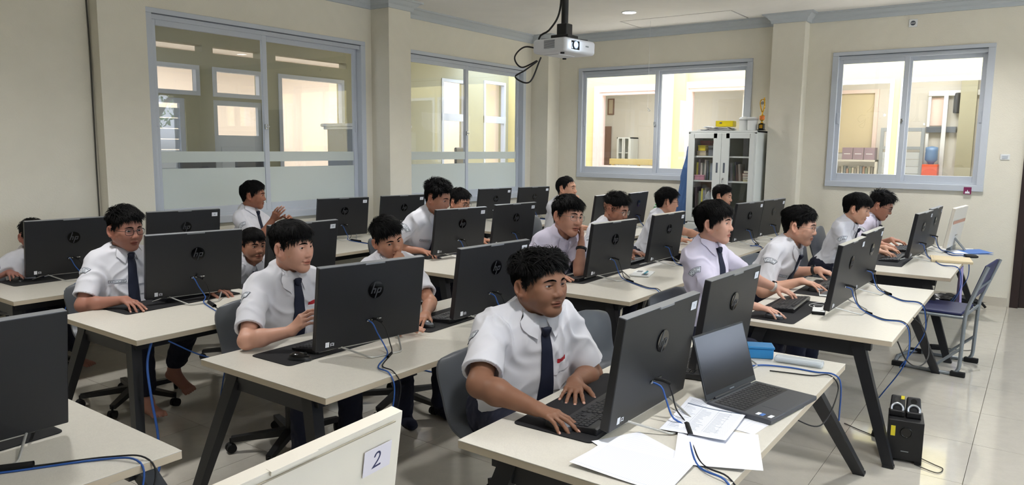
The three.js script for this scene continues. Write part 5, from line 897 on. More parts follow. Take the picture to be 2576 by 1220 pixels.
// ------------------------------------------------------------------ paper
const lineTex = (draw) => canvasTex(256, 362, (c, w, h) => { c.fillStyle = '#e9ebf3'; c.fillRect(0, 0, w, h); draw(c, w, h); });
const PAPER = [
  mat('#ffffff', 0.8, { map: lineTex((c, w, h) => { c.fillStyle = '#c3c8d6'; for (let y = 30; y < h; y += 7) c.fillRect(14, y, w - 28, 1); c.fillStyle = '#9aa2b5'; c.fillRect(20, 0, 1, h); }) }),
  mat('#ffffff', 0.8, { map: lineTex((c, w, h) => { const r = rng(4); c.fillStyle = '#5d6b80'; c.fillRect(14, 64, w - 30, 10); c.fillStyle = '#a9afbd'; for (let y = 20; y < 58; y += 9) c.fillRect(16, y, 40 + r() * 150, 3); for (let y = 90; y < h - 30; y += 12) c.fillRect(16, y, w - 32, 1); for (const x of [16, 80, 150, 200]) c.fillRect(x, 74, 1, h - 120); for (let y = 94; y < h - 40; y += 12) for (const x of [22, 86, 156]) c.fillRect(x, y + 3, 14 + r() * 40, 3); }) }),
  mat('#ffffff', 0.8, { map: lineTex((c, w, h) => { c.fillStyle = '#c9cdd9'; for (let y = 40; y < h - 40; y += 16) c.fillRect(20, y, w - 60, 1); }) }),
];
function sheet(label, x, z, turn, kind, lift, w = 0.21, d = 0.297, curl = 0.004) {
  const r = rng(Math.round(x * 1000 + z * 77) + 999), rows = [], rb = [], n = 10, k1 = r() * 3, k2 = r() * 3;
  for (let j = 0; j <= n; j++) { const a = [], b = []; for (let i = 0; i <= n; i++) { const u = i / n - 0.5, v = j / n - 0.5, y = curl * (Math.pow(Math.abs(u + v), 2) * 2 + 0.4 * Math.sin(u * 5 + k1) * Math.sin(v * 4 + k2) + 0.4); a.push(V(u * w, y + 0.0003, v * d)); b.push(V(u * w, y, v * d)); } rows.push(a); rb.push(b); }
  const g = gridGeo(rows, true), uv = g.attributes.uv; let q = 0; for (let j = 0; j <= n; j++) for (let i = 0; i <= n; i++) uv.setXY(q++, i / n, 1 - j / n);
  const o = solo('paper_sheet', label, 'paper', [g, gridGeo(rb, false)], PAPER[kind], 'loose sheets on the front table'); o.position.set(x, TOP + lift, z); o.rotation.y = turn; return o;
}
sheet('lined white sheet at the near edge of the front table, nearest the camera', -0.9, -1.855, Math.PI / 2 + 0.02, 0, 0.003, 0.21, 0.3);
sheet('white sheet peeking out from under the lined sheet', -0.92, -1.965, Math.PI / 2 - 0.45, 2, 0.0004, 0.19, 0.27, 0.002);
sheet('printed form with a dark heading bar lying by the cable', -0.86, -2.33, 0.1, 1, 0.009, 0.215, 0.34);
sheet('white sheet hanging over the front table edge under the printed form', -0.745, -2.13, 0.35, 2, 0.0035, 0.25, 0.3);
sheet('white sheet tucked under the open laptop', -0.83, -2.43, 1.45, 2, 0.0002, 0.2, 0.3, 0.001);
// ------------------------------------------------------------------ cables
function cable(label, pts, r, m, name = 'cable', extra = []) { const o = solo(name, label, 'cable', tube(pts, r, pts.length * 8, 7), m, undefined); for (const [n, g, mm] of extra) part(n, g, mm, o); return o; }
const T0 = TOP + 0.004;
// for every computer a blue network lead and a black power lead from the ports to the front edge
const leads = [ // computer index, edge x, drop z, words
  [0, -0.63, -1.93, 'of the big edge-on computer'], [2, -2.06, -2.05, 'of the large logo computer'], [3, -2.06, -3.1, 'of the computer left of the front boy'], [4, -1.957, -4.36, 'of the computer before the chin resting boy'], [5, -1.957, -5.3, 'of the computer beside the pencils'],
  [6, -3.38, -2.2, 'of the computer before the boy in dark rimmed glasses'], [7, -3.38, -3.2, 'of the computer behind the smiling boy'], [8, -3.36, -4.6, 'of the computer before the tall haired boy'], [9, -3.36, -5.4, 'of the computer next right of the tall haired boy'], [10, -4.767, -1.98, 'of the computer at the left edge'], [12, -4.82, -4.7, 'of the computer under the right pane of the large left window'],
  [18, -2.1, -6.95, 'of the nearer computer before the cabinet'], [19, -2.1, -7.6, 'of the farther computer before the cabinet'], [20, -0.53, -4.35, 'of the nearest computer behind the laptop table'], [21, -0.53, -4.98, 'of the farther computer behind the laptop table'], [22, -0.49, -6.75, 'of the nearer computer by the blue folder'], [23, -0.49, -7.5, 'of the farther computer by the blue folder'], [24, -2.04, -1.02, 'of the computer in the lower left corner'], [17, -3.44, -7.7, 'of the computer under the back wall window'], [15, -4.82, -7.8, 'of the computer in the far corner'],
];
for (const [i, ex, ez, words] of leads) {
  const [, x, z, ang] = PCS[i], th = Math.PI / 2 - (ang * Math.PI) / 180, P = (a, y, b) => [x + 0.012 + Math.cos(th) * a + Math.sin(th) * b, TOP + y, z - Math.sin(th) * a + Math.cos(th) * b], s = (i * 37) % 7 / 7 - 0.5;
  const py = 0.142, pz = 0.036;
  const end = (o) => [[ex - 0.12, T0, lerp(z, ez, 0.8) + o], [ex - 0.015, T0 + 0.004, ez + o], [ex + 0.02, T0 - 0.06, ez + o * 1.5], [ex + 0.015, 0.42, ez + o + 0.03 + 0.1 * s], [ex - 0.1, 0.2, ez + 0.1 * s + o]];
  cable('blue network cable ' + words, [P(-0.018, py, pz), P(-0.016, py - 0.01, pz + 0.03), P(0.0, 0.09, 0.075), P(0.02 + 0.03 * s, 0.03, 0.1), P(0.0, 0.006, 0.15), ...end(0.012)], 0.0032, M.blueCable, 'network_cable');
  cable('black power cable ' + words, [P(0.006, py + 0.005, pz), P(0.012, py + 0.004, pz + 0.035), P(0.045, 0.1, 0.075), P(0.055, 0.04, 0.09), P(0.03, 0.006, 0.14), ...end(-0.012)], 0.0027, M.blackCable, 'power_cable', [['plug', tube([P(0.006, py + 0.005, pz - 0.012), P(0.01, py + 0.005, pz + 0.02), P(0.02, py - 0.004, pz + 0.045)], 0.0062, 12, 8), M.rubber], ['ferrite', tube([P(0.03, 0.006, 0.14), [lerp(P(0.03, 0, 0.14)[0], ex - 0.12, 0.35), T0 + 0.004, lerp(P(0.03, 0, 0.14)[2], lerp(z, ez, 0.8), 0.35)]], i % 3 === 0 ? 0.011 : 0.006, 8, 8), M.rubber]]);
}
cable('blue network cable curving over the far right corner of the front table', [[-0.95, T0, -3.05], [-0.9, T0 + 0.002, -3.1], [-0.8, T0, -3.14], [-0.7, T0, -3.14], [-0.63, T0 + 0.003, -3.14], [-0.605, 0.58, -3.16], [-0.62, 0.4, -3.25]], 0.0035, M.blueCable, 'network_cable');
cable('black cable lying beside the blue one near the clear wrapped packet', [[-0.86, T0, -3.04], [-0.78, T0, -3.06], [-0.7, T0, -3.08], [-0.64, T0 + 0.002, -3.12], [-0.61, 0.56, -3.14], [-0.64, 0.45, -3.0], [-0.75, 0.5, -2.9]], 0.0028, M.blackCable, 'power_cable');
cable('blue network cable looping below the table with the foot under the left table', [[-3.42, 0.6, -1.78], [-3.36, 0.5, -1.72], [-3.3, 0.35, -1.7], [-3.24, 0.18, -1.69], [-3.2, 0.03, -1.66], [-3.1, 0.008, -1.5]], 0.006, M.blueCable, 'network_cable');
cable('blue network cable drooping in a loop under the left table front', [[-3.4, 0.58, -1.85], [-3.36, 0.48, -2.0], [-3.32, 0.4, -2.2], [-3.3, 0.42, -2.42], [-3.33, 0.55, -2.52], [-3.36, T0 + 0.004, -2.45], [-3.5, T0, -2.34]], 0.0035, M.blueCable, 'network_cable');
cable('dark cables hanging in a loop off the table behind the laptop', [[-0.52, 0.6, -4.0], [-0.48, 0.5, -4.05], [-0.44, 0.44, -4.2], [-0.42, 0.46, -4.4], [-0.46, 0.57, -4.5], [-0.52, T0 + 0.002, -4.52]], 0.0035, M.blackCable, 'power_cable');
cable('black cable trailing from under the right table down to the subwoofer', [[-0.68, 0.5, -4.1], [-0.62, 0.25, -4.12], [-0.6, 0.05, -4.14], [-0.58, 0.006, -4.1], [-0.53, 0.02, -4.07]], 0.0028, M.blackCable, 'speaker_cable');
cable('black cable lying on the floor left of the subwoofer', [[-0.8, 0.004, -4.35], [-0.72, 0.004, -4.3], [-0.62, 0.004, -4.24], [-0.52, 0.006, -4.12]], 0.0025, M.blackCable, 'speaker_cable');
cable('thin cable coiled on the floor right of the subwoofer', [[-0.4, 0.006, -4.08], [-0.32, 0.004, -4.03], [-0.28, 0.004, -4.0], [-0.3, 0.004, -3.93], [-0.4, 0.005, -3.97]], 0.0022, M.blackCable, 'speaker_cable');
cable('thin grey cable running down the left wall beside the pilaster', [[XL + 0.008, CEIL - 0.1, -2.665], [XL + 0.008, 2.6, -2.67], [XL + 0.01, 2.2, -2.674], [XL + 0.008, 1.7, -2.672], [XL + 0.012, 1.2, -2.668], [XL + 0.008, 0.5, -2.672]], 0.0055, mat('#4c4a44', 0.7), 'wall_cable');
cable('blue and grey cables on the floor under the middle tables', [[-2.2, 0.005, -3.75], [-2.5, 0.005, -3.6], [-2.9, 0.005, -3.7], [-3.4, 0.005, -3.62], [-4.2, 0.005, -3.7]], 0.0045, M.blueCable, 'network_cable');
// ------------------------------------------------------------------ odds and ends on the tables
{
  const t = thing('socket_strip', 'white socket strip standing behind the computer left of the front boy', 'power strip', [-2.29, TOP + 0.03, -3.19], 0.2);
  part('case', rbx(-0.02, 0.02, -0.03, 0.03, -0.05, 0.05, 0.006), M.white, t); for (const z of [-0.025, 0.025]) part('socket', cyl([0.0195, 0, z], [0.0215, 0, z], 0.015, 0.015, 20), M.tubeGrey, t);
}
{
  const t = thing('storage_box', 'small translucent blue lidded box on the front table behind the laptop', 'box', [-0.97, TOP, -3.235], 0.45); M.blueBox = mat('#2a8fd0', 0.3, { transmission: 0.25, thickness: 0 });
  part('tub', rbx(-0.06, 0.06, 0.001, 0.045, -0.04, 0.04, 0.006), M.blueBox, t); part('lid', rbx(-0.064, 0.064, 0.045, 0.056, -0.044, 0.044, 0.004), M.blueBox, t);
  const p = thing('plastic_packet', 'clear plastic wrapped packet lying at the far end of the front table', 'packet', [-0.79, TOP, -3.22], 0.1); M.cling = mat('#e9eef2', 0.12, { transmission: 0.6, thickness: 0 });
  const g = norm(new RoundedBoxGeometry(0.2, 0.026, 0.05, 5, 0.012)), a = g.attributes.position; for (let i = 0; i < a.count; i++) { const n = N3(a.getX(i) * 60, a.getY(i) * 90, a.getZ(i) * 60); a.setY(i, a.getY(i) + n * 0.003); } g.computeVertexNormals(); part('wrapping', g.translate(0, 0.016, 0), M.cling, p); part('contents', rbx(-0.085, 0.085, 0.006, 0.02, -0.016, 0.016, 0.005), M.white, p);
}
{
  const t = thing('phone_charger', 'flat black and white device by the keyboard beyond the laptop', 'device', [-0.975, TOP, -4.34], 0.2); part('case', rbx(-0.035, 0.035, 0.001, 0.018, -0.06, 0.06, 0.005), M.rubber, t); part('top_plate', rbx(-0.033, 0.033, 0.018, 0.021, -0.058, 0.058, 0.002), M.white, t);
  cable('tangled white charging cable beside the desk pad beyond the laptop', [[-1.0, T0, -4.42], [-1.04, T0 + 0.004, -4.5], [-1.0, T0, -4.56], [-0.96, T0 + 0.006, -4.5], [-1.02, T0 + 0.004, -4.44], [-1.07, T0, -4.52], [-1.02, T0 + 0.006, -4.6], [-0.96, T0, -4.56]], 0.002, M.whiteCable, 'charging_cable');
  const p = thing('mobile_phone', 'mobile phone lying before the boy with the dark watch', 'phone', [-1.07, TOP + 0.003, -4.91], 0.25); part('body', rbx(-0.038, 0.038, 0.001, 0.012, -0.075, 0.075, 0.005), M.white, p); part('screen', rbx(-0.034, 0.034, 0.0118, 0.0124, -0.07, 0.07, 0.0002), M.lapScreen, p);
}
{
  const t = thing('serving_tray', 'flat cream keyboard box lying on the blue folder table', 'box', [-0.58, TOP, -7.15], 0.15); M.beige = mat('#d9c7a2', 0.6); part('case', rbx(-0.15, 0.15, 0.001, 0.022, -0.15, 0.15, 0.004), M.beige, t); part('inset', rbx(-0.13, 0.13, 0.0215, 0.0235, -0.13, 0.13, 0.001), M.beige, t); t.name = numbered('flat_box');
  const f = thing('plastic_folder', 'thin blue plastic folder lying at the far end of the right row', 'folder', [-0.52, TOP, -7.86], 0.5); M.folder = mat('#2c6fc4', 0.35); part('cover', [rbx(-0.17, 0.17, 0.001, 0.003, -0.13, 0.13, 0.0008), rbx(-0.17, 0.17, 0.006, 0.008, -0.13, 0.13, 0.0008).rotateZ(0.06)], M.folder, f); part('paper', rbx(-0.15, 0.15, 0.0032, 0.0058, -0.12, 0.12, 0.0008), M.paper, f);
  const k = thing('soft_pouch', 'small black pouch lying near the blue folder', 'pouch', [-0.46, TOP, -7.5], 0.3), g = new THREE.SphereGeometry(1, 20, 12), a = g.attributes.position; for (let i = 0; i < a.count; i++) { const s = (v, e) => Math.sign(v) * Math.pow(Math.abs(v), e); a.setXYZ(i, s(a.getX(i), 0.6) * 0.05, 0.014 + s(a.getY(i), 0.8) * 0.013, s(a.getZ(i), 0.6) * 0.08); } g.computeVertexNormals(); part('body', g, M.rubber, k); part('zip', cyl([-0.04, 0.0265, 0], [0.04, 0.0265, 0], 0.0015), M.tubeGrey, k);
  makeComputer('white all-in-one computer by the wall beside the blue folder', -0.655, -7.97, 6, { white: true, logo: false, tag: false, stand: false, group: undefined });
  const st = scene.children[scene.children.length - 1]; part('kick_stand', [bar([0, 0.13, 0.01], [0, 0.004, 0.12], 0.05, 0.008, 0.06, 0.008), rbx(-0.1, 0.1, 0.0, 0.045, -0.02, 0.02, 0.004)], M.tubeGrey, st);
  part('service_sticker', [slab(0.05, 0.03, -0.17, 0.14, 0.012).rotateX(TILT).translate(0, 0.04, 0)], mat('#e6c63a', 0.6), st, { label: 'yellow sticker' }); part('printed_band', [slab(0.5, 0.03, 0, 0.24, 0.0162).rotateX(TILT).translate(0, 0.04, 0)], mat('#d8a58c', 0.6), st, { label: 'pale orange printed band' });
}
makeComputer('cream all-in-one computer in the foreground with a handwritten 2 on its back', -1.02, -0.715, -4, { white: true, logo: false, tag: false, group: undefined, name: 'desktop_computer' });
{
  const fg = scene.children[scene.children.length - 1], m2 = mat('#ffffff', 0.7, { map: canvasTex(128, 96, (c, w, h) => { c.fillStyle = '#e4dfe8'; c.fillRect(0, 0, w, h); c.strokeStyle = '#2b2f55'; c.lineWidth = 7; c.lineCap = 'round'; c.beginPath(); c.moveTo(50, 34); c.bezierCurveTo(56, 16, 78, 18, 74, 38); c.bezierCurveTo(70, 54, 54, 64, 46, 74); c.lineTo(78, 72); c.stroke(); }) });
  part('number_label', slab(0.075, 0.052, HPW / 2 - 0.068, HPH - 0.075, 0.0158, 0.0006).rotateX(TILT).translate(0, 0.04, 0), m2, fg, { label: 'white label with a handwritten 2' });
  part('top_groove', rbx(-HPW / 2 + 0.03, HPW / 2 - 0.025, HPH - 0.014, HPH - 0.011, 0.0145, 0.0164, 0.0005).rotateX(TILT).translate(0, 0.04, 0), mat('#a89f8c', 0.6), fg);
}
makeTable('computer_table', 'cream table under the cream computer in the foreground', -1.43, -0.63, 0.6, -1.06, { farOut: -0.05, group: TG });
{
  const t = thing('pencil_case', 'white patterned flat pencil case on the middle table', 'pencil case', [-2.33, TOP, -4.87], 0.25); part('pouch', rbx(-0.07, 0.07, 0.001, 0.011, -0.12, 0.12, 0.005), M.white, t); part('pattern_patch', [rbx(-0.05, -0.01, 0.0108, 0.0116, -0.09, -0.02, 0.0003), rbx(0.01, 0.05, 0.0108, 0.0116, 0.02, 0.1, 0.0003)], M.shell, t);
  const p = thing('ball_pen', 'teal pen lying on the patterned pencil case', 'pen', [-2.3, TOP + 0.017, -4.86], 0.2); M.teal = mat('#1b8fa6', 0.35); part('barrel', cyl([0, 0, -0.065], [0, 0, 0.055], 0.0052), M.teal, p); part('tip', cyl([0, 0, 0.055], [0, 0, 0.07], 0.0045, 0.001), M.chrome, p); part('clip', rbx(-0.0015, 0.0015, 0.005, 0.007, -0.06, -0.025, 0.0005), M.chrome, p);
}
// ------------------------------------------------------------------ the blue school chair
{
  const t = thing('school_chair', 'blue school chair on a grey steel tube frame at the right', 'chair', [-0.545, 0, -6.03], -Math.PI / 2 - 0.1), r = 0.0125;
  const frame = [];
  for (const s of [-1, 1]) { const x = s * 0.235; frame.push(bent([[x, 0.78, -0.32], [x, 0.46, -0.215], [x, r, -0.205], [x * 0.985, r, 0.2], [0, r, 0.235]], r, 0.07, 10)); frame.push(bent([[x * 0.99, 0.2, -0.208], [x * 0.98, r + 0.004, -0.02]], r * 0.8, 0.01)); frame.push(bent([[x * 0.9, 0.41, -0.215], [x * 0.9, 0.405, 0.17], [0, 0.4, 0.19]], r * 0.9, 0.05)); }
  frame.push(cyl([-0.235, 0.62, -0.27], [0.235, 0.62, -0.27], 0.009), cyl([-0.235, 0.43, -0.213], [0.235, 0.43, -0.213], 0.009));
  part('frame', frame, M.tubeGrey, t);
  for (const s of [-1, 1]) for (const z of [-0.2, 0.17]) part('foot_cap', rbx(s * 0.235 - 0.018, s * 0.235 + 0.018, 0, 0.035, z - 0.045, z + 0.045, 0.006), M.rubber, t);
  part('seat', rbx(-0.21, 0.21, 0.418, 0.44, -0.19, 0.21, 0.01, 3), M.navySeat, t);
  const b = rbx(-0.215, 0.215, -0.13, 0.13, -0.008, 0.008, 0.007, 3), p = b.attributes.position; for (let i = 0; i < p.count; i++) p.setZ(i, p.getZ(i) - 0.02 * (1 - (p.getX(i) / 0.215) ** 2)); b.computeVertexNormals(); part('backrest', b.rotateX(-0.3).translate(0, 0.66, -0.268), M.navySeat, t);
}
// ------------------------------------------------------------------ speakers on the floor, adapter, bag
{
  const t = thing('subwoofer', 'black subwoofer box standing on the tiled floor at the right', 'speaker', [-0.462, 0, -4.055], 0.16), w = 0.078, h = 0.215, d = 0.09;
  M.boxBlack = mat('#0d0d0f', 0.5, { bumpMap: TX.grain, bumpScale: 0.0003 }); M.yellow = mat('#e5d22e', 0.6); M.silver = mat('#a9adb2', 0.3, { metalness: 0.8 });
  part('cabinet', [rbx(-w, w, 0.016, h, -d, d, 0.003), bx(-w, -w + 0.03, 0, 0.018, -d + 0.01, d - 0.002), bx(w - 0.03, w, 0, 0.018, -d + 0.01, d - 0.002)], M.boxBlack, t);
  part('bass_port', [new THREE.TorusGeometry(0.024, 0.004, 10, 32).translate(0.003, h * 0.73, d), new THREE.CylinderGeometry(0.023, 0.023, 0.001, 32).rotateX(Math.PI / 2).translate(0.003, h * 0.73, d + 0.0006)], M.gloss, t);
  part('price_tag', rbx(-w + 0.012, -w + 0.032, h * 0.62, h * 0.86, d, d + 0.0008, 0.0003), M.yellow, t, { label: 'yellow tag' });
  part('maker_plate', rbx(-0.016, 0.018, h * 0.27, h * 0.29, d, d + 0.001, 0.0004), M.silver, t);
  for (const [x, z, turn, words] of [[-0.503, -4.04, 0.12, 'left'], [-0.43, -4.05, 0.2, 'right']]) {
    const q = thing('satellite_speaker', words === 'left' ? 'small black speaker with a silver ring and a yellow tag, on the subwoofer’s left' : 'small black speaker with a silver ring and no tag, on the subwoofer’s right', 'speaker', [x, h + 0.001, z], turn), tl = (g) => norm(g).rotateX(-0.55).translate(0, 0.004, 0.02);
    const b = rbx(-0.034, 0.034, 0, 0.105, -0.045, 0, 0.008, 3), p = b.attributes.position; for (let i = 0; i < p.count; i++) { const k = p.getY(i) / 0.105; p.setX(i, p.getX(i) * (1.06 - 0.18 * k)); } b.computeVertexNormals();
    part('cabinet', [tl(b), rbx(-0.034, 0.034, 0, 0.03, -0.05, 0.026, 0.006)], M.boxBlack, q);
    part('cone_ring', tl(new THREE.TorusGeometry(0.026, 0.0065, 12, 36).translate(0, 0.034, 0.002)), M.silver, q); part('cone', tl(new THREE.SphereGeometry(0.021, 24, 12).scale(1, 1, 0.3).translate(0, 0.034, -0.001)), M.rubber, q); part('port_hole', tl(new THREE.CylinderGeometry(0.014, 0.014, 0.002, 24).rotateX(Math.PI / 2).translate(0, 0.08, 0)), M.gloss, q);
    if (words === 'left') part('tag', tl(rbx(0.014, 0.03, 0.085, 0.103, 0.0004, 0.0012, 0.0003)), M.yellow, q, { label: 'yellow tag' });
  }
  const kn = thing('volume_knob', 'round black volume control on the floor left of the subwoofer', 'control', [-0.62, 0, -4.27]); part('dial', cyl([0, 0.006, 0], [0, 0.026, 0], 0.026, 0.024, 24), M.boxBlack, kn); part('base', cyl([0, 0, 0], [0, 0.007, 0], 0.028, 0.028, 24), M.gloss, kn);
  const ad = thing('power_adapter', 'black power adapter on the floor beneath the blue chair', 'adapter', [-0.56, 0, -6.5], 0.3); part('brick', rbx(-0.055, 0.055, 0.001, 0.034, -0.028, 0.028, 0.006), M.rubber, ad); part('lead', tube([[0.05, 0.016, 0], [0.12, 0.004, -0.03], [0.2, 0.004, -0.02], [0.26, 0.004, -0.08]], 0.0025), M.blackCable, ad); part('lead', tube([[-0.05, 0.016, 0], [-0.1, 0.01, -0.01], [-0.08, 0.3, -0.02], [-0.04, 0.58, -0.02]], 0.0025), M.blackCable, ad);
  const bag = thing('plastic_bag', 'crumpled black bag on the floor against the back wall', 'bag', [-0.66, 0, -8.5], 0.1), g = new THREE.SphereGeometry(1, 36, 20), p = g.attributes.position; for (let i = 0; i < p.count; i++) { const x = p.getX(i), y = p.getY(i), z = p.getZ(i), n = 1 + 0.3 * N3(x * 2.5, y * 2.5, z * 2.5) + 0.12 * N3(x * 7, y * 7, z * 7); p.setXYZ(i, x * 0.24 * n, Math.max(0, 0.045 + y * 0.06 * n), z * 0.09 * n); } g.computeVertexNormals(); part('body', g, mat('#111113', 0.3), bag); part('knot', tube([[0.2, 0.06, 0], [0.26, 0.05, 0.02], [0.3, 0.012, 0.03]], 0.012), M.rubber, bag);
  const pc = thing('hanging_cloth', 'lilac cloth hanging below the blue folder table', 'cloth', [-0.56, 0, -7.0]), rows = [[], []]; for (let k = 0; k < 2; k++) for (let j = 0; j <= 16; j++) { const r = []; for (let i = 0; i <= 20; i++) { const u = i / 20 - 0.5, v = j / 16; r.push(V(0.012 * Math.sin(u * 26 + v * 2) * (0.4 + v) + k * 0.003 + 0.07, 0.59 - v * 0.36, u * 0.3 * (1 - 0.35 * v))); } rows[k].push(r); } M.lilac = mat('#a79cc9', 0.85); M.lilac.side = THREE.DoubleSide; part('fabric', [gridGeo(rows[0]), gridGeo(rows[1], true)], M.lilac, pc); part('tie_loop', tube([[0.07, 0.59, -0.05], [0.05, 0.605, 0], [0.07, 0.59, 0.05]], 0.004), M.lilac, pc);
}
// ------------------------------------------------------------------ the white steel cabinet and what it holds
const CB = { x0: -3.45, x1: -2.645, z0: ZB + 0.006, z1: -8.328, h: 1.748 };
{
  const t = thing('steel_cabinet', 'white steel cabinet with two glazed doors against the back wall', 'cabinet', [(CB.x0 + CB.x1) / 2, 0, (CB.z0 + CB.z1) / 2]), w = (CB.x1 - CB.x0) / 2, d = (CB.z1 - CB.z0) / 2, h = CB.h, f = 0.018;
  M.steelWhite = mat('#dfe3e0', 0.38); M.back = mat('#98a093', 0.7);
  part('side_panel', rbx(-w, -w + f, 0, h, -d, d - 0.02, 0.003), M.steelWhite, t); part('side_panel', rbx(w - f, w, 0, h, -d, d - 0.02, 0.003), M.steelWhite, t); part('top_panel', rbx(-w, w, h - 0.022, h, -d, d, 0.003), M.steelWhite, t); part('bottom_panel', rbx(-w + f, w - f, 0.05, 0.07, -d, d - 0.02, 0.002), M.steelWhite, t); part('plinth', bx(-w + f, w - f, 0, 0.05, -d, d - 0.04), M.steelWhite, t); part('back_panel', bx(-w + f, w - f, 0.07, h - 0.022, -d, -d + 0.004), M.back, t);
  for (const y of [0.69, 0.83, 1.165, 1.45]) part('shelf', rbx(-w + f, w - f, y - 0.012, y + 0.006, -d + 0.004, d - 0.028, 0.002), M.steelWhite, t);
  part('face_frame', [rbx(-w, -w + 0.03, 0.05, h - 0.02, d - 0.02, d - 0.002, 0.002), rbx(w - 0.03, w, 0.05, h - 0.02, d - 0.02, d - 0.002, 0.002), rbx(-w, w, h - 0.035, h - 0.02, d - 0.02, d - 0.002, 0.002), rbx(-w, w, 0.655, 0.675, d - 0.02, d - 0.002, 0.002)], M.steelWhite, t);
  for (const s of [-1, 1]) {
    const a = s < 0 ? -w + 0.02 : 0.0015, b = s < 0 ? -0.0015 : w - 0.02, st = 0.058, y0 = 0.68, y1 = h - 0.03, z0 = d - 0.018, z1 = d + 0.002;
    const door = part('door', [rbx(a, a + (s < 0 ? st : st + 0.035), y0, y1, z0, z1, 0.002), rbx(b - (s < 0 ? st + 0.035 : st), b, y0, y1, z0, z1, 0.002), rbx(a + 0.05, b - 0.05, y1 - 0.058, y1, z0, z1, 0.002), rbx(a + 0.05, b - 0.05, y0, y0 + 0.05, z0, z1, 0.002)], M.steelWhite, t);
    part('glass', bx(a + st - 0.004, b - st + 0.004, y0 + 0.045, y1 - 0.052, z0 + 0.008, z0 + 0.012), M.glass, door);
    part('grip', rbx(s * 0.042 - 0.011, s * 0.042 + 0.011, 1.265, 1.38, z1 - 0.001, z1 + 0.0015, 0.002), M.frameDark, door); if (s > 0) part('lock', [cyl([0.035, 1.19, z1], [0.035, 1.19, z1 + 0.008], 0.009), rbx(0.03, 0.05, 1.2, 1.206, z1 + 0.006, z1 + 0.01, 0.001), rbx(0.024, 0.03, 1.15, 1.19, z1 + 0.006, z1 + 0.009, 0.001)], M.chrome, door);
    part('lower_door', [rbx(a, b, 0.06, 0.655, z0, z1, 0.002), rbx(s * 0.05 - 0.011, s * 0.05 + 0.011, 0.5, 0.6, z1 - 0.001, z1 + 0.002, 0.001)], M.steelWhite, t);
  }
}
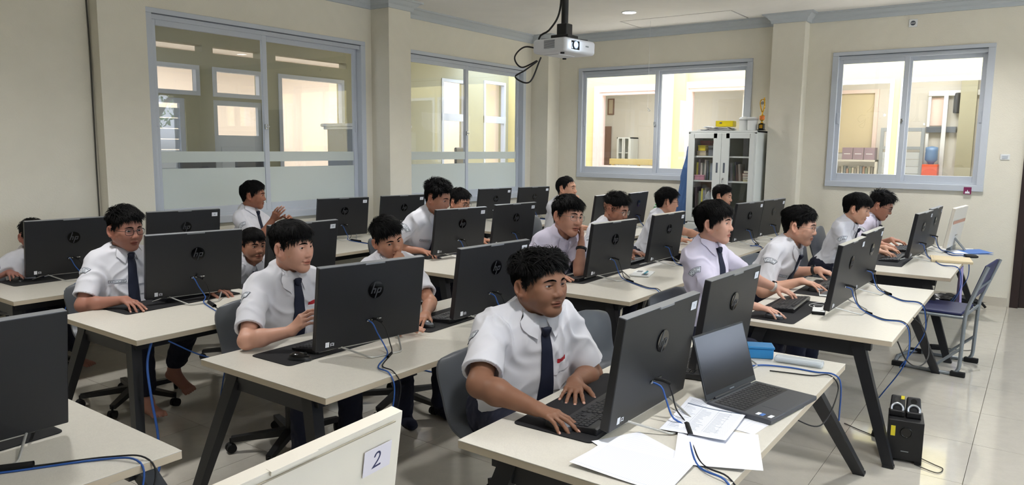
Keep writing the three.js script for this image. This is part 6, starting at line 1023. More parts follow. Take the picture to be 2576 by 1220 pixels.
{
  const r = rng(21), cx = (CB.x0 + CB.x1) / 2, zf = CB.z1 - 0.05; let n = 0;
  const colors = ['#7d6f68', '#8c8f93', '#5d6470', '#a59a80', '#7e8a86', '#d8cf43', '#b9b6b0', '#8d99a8', '#6d7c6a', '#c3bdb4', '#75666e', '#4f5864'], cms = colors.map((c) => mat(c, 0.6)), pageM = mat('#dcd7c8', 0.8);
  const cname = ['brown', 'grey', 'slate', 'tan', 'grey-green', 'yellow', 'pale grey', 'pale blue', 'green', 'cream', 'mauve', 'dark blue'];
  const ORD = ['first', 'second', 'third', 'fourth', 'fifth', 'sixth', 'seventh', 'eighth', 'ninth', 'tenth', 'eleventh', 'twelfth'];
  const book = (label, x, y, z, w, h, d, c, turn = 0, lean = 0, group) => { const t = thing('book', label, 'book', [x, y, z], turn, group); const rz = (g) => norm(g).rotateZ(lean); part('cover', [rz(rbx(-w / 2, -w / 2 + 0.002, 0, h, -d, 0, 0.0008, 1)), rz(rbx(w / 2 - 0.002, w / 2, 0, h, -d, 0, 0.0008, 1)), rz(rbx(-w / 2, w / 2, 0, h, -0.002, 0.001, 0.0008, 1))], cms[c], t); part('pages', rz(bx(-w / 2 + 0.002, w / 2 - 0.002, 0.003, h - 0.003, -d + 0.004, -0.002)), pageM, t); return t; };
  const rowOf = (x0, x1, y, hmin, hmax, name, place, lean = 0) => { let x = x0, i = 0; while (x < x1 - 0.012 && i < 12) { const w = 0.014 + 0.018 * r(), c = Math.floor(r() * 12), h = lerp(hmin, hmax, r()); if (x + w > x1) break; book(ORD[i] + ' book from the left, ' + cname[c] + ', in the cabinet’s ' + place, x + w / 2 + 0.002, y + 0.0065, zf - 0.02 - 0.03 * r(), w, h, 0.17, c, 0, lean, name); x += w + 0.003; i++; } };
  rowOf(-3.37, -3.1, 1.165, 0.19, 0.25, 'books on the cabinet’s left middle shelf', 'left middle shelf');
  rowOf(-2.95, -2.83, 1.165, 0.18, 0.24, 'books on the cabinet’s right middle shelf', 'right middle shelf', 0.08);
  rowOf(-3.37, -3.12, 0.83, 0.17, 0.25, 'books on the cabinet’s left lower shelf', 'left lower shelf');
  // flat pile on the right middle shelf
  [['red and white', '#c23a4a'], ['dark', '#3a3f4a'], ['pale', '#c9c9cf'], ['yellow', '#d8cc2e'], ['grey', '#6d7078']].forEach(([w, c], i) => { const y = [1.235, 1.21, 1.19, 1.1715, 1.265][i], t = thing('book', w + ' book lying in the flat pile on the cabinet’s right middle shelf', 'book', [-2.745, y + 0.0005, zf - 0.1], 0.05 * (i - 2), 'flat pile in the cabinet'), k = [0.028, 0.023, 0.018, 0.016, 0.03][i]; part('cover', [rbx(-0.06, 0.06, 0, 0.002, -0.08, 0.08, 0.0008, 1), rbx(-0.06, 0.06, k - 0.002, k, -0.08, 0.08, 0.0008, 1)], mat(c, 0.5), t); part('pages', bx(-0.058, 0.058, 0.002, k - 0.002, -0.078, 0.078), pageM, t); });
  const boxy = (name, label, cat, x, y, z, w, h, d, c, lidC) => { const t = thing(name, label, cat, [x, y, z]); part('tub', rbx(-w / 2, w / 2, 0.0005, h * 0.8, -d / 2, d / 2, 0.006), mat(c, 0.5), t); part('lid', rbx(-w / 2 - 0.003, w / 2 + 0.003, h * 0.8, h, -d / 2 - 0.003, d / 2 + 0.003, 0.004), mat(lidC ?? c, 0.5), t); };
  boxy('storage_box', 'yellow box on the cabinet’s top left shelf', 'box', -3.31, 1.515, zf - 0.07, 0.09, 0.065, 0.1, '#e6d020'); boxy('storage_box', 'cream box under the yellow box inside the cabinet', 'box', -3.31, 1.457, zf - 0.08, 0.11, 0.056, 0.12, '#b9ad93'); boxy('storage_box', 'red box at the back of the cabinet’s top left shelf', 'box', -3.33, 1.457, zf - 0.23, 0.12, 0.18, 0.1, '#a23a3c'); boxy('storage_box', 'grey box on the right of the cabinet’s top left shelf', 'box', -3.17, 1.457, zf - 0.1, 0.12, 0.12, 0.14, '#6b717c', '#7d838c'); boxy('storage_box', 'pink box on the cabinet’s left middle shelf in front of the books', 'box', -3.31, 1.172, zf + 0.005, 0.12, 0.06, 0.03, '#c890a0'); boxy('storage_box', 'dark box at the bottom of the cabinet behind the right door', 'box', -2.82, 0.697, zf - 0.12, 0.24, 0.1, 0.2, '#59606a');
  const pb = thing('plastic_bag', 'clear bag of supplies standing on the cabinet’s left lower shelf', 'bag', [-3.19, 0.837, zf + 0.0]), g = new THREE.SphereGeometry(1, 24, 18), a = g.attributes.position; for (let i = 0; i < a.count; i++) { const x = a.getX(i), y = a.getY(i), z = a.getZ(i), q = 1 + 0.25 * N3(x * 3, y * 3, z * 3); a.setXYZ(i, x * 0.05 * q * (1 - 0.3 * y), 0.1 + y * 0.1 * q, z * 0.022 * q); } g.computeVertexNormals(); part('film', g, M.cling, pb); part('contents', [rbx(-0.03, 0.03, 0.01, 0.08, -0.01, 0.01, 0.004)], M.white, pb);
  // on top of the cabinet
  const T = CB.h + 0.001;
  const nw = thing('newspaper_pile', 'pile of crumpled newspapers on the cabinet top', 'newspaper', [-3.18, T, -8.52]); for (let k = 0; k < 4; k++) { const rows = [], rb = []; for (let j = 0; j <= 12; j++) { const A = [], B = []; for (let i = 0; i <= 16; i++) { const u = i / 16 - 0.5, v = j / 12 - 0.5, y = 0.004 + k * 0.009 + 0.012 * Math.max(0, N3(u * 4 + k, v * 4, k)) + (k > 1 ? 0.03 * Math.max(0, -u - 0.2) * 2 : 0); A.push(V(u * (0.4 - k * 0.04) + 0.01 * k, y + 0.003, v * 0.27)); B.push(V(u * (0.4 - k * 0.04) + 0.01 * k, y, v * 0.27)); } rows.push(A); rb.push(B); } const ring = (q) => [...q[0], ...q.slice(1).map((e) => e[16]), ...[...q[12]].reverse().slice(1), ...q.slice(1, -1).map((e) => e[0]).reverse(), q[0][0]]; part('sheet', [gridGeo(rows, true), gridGeo(rb, false), gridGeo([ring(rows), ring(rb)])], M.news = M.news ?? Object.assign(mat('#c9cacb', 0.9), { side: THREE.DoubleSide }), nw); }
  const yb = thing('tray', 'shallow yellow plastic box on top of the newspapers', 'box', [-3.06, T + 0.047, -8.48], 0.12); M.yb = mat('#ecd41c', 0.45); part('tub', [rbx(-0.095, 0.095, 0, 0.006, -0.08, 0.08, 0.002), rbx(-0.1, 0.1, 0.004, 0.066, 0.074, 0.08, 0.002), rbx(-0.1, 0.1, 0.004, 0.066, -0.08, -0.074, 0.002), rbx(-0.1, -0.094, 0.004, 0.066, -0.08, 0.08, 0.002), rbx(0.094, 0.1, 0.004, 0.066, -0.08, 0.08, 0.002)], M.yb, yb); part('clasp', rbx(-0.055, -0.03, 0.035, 0.05, 0.08, 0.083, 0.001), M.frameDark, yb);
  for (const [x, z, hh, label] of [[-2.84, -8.46, 0.155, 'white canister with a raised lid on the cabinet top, left of its pair'], [-2.73, -8.42, 0.15, 'white canister with a flat lid on the cabinet top, beside the trophy']]) { const t = thing('canister', label, 'canister', [x, T, z]); part('drum', new THREE.LatheGeometry([[0, 0.0005], [0.05, 0.0005], [0.054, 0.006], [0.057, hh * 0.75], [0.056, hh * 0.76], [0, hh * 0.76]].map((p) => new THREE.Vector2(...p)), 36), M.white, t); part('lid', hh > 0.152 ? new THREE.LatheGeometry([[0, hh * 0.765], [0.06, hh * 0.765], [0.061, hh * 0.85], [0.052, hh * 0.95], [0.03, hh * 1.02], [0, hh * 1.04]].map((p) => new THREE.Vector2(...p)), 36) : new THREE.LatheGeometry([[0, hh * 0.765], [0.06, hh * 0.765], [0.061, hh * 0.97], [0.056, hh], [0, hh]].map((p) => new THREE.Vector2(...p)), 36), M.white, t); }
  const tr = thing('trophy', 'gold trophy cup with an orange ribbon on a black base, on the cabinet top', 'trophy', [-2.62, T, -8.4]); M.gold = mat('#d9a93a', 0.25, { metalness: 0.9 }); M.orange = mat('#d9772a', 0.5);
  part('plinth', [rbx(-0.036, 0.036, 0, 0.012, -0.036, 0.036, 0.003), rbx(-0.029, 0.029, 0.012, 0.078, -0.029, 0.029, 0.003)], M.gloss, tr); part('plaque', rbx(-0.018, 0.018, 0.025, 0.065, 0.029, 0.0305, 0.0005), M.gold, tr);
  part('stem', new THREE.LatheGeometry([[0, 0.078], [0.018, 0.078], [0.016, 0.088], [0.007, 0.095], [0.009, 0.105], [0.02, 0.112], [0.026, 0.125], [0.024, 0.15], [0.028, 0.165], [0.012, 0.17], [0.007, 0.185], [0.007, 0.2], [0, 0.2]].map((p) => new THREE.Vector2(...p)), 28), M.gold, tr); part('ribbon', new THREE.LatheGeometry([[0.0268, 0.12], [0.029, 0.128], [0.0265, 0.15], [0.03, 0.16], [0.0285, 0.162]].map((p) => new THREE.Vector2(...p)), 28), M.orange, tr);
  part('figure', [tube([[0, 0.195, 0], [-0.012, 0.23, 0], [-0.026, 0.28, 0], [-0.028, 0.32, 0], [-0.016, 0.345, 0]], 0.0065), tube([[0, 0.195, 0], [0.012, 0.23, 0], [0.02, 0.28, 0], [0.016, 0.33, 0], [0.014, 0.365, 0]], 0.0075), tube([[-0.018, 0.34, 0], [0, 0.345, 0], [0.016, 0.335, 0]], 0.005), ...[0, 1, 2, 3].map((i) => new THREE.SphereGeometry(0.008, 10, 8).translate(0.022 - i * 0.001, 0.25 + i * 0.03, 0))], M.gold, tr); part('disc', cyl([-0.004, 0.305, -0.005], [-0.004, 0.305, 0.005], 0.018, 0.018, 24), M.chrome, tr);
}
{ // denim jacket and bags hanging at the cabinet's left side
  const t = thing('hanging_jacket', 'blue denim jacket hanging down the left side of the cabinet', 'jacket', [-3.52, 0, -8.5]), F = new Field(0.05); F.cap([0.02, 1.55, 0], [0.0, 1.2, 0.0], 0.025, 0.06).cap([0, 1.2, 0], [-0.03, 0.72, 0.01], 0.06, 0.1).cap([0, 1.3, 0.03], [0.03, 0.75, 0.06], 0.03, 0.06).cap([-0.02, 1.2, -0.02], [-0.08, 0.8, -0.04], 0.03, 0.06); const nz = createNoise3D(rng(77)); F.noise = (x, y, z) => -0.012 * (1 - Math.abs(nz(x * 12, y * 2, z * 12))) + 0.006; F.clip = (x) => x - 0.055;
  part('fabric', netMesh(F, 0.012), mat('#41608f', 0.9, { bumpMap: TX.weave, bumpScale: 0.0006 }), t); part('hook', tube([[0.04, 1.56, 0], [0.05, 1.6, 0], [0.066, 1.58, 0]], 0.005), M.chrome, t);
  const b = thing('backpack', 'dark backpack with purple straps on the chair beside the cabinet', 'bag', [-3.62, 0, -8.2]), G = new Field(0.04); G.ell([0, 0.62, 0], [0.12, 0.2, 0.1]).ell([0, 0.55, 0.08], [0.09, 0.1, 0.05]); part('body', netMesh(G, 0.014), mat('#1c2036', 0.8), b); part('strap', [tube([[-0.06, 0.8, 0.03], [-0.09, 0.7, 0.11], [-0.08, 0.55, 0.12]], 0.012), tube([[0.06, 0.8, 0.03], [0.09, 0.7, 0.11], [0.08, 0.55, 0.12]], 0.012)], mat('#6f3fa8', 0.7), b, { label: 'purple strap' });
  const g = thing('backpack', 'green and white striped bag behind the boy turned away', 'bag', [-3.14, 0, -6.88]), K = new Field(0.03); K.ell([0, 0.86, 0], [0.055, 0.14, 0.08]); part('body', netMesh(K, 0.012), mat('#2f8a48', 0.7), g); part('stripe', [0.9, 0.96].map((y) => new THREE.TorusGeometry(1, 0.06, 8, 40).rotateX(Math.PI / 2).scale(0.055 * Math.sqrt(1 - ((y - 0.86) / 0.14) ** 2), 0.12, 0.08 * Math.sqrt(1 - ((y - 0.86) / 0.14) ** 2)).translate(0, y, 0)), M.white, g, { label: 'white stripes' }); part('strap', tube([[0, 1.0, 0.04], [0.02, 1.06, 0], [0, 1.0, -0.04]], 0.008), M.rubber, g);
}
// ------------------------------------------------------------------ projector under the ceiling
{
  const t = thing('video_projector', 'white projector hanging from the ceiling on a black pole', 'projector', [-2.4, 2.13, -3.84], Math.PI / 2 - 0.1), w = 0.15, h = 0.042, d = 0.125; // local +z is the lens side
  M.projWhite = mat('#dfe1e6', 0.4); const b = norm(new RoundedBoxGeometry(2 * w, 2 * h, 2 * d, 4, 0.02)); part('case', b, M.projWhite, t);
  part('foot', [cyl([-0.12, -h, 0.08], [-0.12, -h - 0.008, 0.08], 0.012), cyl([0.12, -h, -0.09], [0.12, -h - 0.008, -0.09], 0.012)], M.rubber, t); part('button_panel', rbx(-0.08, 0.08, -h - 0.004, -h + 0.001, -0.09, 0.02, 0.003), M.projWhite, t);
  const lens = part('lens_recess', rbx(-0.095, -0.015, -0.024, 0.026, d - 0.006, d + 0.0015, 0.003), M.gloss, t); part('lens_ring', new THREE.TorusGeometry(0.02, 0.005, 12, 32).translate(-0.058, 0.002, d + 0.003), M.frameDark, lens); part('lens_glass', new THREE.SphereGeometry(0.018, 24, 12).scale(1, 1, 0.4).translate(-0.058, 0.002, d + 0.001), M.projLens = mat('#bcd3ff', 0.05, { emissive: new THREE.Color(0.6, 0.8, 1), emissiveIntensity: 1.6 }), lens);
  const pl = new THREE.PointLight(new THREE.Color(0.7, 0.85, 1), 0.02, 0, 2); pl.position.set(-0.058, 0.002, d + 0.02); t.add(pl);
  for (let i = 0; i < 8; i++) part('vent_slat', rbx(-w - 0.0012, -w + 0.002, -0.016 + i * 0.006, -0.013 + i * 0.006, -0.035, 0.045, 0.0006), M.frameDark, t);
  for (let i = 0; i < 7; i++) part('front_vent', bar([0.115, -0.03 + i * 0.009, d - 0.008], [0.15, -0.026 + i * 0.009, d - 0.03], 0.003, 0.004), M.frameDark, t);
  part('maker_mark', slab(0.03, 0.008, 0.06, 0.004, d), M.tubeGrey, t);
  const mt = thing('projector_mount', 'black ceiling pole and bracket carrying the projector', 'mount', [-2.4, 0, -3.84]); part('pole', [cyl([0, 2.26, 0], [0, CEIL - 0.004, 0], 0.021, 0.021, 20)], M.chairSteel, mt); part('ceiling_plate', cyl([0, CEIL - 0.008, 0], [0, CEIL, 0], 0.07, 0.07, 28), M.chairSteel, mt); part('bracket', [rbx(-0.035, 0.035, 2.2, 2.27, -0.035, 0.035, 0.006), rbx(-0.06, 0.06, 2.178, 2.202, -0.06, 0.06, 0.004)], M.chairSteel, mt); for (const [x, z] of [[-0.1, -0.1], [0.1, -0.1], [0.1, 0.1], [-0.1, 0.1]]) part('arm', bar([0, 2.19, 0], [x, 2.176, z], 0.016, 0.006), M.chairSteel, mt);
  cable('black cables looping out of the back of the projector', [[-2.52, 2.12, -3.78], [-2.62, 2.14, -3.74], [-2.68, 2.08, -3.72], [-2.64, 2.02, -3.74], [-2.55, 2.06, -3.78], [-2.6, 2.0, -3.72], [-2.66, 1.96, -3.7], [-2.58, 1.93, -3.74], [-2.54, 2.08, -3.8]], 0.005, M.blackCable, 'projector_cable'); cable('black cable clipped to the projector pole', [[-2.425, CEIL - 0.02, -3.84], [-2.425, 2.6, -3.84], [-2.43, 2.35, -3.83], [-2.48, 2.24, -3.8], [-2.53, 2.2, -3.77], [-2.54, 2.13, -3.77]], 0.006, M.blackCable, 'projector_cable');
}
// ------------------------------------------------------------------ small things on the walls
{
  const s = thing('wall_socket', 'round white socket high on the back wall above the right window', 'socket', [-1.231, 2.849, ZB]); part('plate', rbx(-0.04, 0.04, -0.04, 0.04, 0, 0.009, 0.004), M.white, s); part('face', [new THREE.TorusGeometry(0.021, 0.003, 8, 28).translate(0, 0, 0.009), new THREE.CylinderGeometry(0.02, 0.02, 0.001, 28).rotateX(Math.PI / 2).translate(0, 0, 0.0095)], M.frameDark, s); part('contact', rbx(-0.02, 0.02, -0.003, 0.003, 0.0095, 0.012, 0.001), M.white, s);
  const w = thing('light_switch', 'white double light switch on the back wall beside the door', 'switch', [-0.33, 1.49, ZB]); part('plate', rbx(-0.04, 0.04, -0.028, 0.028, 0, 0.009, 0.004), M.white, w); for (const y of [-0.009, 0.009]) part('rocker', rbx(-0.024, 0.024, y - 0.007, y + 0.007, 0.008, 0.013, 0.002), M.frame, w);
  const p = thing('paper_tag', 'small purple square tag stuck at the right window’s lower corner', 'tag', [-0.617, 1.147, ZB + 0.031]); part('card', rbx(-0.034, 0.034, -0.036, 0.036, 0, 0.0015, 0.0004), mat('#7c1f52', 0.6), p); const sh = new THREE.Shape(); sh.moveTo(-0.022, -0.028); sh.lineTo(-0.016, -0.006); sh.lineTo(-0.006, -0.012); sh.lineTo(0, 0.01); sh.lineTo(0.007, -0.012); sh.lineTo(0.016, -0.006); sh.lineTo(0.023, -0.028); part('print', new THREE.ExtrudeGeometry(sh, { depth: 0.0006, bevelEnabled: false }).translate(0, 0, 0.0015), M.label, p, { label: 'pale printed shape' });
  const h = thing('pull_string', 'thin string with a hook hanging from the ceiling before the back window', 'string', [-3.93, 0, -8.2]); part('cord', cyl([0, 2.02, 0], [0, CEIL, 0], 0.0015, 0.0015, 5), M.whiteCable, h); part('hook', tube([[0, 2.02, 0], [0.02, 2.0, 0], [0.035, 1.985, 0], [0.02, 1.98, 0], [0, 1.995, 0]], 0.003), M.tubeGrey, h);
}
// ------------------------------------------------------------------ empty chairs
officeChair('empty grey swivel chair between the front boy and the boy with the pale watch', -1.62, -3.15, 1.25);
officeChair('empty grey swivel chair left of the tilted headed boy', -3.5, -3.12, 1.5);
officeChair('empty grey swivel chair in the aisle before the far corner computers', -4.62, -7.2, 1.9);
officeChair('empty swivel chair under the large left window row', -5.1, -6.05, 2.4);
officeChair('grey swivel chair in the right row behind the boy in glasses and dark watch', -1.6, -5.85, 1.3);
// ------------------------------------------------------------------ what lies beyond the windows
M.yellow2 = mat('#ecd998', 0.85); M.olive = mat('#a3a189', 0.85); M.peach = mat('#e0d3c6', 0.85); M.pink = mat('#e6cfc4', 0.85); M.cream2 = mat('#cfccc2', 0.85); M.doorGrey = mat('#c2c9cf', 0.45); M.alu = mat('#8f979e', 0.4); M.brown = mat('#7a5a4c', 0.6);
const ZC = -11.2, XC = -8.2;
// back corridor and the rooms across it
const BH = [[-6.256, -5.12, 1.19, 2.47], [-4.66, -3.25, 1.19, 2.48], [-2.6, -1.74, 0.9, 2.5], [-1.66, -0.1, 0.9, 2.5]];
struct('wall_across_back', wallWith(BH, XC - 0.15, 4.2, -0.1, 3.2, (a, b, c, d) => bx(a, b, c, d, ZC - 0.15, ZC)), M.yellow2);
struct('wall_far_back', [bx(-9.2, -3.85, -0.1, 3.2, -15.15, -15), bx(-3.7, 4.2, -0.1, 3.2, -13.95, -13.8), bx(-3.85, -3.7, -0.1, 3.2, -15.15, ZC - 0.15), bx(-9.35, -9.2, -0.1, 3.2, -15.15, ZC - 0.15), bx(4.2, 4.35, -0.1, 3.2, -13.95, ZC)], M.cream2);
struct('roof_back', [bx(-9.35, 4.35, 3.05, 3.2, -15.15, ZC - 0.02)], M.ceiling);
struct('roof_eave', bx(XC, 4.2, 3.05, 3.2, -9.75, ZB - WT), M.ceiling);
struct('pavement', [bx(-14, 30, -0.22, -0.1, -34, 24)], mat('#b4b2ab', 0.9));
struct('corridor_floor', [bx(XC, 4.2, -0.1, 0, ZC, ZB - WT), bx(-9.2, 4.2, -0.1, 0, -15, ZC - 0.15), bx(XC, XL - WT, -0.1, 0, ZC, 1.5), bx(-12, XC - 0.15, -0.1, 0, ZC, 1.5)], M.tile);
for (let i = 0; i < BH.length; i++) {
  const [a, b, c, d] = BH[i], g = structGroup('window_' + (8 + i)), f = 0.05, w = b - a, h = d - c;
  part('frame', [bx(0, w, 0, f, -0.1, 0.02), bx(0, w, h - f, h, -0.1, 0.02), bx(0, f, f, h - f, -0.1, 0.02), bx(w - f, w, f, h - f, -0.1, 0.02), ...(i < 2 ? [bx(-0.1, w + 0.1, h, h + 0.1, -0.02, 0.04), bx(-0.1, 0, 0, h, -0.02, 0.04)] : [])], i < 2 ? M.pink : M.white, g); part('pane', bx(f, w - f, f, h - f, -0.05, -0.045), M.glass, g); g.position.set(a, c, ZC);
}
struct('trim_6', bx(-5.1, -4.88, 0, 3.2, ZC, ZC + 0.22), M.pink); struct('trim_7', bx(-4.88, -4.69, 0, 3.2, ZC, ZC + 0.1), M.yellow2);
{ // lit panels over the rooms across the corridors
  const panel = (label, x, y, z, w, d, level) => { const t = thing('ceiling_panel_light', label, 'ceiling light', [x, y, z]); part('tray', bx(-w / 2 - 0.02, w / 2 + 0.02, 0.0, 0.03, -d / 2 - 0.02, d / 2 + 0.02), M.white, t); part('diffuser', bx(-w / 2, w / 2, -0.006, 0.0, -d / 2, d / 2), M.panelGlow = M.panelGlow ?? mat('#ffffff', 0.6, { emissive: new THREE.Color(1, 0.99, 0.97), emissiveIntensity: 3 }), t); const l = new THREE.RectAreaLight(new THREE.Color(1, 0.99, 0.97), level, w, d); l.position.set(x, y - 0.012, z); l.lookAt(x, 0, z); scene.add(l); };
  panel('long ceiling light in the room beyond the left back window', -6.6, 3.04, -13.2, 2.4, 1.2, 4); panel('long ceiling light in the room beyond the right back window', -1.4, 3.04, -12.5, 2.4, 0.8, 6); panel('long ceiling light in the room across the left corridor', -9.9, 3.04, -5.6, 1.2, 3, 4.2); panel('long ceiling light at the far end of the room across the left corridor', -9.9, 3.04, -9.8, 1.2, 2.4, 4.5);
}
// things in the rooms across the back corridor
for (const [x, y, w, h, label] of [[-8.31, 2.65, 0.14, 0.3, 'framed picture high on the far room wall, left one'], [-8.09, 2.46, 0.16, 0.36, 'framed picture on the far room wall, right and lower one']]) { const t = thing('picture_frame', label, 'picture', [x, y, -15]); part('frame', [bx(-w / 2, w / 2, -h / 2, -h / 2 + 0.025, 0, 0.025), bx(-w / 2, w / 2, h / 2 - 0.025, h / 2, 0, 0.025), bx(-w / 2, -w / 2 + 0.025, -h / 2 + 0.025, h / 2 - 0.025, 0, 0.025), bx(w / 2 - 0.025, w / 2, -h / 2 + 0.025, h / 2 - 0.025, 0, 0.025)], M.brown, t); part('print', bx(-w / 2 + 0.02, w / 2 - 0.02, -h / 2 + 0.02, h / 2 - 0.02, 0.004, 0.01), mat('#b7ab93', 0.7), t); }
{ const t = thing('wooden_door', 'brown door of the far room seen through the left back window', 'door', [-8.3, 0, -14.97]); part('leaf', [bx(-0.35, 0.25, 0, 2.02, 0, 0.04), rbx(-0.25, 0.15, 1.15, 1.85, 0.04, 0.055, 0.004), rbx(-0.25, 0.15, 0.25, 0.95, 0.04, 0.055, 0.004)], M.brown, t); part('handle', cyl([0.18, 1.02, 0.04], [0.18, 1.02, 0.1], 0.012), M.chrome, t);
  const c = thing('steel_cabinet', 'white glazed cabinet in the far room seen through the left back window', 'cabinet', [-7.55, 0, -14.8]); part('carcass', [bx(-0.17, 0.17, 0, 0.9, -0.18, 0.18), bx(-0.17, -0.15, 0.9, 1.77, -0.18, 0.18), bx(0.15, 0.17, 0.9, 1.77, -0.18, 0.18), bx(-0.17, 0.17, 1.74, 1.77, -0.18, 0.18), bx(-0.15, 0.15, 0.9, 1.74, -0.18, -0.16)], M.steelWhite, c); for (const y of [1.15, 1.42]) part('shelf', bx(-0.15, 0.15, y, y + 0.02, -0.16, 0.14), M.steelWhite, c); for (const s of [-1, 1]) part('door', [bx(s > 0 ? 0.005 : -0.15, s > 0 ? 0.035 : -0.12, 0.9, 1.74, 0.18, 0.195), bx(s > 0 ? 0.12 : -0.035, s > 0 ? 0.15 : -0.005, 0.9, 1.74, 0.18, 0.195)], M.steelWhite, c);
  const s = thing('window_bench', 'pale yellow bench rail inside the left far room window', 'bench', [-5.7, 0, -11.62]); part('rail', rbx(-0.56, 0.56, 1.25, 1.35, -0.03, 0.03, 0.006), M.yellow2, s); for (const x of [-0.5, 0, 0.5]) part('post', bx(x - 0.02, x + 0.02, 0, 1.25, -0.02, 0.02), M.yellow2, s);
}
{ // library corner beyond the right window
  const sh = thing('book_shelf', 'pale bookshelf in the room beyond the right back window', 'shelf', [-2.85, 0, -13.5]); for (const y of [0.55, 1.05, 1.355]) part('board', bx(-0.6, 0.6, y, y + 0.03, -0.16, 0.16), M.cream2, sh); for (const x of [-0.6, 0.57]) part('side', bx(x, x + 0.03, 0, 1.385, -0.16, 0.16), M.cream2, sh);
  const r = rng(31), cc = ['#8e8a86', '#b9b3ab', '#6f7d8d', '#a8846e', '#7c8a7a', '#c9c2b4'].map((c) => mat(c, 0.7)), OR = ['first', 'second', 'third', 'fourth', 'fifth', 'sixth', 'seventh', 'eighth', 'ninth', 'tenth', 'eleventh', 'twelfth', 'thirteenth', 'fourteenth']; for (let i = 0; i < 14; i++) solo('book', OR[i] + ' small book from the left on the shelf beyond the right back window', 'book', rbx(-2.85 + i * 0.042, -2.82 + i * 0.042, 1.081, 1.081 + 0.15 + 0.06 * r(), -13.6, -13.42, 0.002), cc[i % 6], 'books beyond the right window');
  for (let i = 0; i < 3; i++) { const t = thing('document_box', ['left', 'middle', 'right'][i] + ' mauve document box on the shelf beyond the right back window', 'box', [-2.72 + i * 0.17, 1.386, -13.5], 0, 'mauve document boxes'); part('case', rbx(-0.08, 0.08, 0, 0.2, -0.12, 0.12, 0.004), M.mauve = M.mauve ?? mat('#8c7585', 0.7), t); part('label', bx(-0.05, 0.05, 0.09, 0.1, 0.12, 0.121), M.label, t); }
  const w = structGroup('window_12'); part('frame', [bx(-3.0, -2.36, 2.5, 2.56, -13.8, -13.74), bx(-2.42, -2.36, 1.5, 2.5, -13.8, -13.74)], M.pink, w); part('pane', bx(-3.0, -2.42, 1.5, 2.5, -13.79, -13.785), mat('#cbbd97', 0.3), w);
  const d = thing('louvre_door', 'grey aluminium door with slats beyond the right back window', 'door', [-1.92, 0, -13.45]); part('frame', [rbx(-0.32, -0.27, 0, 1.91, -0.03, 0.03, 0.004), rbx(0.27, 0.32, 0, 1.91, -0.03, 0.03, 0.004), rbx(-0.27, 0.27, 1.85, 1.91, -0.03, 0.03, 0.004), rbx(-0.27, 0.27, 1.56, 1.61, -0.03, 0.03, 0.004)], M.alu, d); part('pane', bx(-0.27, 0.27, 1.61, 1.85, -0.004, 0.004), M.glass, d); for (let i = 0; i < 13; i++) part('slat', bar([-0.27, 0.06 + i * 0.117, 0], [0.27, 0.06 + i * 0.117, 0], 0.108, 0.014, 0.108, 0.014, V(0, 1, 0.12)), M.doorGrey, d);
  const o = thing('water_dispenser', 'orange water dispenser with a blue bottle beyond the right back window', 'dispenser', [-1.49, 0, -13.5]); part('body', rbx(-0.11, 0.11, 0, 1.33, -0.12, 0.12, 0.01), mat('#d9542a', 0.5), o); part('bottle', new THREE.LatheGeometry([[0, 1.33], [0.04, 1.33], [0.05, 1.36], [0.09, 1.4], [0.09, 1.52], [0.085, 1.53], [0.09, 1.54], [0.09, 1.6], [0, 1.62]].map((p) => new THREE.Vector2(...p)), 24), mat('#8fb4de', 0.2, { transmission: 0.5, thickness: 0 }), o); part('tap', cyl([0, 1.15, 0.12], [0, 1.15, 0.16], 0.01), M.chrome, o);
  const v = structGroup('window_13'); part('frame', [bx(-1.62, -1.58, 1.1, 2.42, -13.8, -13.72), bx(-1.4, -1.34, 0.9, 2.5, -13.8, -13.68), bx(-1.62, -0.9, 2.42, 2.5, -13.8, -13.7)], M.white, v); part('pane', [bx(-1.58, -1.4, 1.95, 2.4, -13.79, -13.785)], M.pink, v); part('rail', bx(-1.62, -1.2, 1.84, 1.93, -13.8, -13.7), M.frameDark, v);
  const wc = thing('wall_speaker', 'dark wall speaker high up beyond the right back window', 'speaker', [-1.2, 2.3, -13.72], 0.3); part('box', rbx(-0.06, 0.06, -0.16, 0.16, -0.06, 0.06, 0.02), M.plastic, wc); part('grille', rbx(-0.045, 0.045, -0.13, 0.13, 0.06, 0.065, 0.004), M.steel, wc); struct('trim_8', bx(-1.17, -0.95, 0, 3.05, -13.8, -13.6), M.olive);
}
// left corridor: olive wall with transoms, doors and windows into a lit room
const LH = [[-5.05, -4.1, 2.61, 2.69], [-5.85, -5.19, 2.61, 2.69], [-7.27, -6.08, 2.61, 2.69], [-5.0, -4.1, 2.1, 2.45], [-5.86, -5.17, 2.1, 2.45], [-7.22, -6.11, 0.9, 2.45], [-4.81, -4.1, 0, 2.06], [-5.86, -5.17, 0, 2.06], [-9.96, -9.32, 0.9, 2.65], [-11.1, -10.45, 0.9, 2.7]];
struct('wall_across_left', wallWith(LH, ZC, 1.5, -0.1, 3.2, (a, b, c, d) => bx(XC - 0.15, XC, c, d, a, b)), M.olive);
struct('wall_far_left', [bx(-11.65, -11.5, -0.1, 3.2, ZC, 1.5), bx(-11.5, XC - 0.15, -0.1, 3.2, 1.35, 1.5), bx(-11.5, XC - 0.15, -0.1, 3.2, ZC - 0.15, ZC)], M.peach);
struct('roof_left', [bx(-11.65, XL - WT, 3.05, 3.2, -9.6, 1.5), bx(-11.65, XC, 3.05, 3.2, ZC - 0.15, -9.6)], M.ceiling);
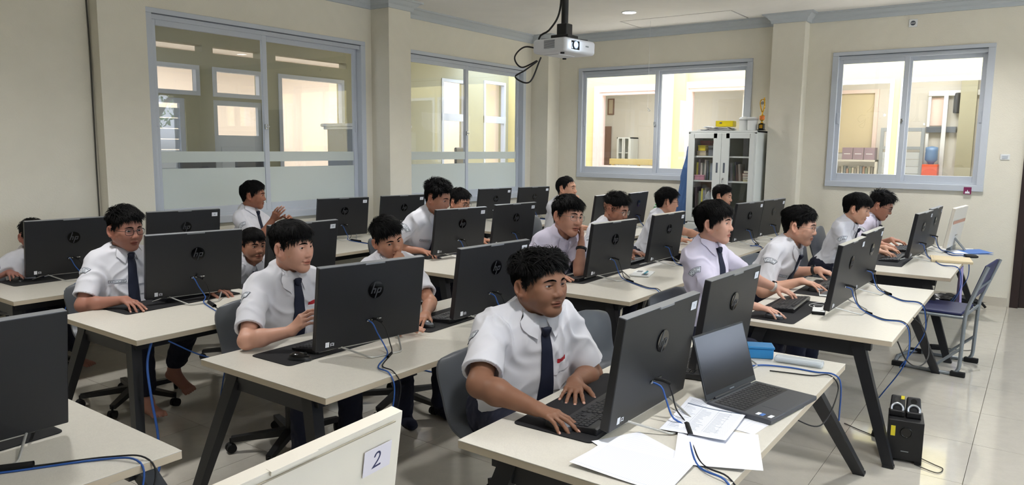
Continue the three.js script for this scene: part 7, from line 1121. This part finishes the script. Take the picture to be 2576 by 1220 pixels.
{
  const fr = (name, [a, b, c, d], m) => { const g = structGroup(name), f = 0.05; part('frame', [bx(-0.06, 0.015, c, c + f, a, b), bx(-0.06, 0.015, d - f, d, a, b), bx(-0.06, 0.015, c + f, d - f, a, a + f), bx(-0.06, 0.015, c + f, d - f, b - f, b)], M.frame, g); part('pane', bx(-0.03, -0.026, c + f, d - f, a + f, b - f), m ?? M.glass, g); g.position.x = XC; return g; };
  fr('window_14', LH[3]); fr('window_15', LH[4]); fr('window_16', LH[5]); const w17 = fr('window_17', LH[8]), w18 = fr('window_18', LH[9]); part('rail', bx(-0.05, 0.02, 1.96, 2.08, -9.96, -9.32), M.frame, w17); part('rail', bx(-0.05, 0.02, 1.96, 2.08, -11.1, -10.45), M.frame, w18);
  const louv = thing('louvre_door', 'pale grey slatted door across the left corridor', 'door', [XC - 0.05, 0, -4.45]); part('frame', [bx(-0.02, 0.03, 0, 2.06, -0.36, -0.3), bx(-0.02, 0.03, 0, 2.06, 0.3, 0.35), bx(-0.02, 0.03, 2.0, 2.06, -0.3, 0.3)], M.frame, louv); for (let i = 0; i < 16; i++) part('slat', bar([0, 0.06 + i * 0.122, -0.3], [0, 0.06 + i * 0.122, 0.3], 0.112, 0.014, 0.112, 0.014, V(0.12, 1, 0)), M.doorGrey, louv);
  const d2 = thing('glazed_door', 'grey door with one bright pane across the left corridor', 'door', [XC - 0.05, 0, -5.515]); part('leaf', [bx(-0.02, 0.03, 0, 1.64, -0.34, 0.34), bx(-0.02, 0.03, 2.0, 2.06, -0.34, 0.34), bx(-0.02, 0.03, 1.64, 2.0, -0.34, -0.29), bx(-0.02, 0.03, 1.64, 2.0, 0.28, 0.34), rbx(0.03, 0.04, 0.85, 1.5, -0.25, 0.25, 0.004), rbx(0.03, 0.04, 0.15, 0.72, -0.25, 0.25, 0.004)], M.doorGrey, d2); part('pane', bx(0, 0.005, 1.64, 2.0, -0.29, 0.28), M.glass, d2); part('handle', cyl([0.03, 1.0, 0.28], [0.08, 1.0, 0.28], 0.012), M.chrome, d2);
  // chairs whose backs show in the clear strip of the frosted film
  [[-6.9, -4.15, 'chair back behind the frosted left window, left one'], [-6.9, -4.75, 'chair back behind the frosted left window, right one'], [-6.7, -8.0, 'dark chair back behind the second left window']].forEach(([x, z, l], i) => { const t = thing('corridor_chair', l, 'chair', [x, 0, z], Math.PI / 2 + 0.2 * i), top = i === 2 ? 1.52 : 1.44; const g = rbx(-0.2, 0.2, top - 0.42, top, -0.02, 0.02, 0.019, 4); part('backrest', g, M.shell, t); part('seat', rbx(-0.21, 0.21, 0.62, 0.68, 0, 0.4, 0.02, 3), M.shell, t); for (const [a, b] of [[-0.18, 0.02], [0.18, 0.02], [-0.18, 0.38], [0.18, 0.38]]) part('leg', cyl([a, 0, b], [a, b < 0.1 ? top - 0.3 : 0.63, b - (b < 0.1 ? 0.02 : 0)], 0.012), M.steel, t); });
  const c = thing('corridor_cabinet', 'grey cabinet with a moulded top seen behind the pilaster through the second left window', 'cabinet', [-6.75, 0, -6.3]); part('carcass', bx(-0.3, 0.3, 0, 1.72, -0.36, 0.36), M.alu, c); part('moulded_top', [rbx(-0.33, 0.33, 1.72, 1.75, -0.4, 0.4, 0.01), rbx(-0.35, 0.35, 1.75, 1.79, -0.43, 0.43, 0.015)], M.white, c);
}
// trees and hedge outside the right-hand windows, seen as reflections
{
  const leaf = (c) => mat(c, 0.8, { transmission: 0.3, thickness: 0 }), LM = ['#5f8a3a', '#7fa34c', '#4f7a38'].map(leaf); LM.forEach((m) => { m.side = THREE.DoubleSide; });
  const bark = mat('#6b5a48', 0.9);
  [[6.5, -9.5, 4.2, 'tall leafy tree outside the far end of the right windows'], [7.5, -5, 4.8, 'broad green tree outside the middle right window'], [6.8, -14, 4.6, 'leafy tree behind the open end of the back corridor'], [8, 0.5, 4.4, 'leafy tree outside the front right window'], [10, -18, 5, 'tree in the distance behind the back corridor'], [4.5, -22, 5, 'tree far behind the rooms at the back']].forEach(([x, z, h, label], k) => {
    const t = thing('tree', label, 'tree', [x, -0.1, z]), r = rng(k + 60), pos = [], idx = [];
    const limbs = [cyl([0, 0, 0], [0.1, h * 0.55, 0.05], 0.14, 0.08, 8)]; const tips = [];
    for (let i = 0; i < 9; i++) { const a = r() * 6.28, e = V(Math.cos(a) * (0.8 + r() * 1.3), h * (0.55 + 0.4 * r()), Math.sin(a) * (0.8 + r() * 1.3)); limbs.push(cyl([0.05, h * (0.3 + 0.22 * r()), 0.02], e, 0.05, 0.015, 6)); tips.push(e); }
    for (let i = 0; i < 1500; i++) { const c = tips[Math.floor(r() * 9)], p = c.clone().add(V((r() - 0.5) * 1.6, (r() - 0.5) * 1.1, (r() - 0.5) * 1.6)), s = 0.05 + 0.07 * r(), u = V(r() - 0.5, r() - 0.5, r() - 0.5).normalize(), v = V(r() - 0.5, r() - 0.5, r() - 0.5).cross(u).normalize(), b = pos.length / 3; for (const q of [p.clone().addScaledVector(u, -s), p.clone().addScaledVector(v, s * 0.45), p.clone().addScaledVector(u, s), p.clone().addScaledVector(v, -s * 0.45)]) pos.push(q.x, q.y, q.z); idx.push(b, b + 1, b + 2, b, b + 2, b + 3); }
    const g = new THREE.BufferGeometry(); g.setAttribute('position', new THREE.Float32BufferAttribute(pos, 3)); g.setIndex(idx); g.computeVertexNormals();
    part('trunk', limbs, bark, t); part('foliage', g, LM[k % 3], t, { kind: 'stuff' });
  });
}
renderer.render(scene, camera);
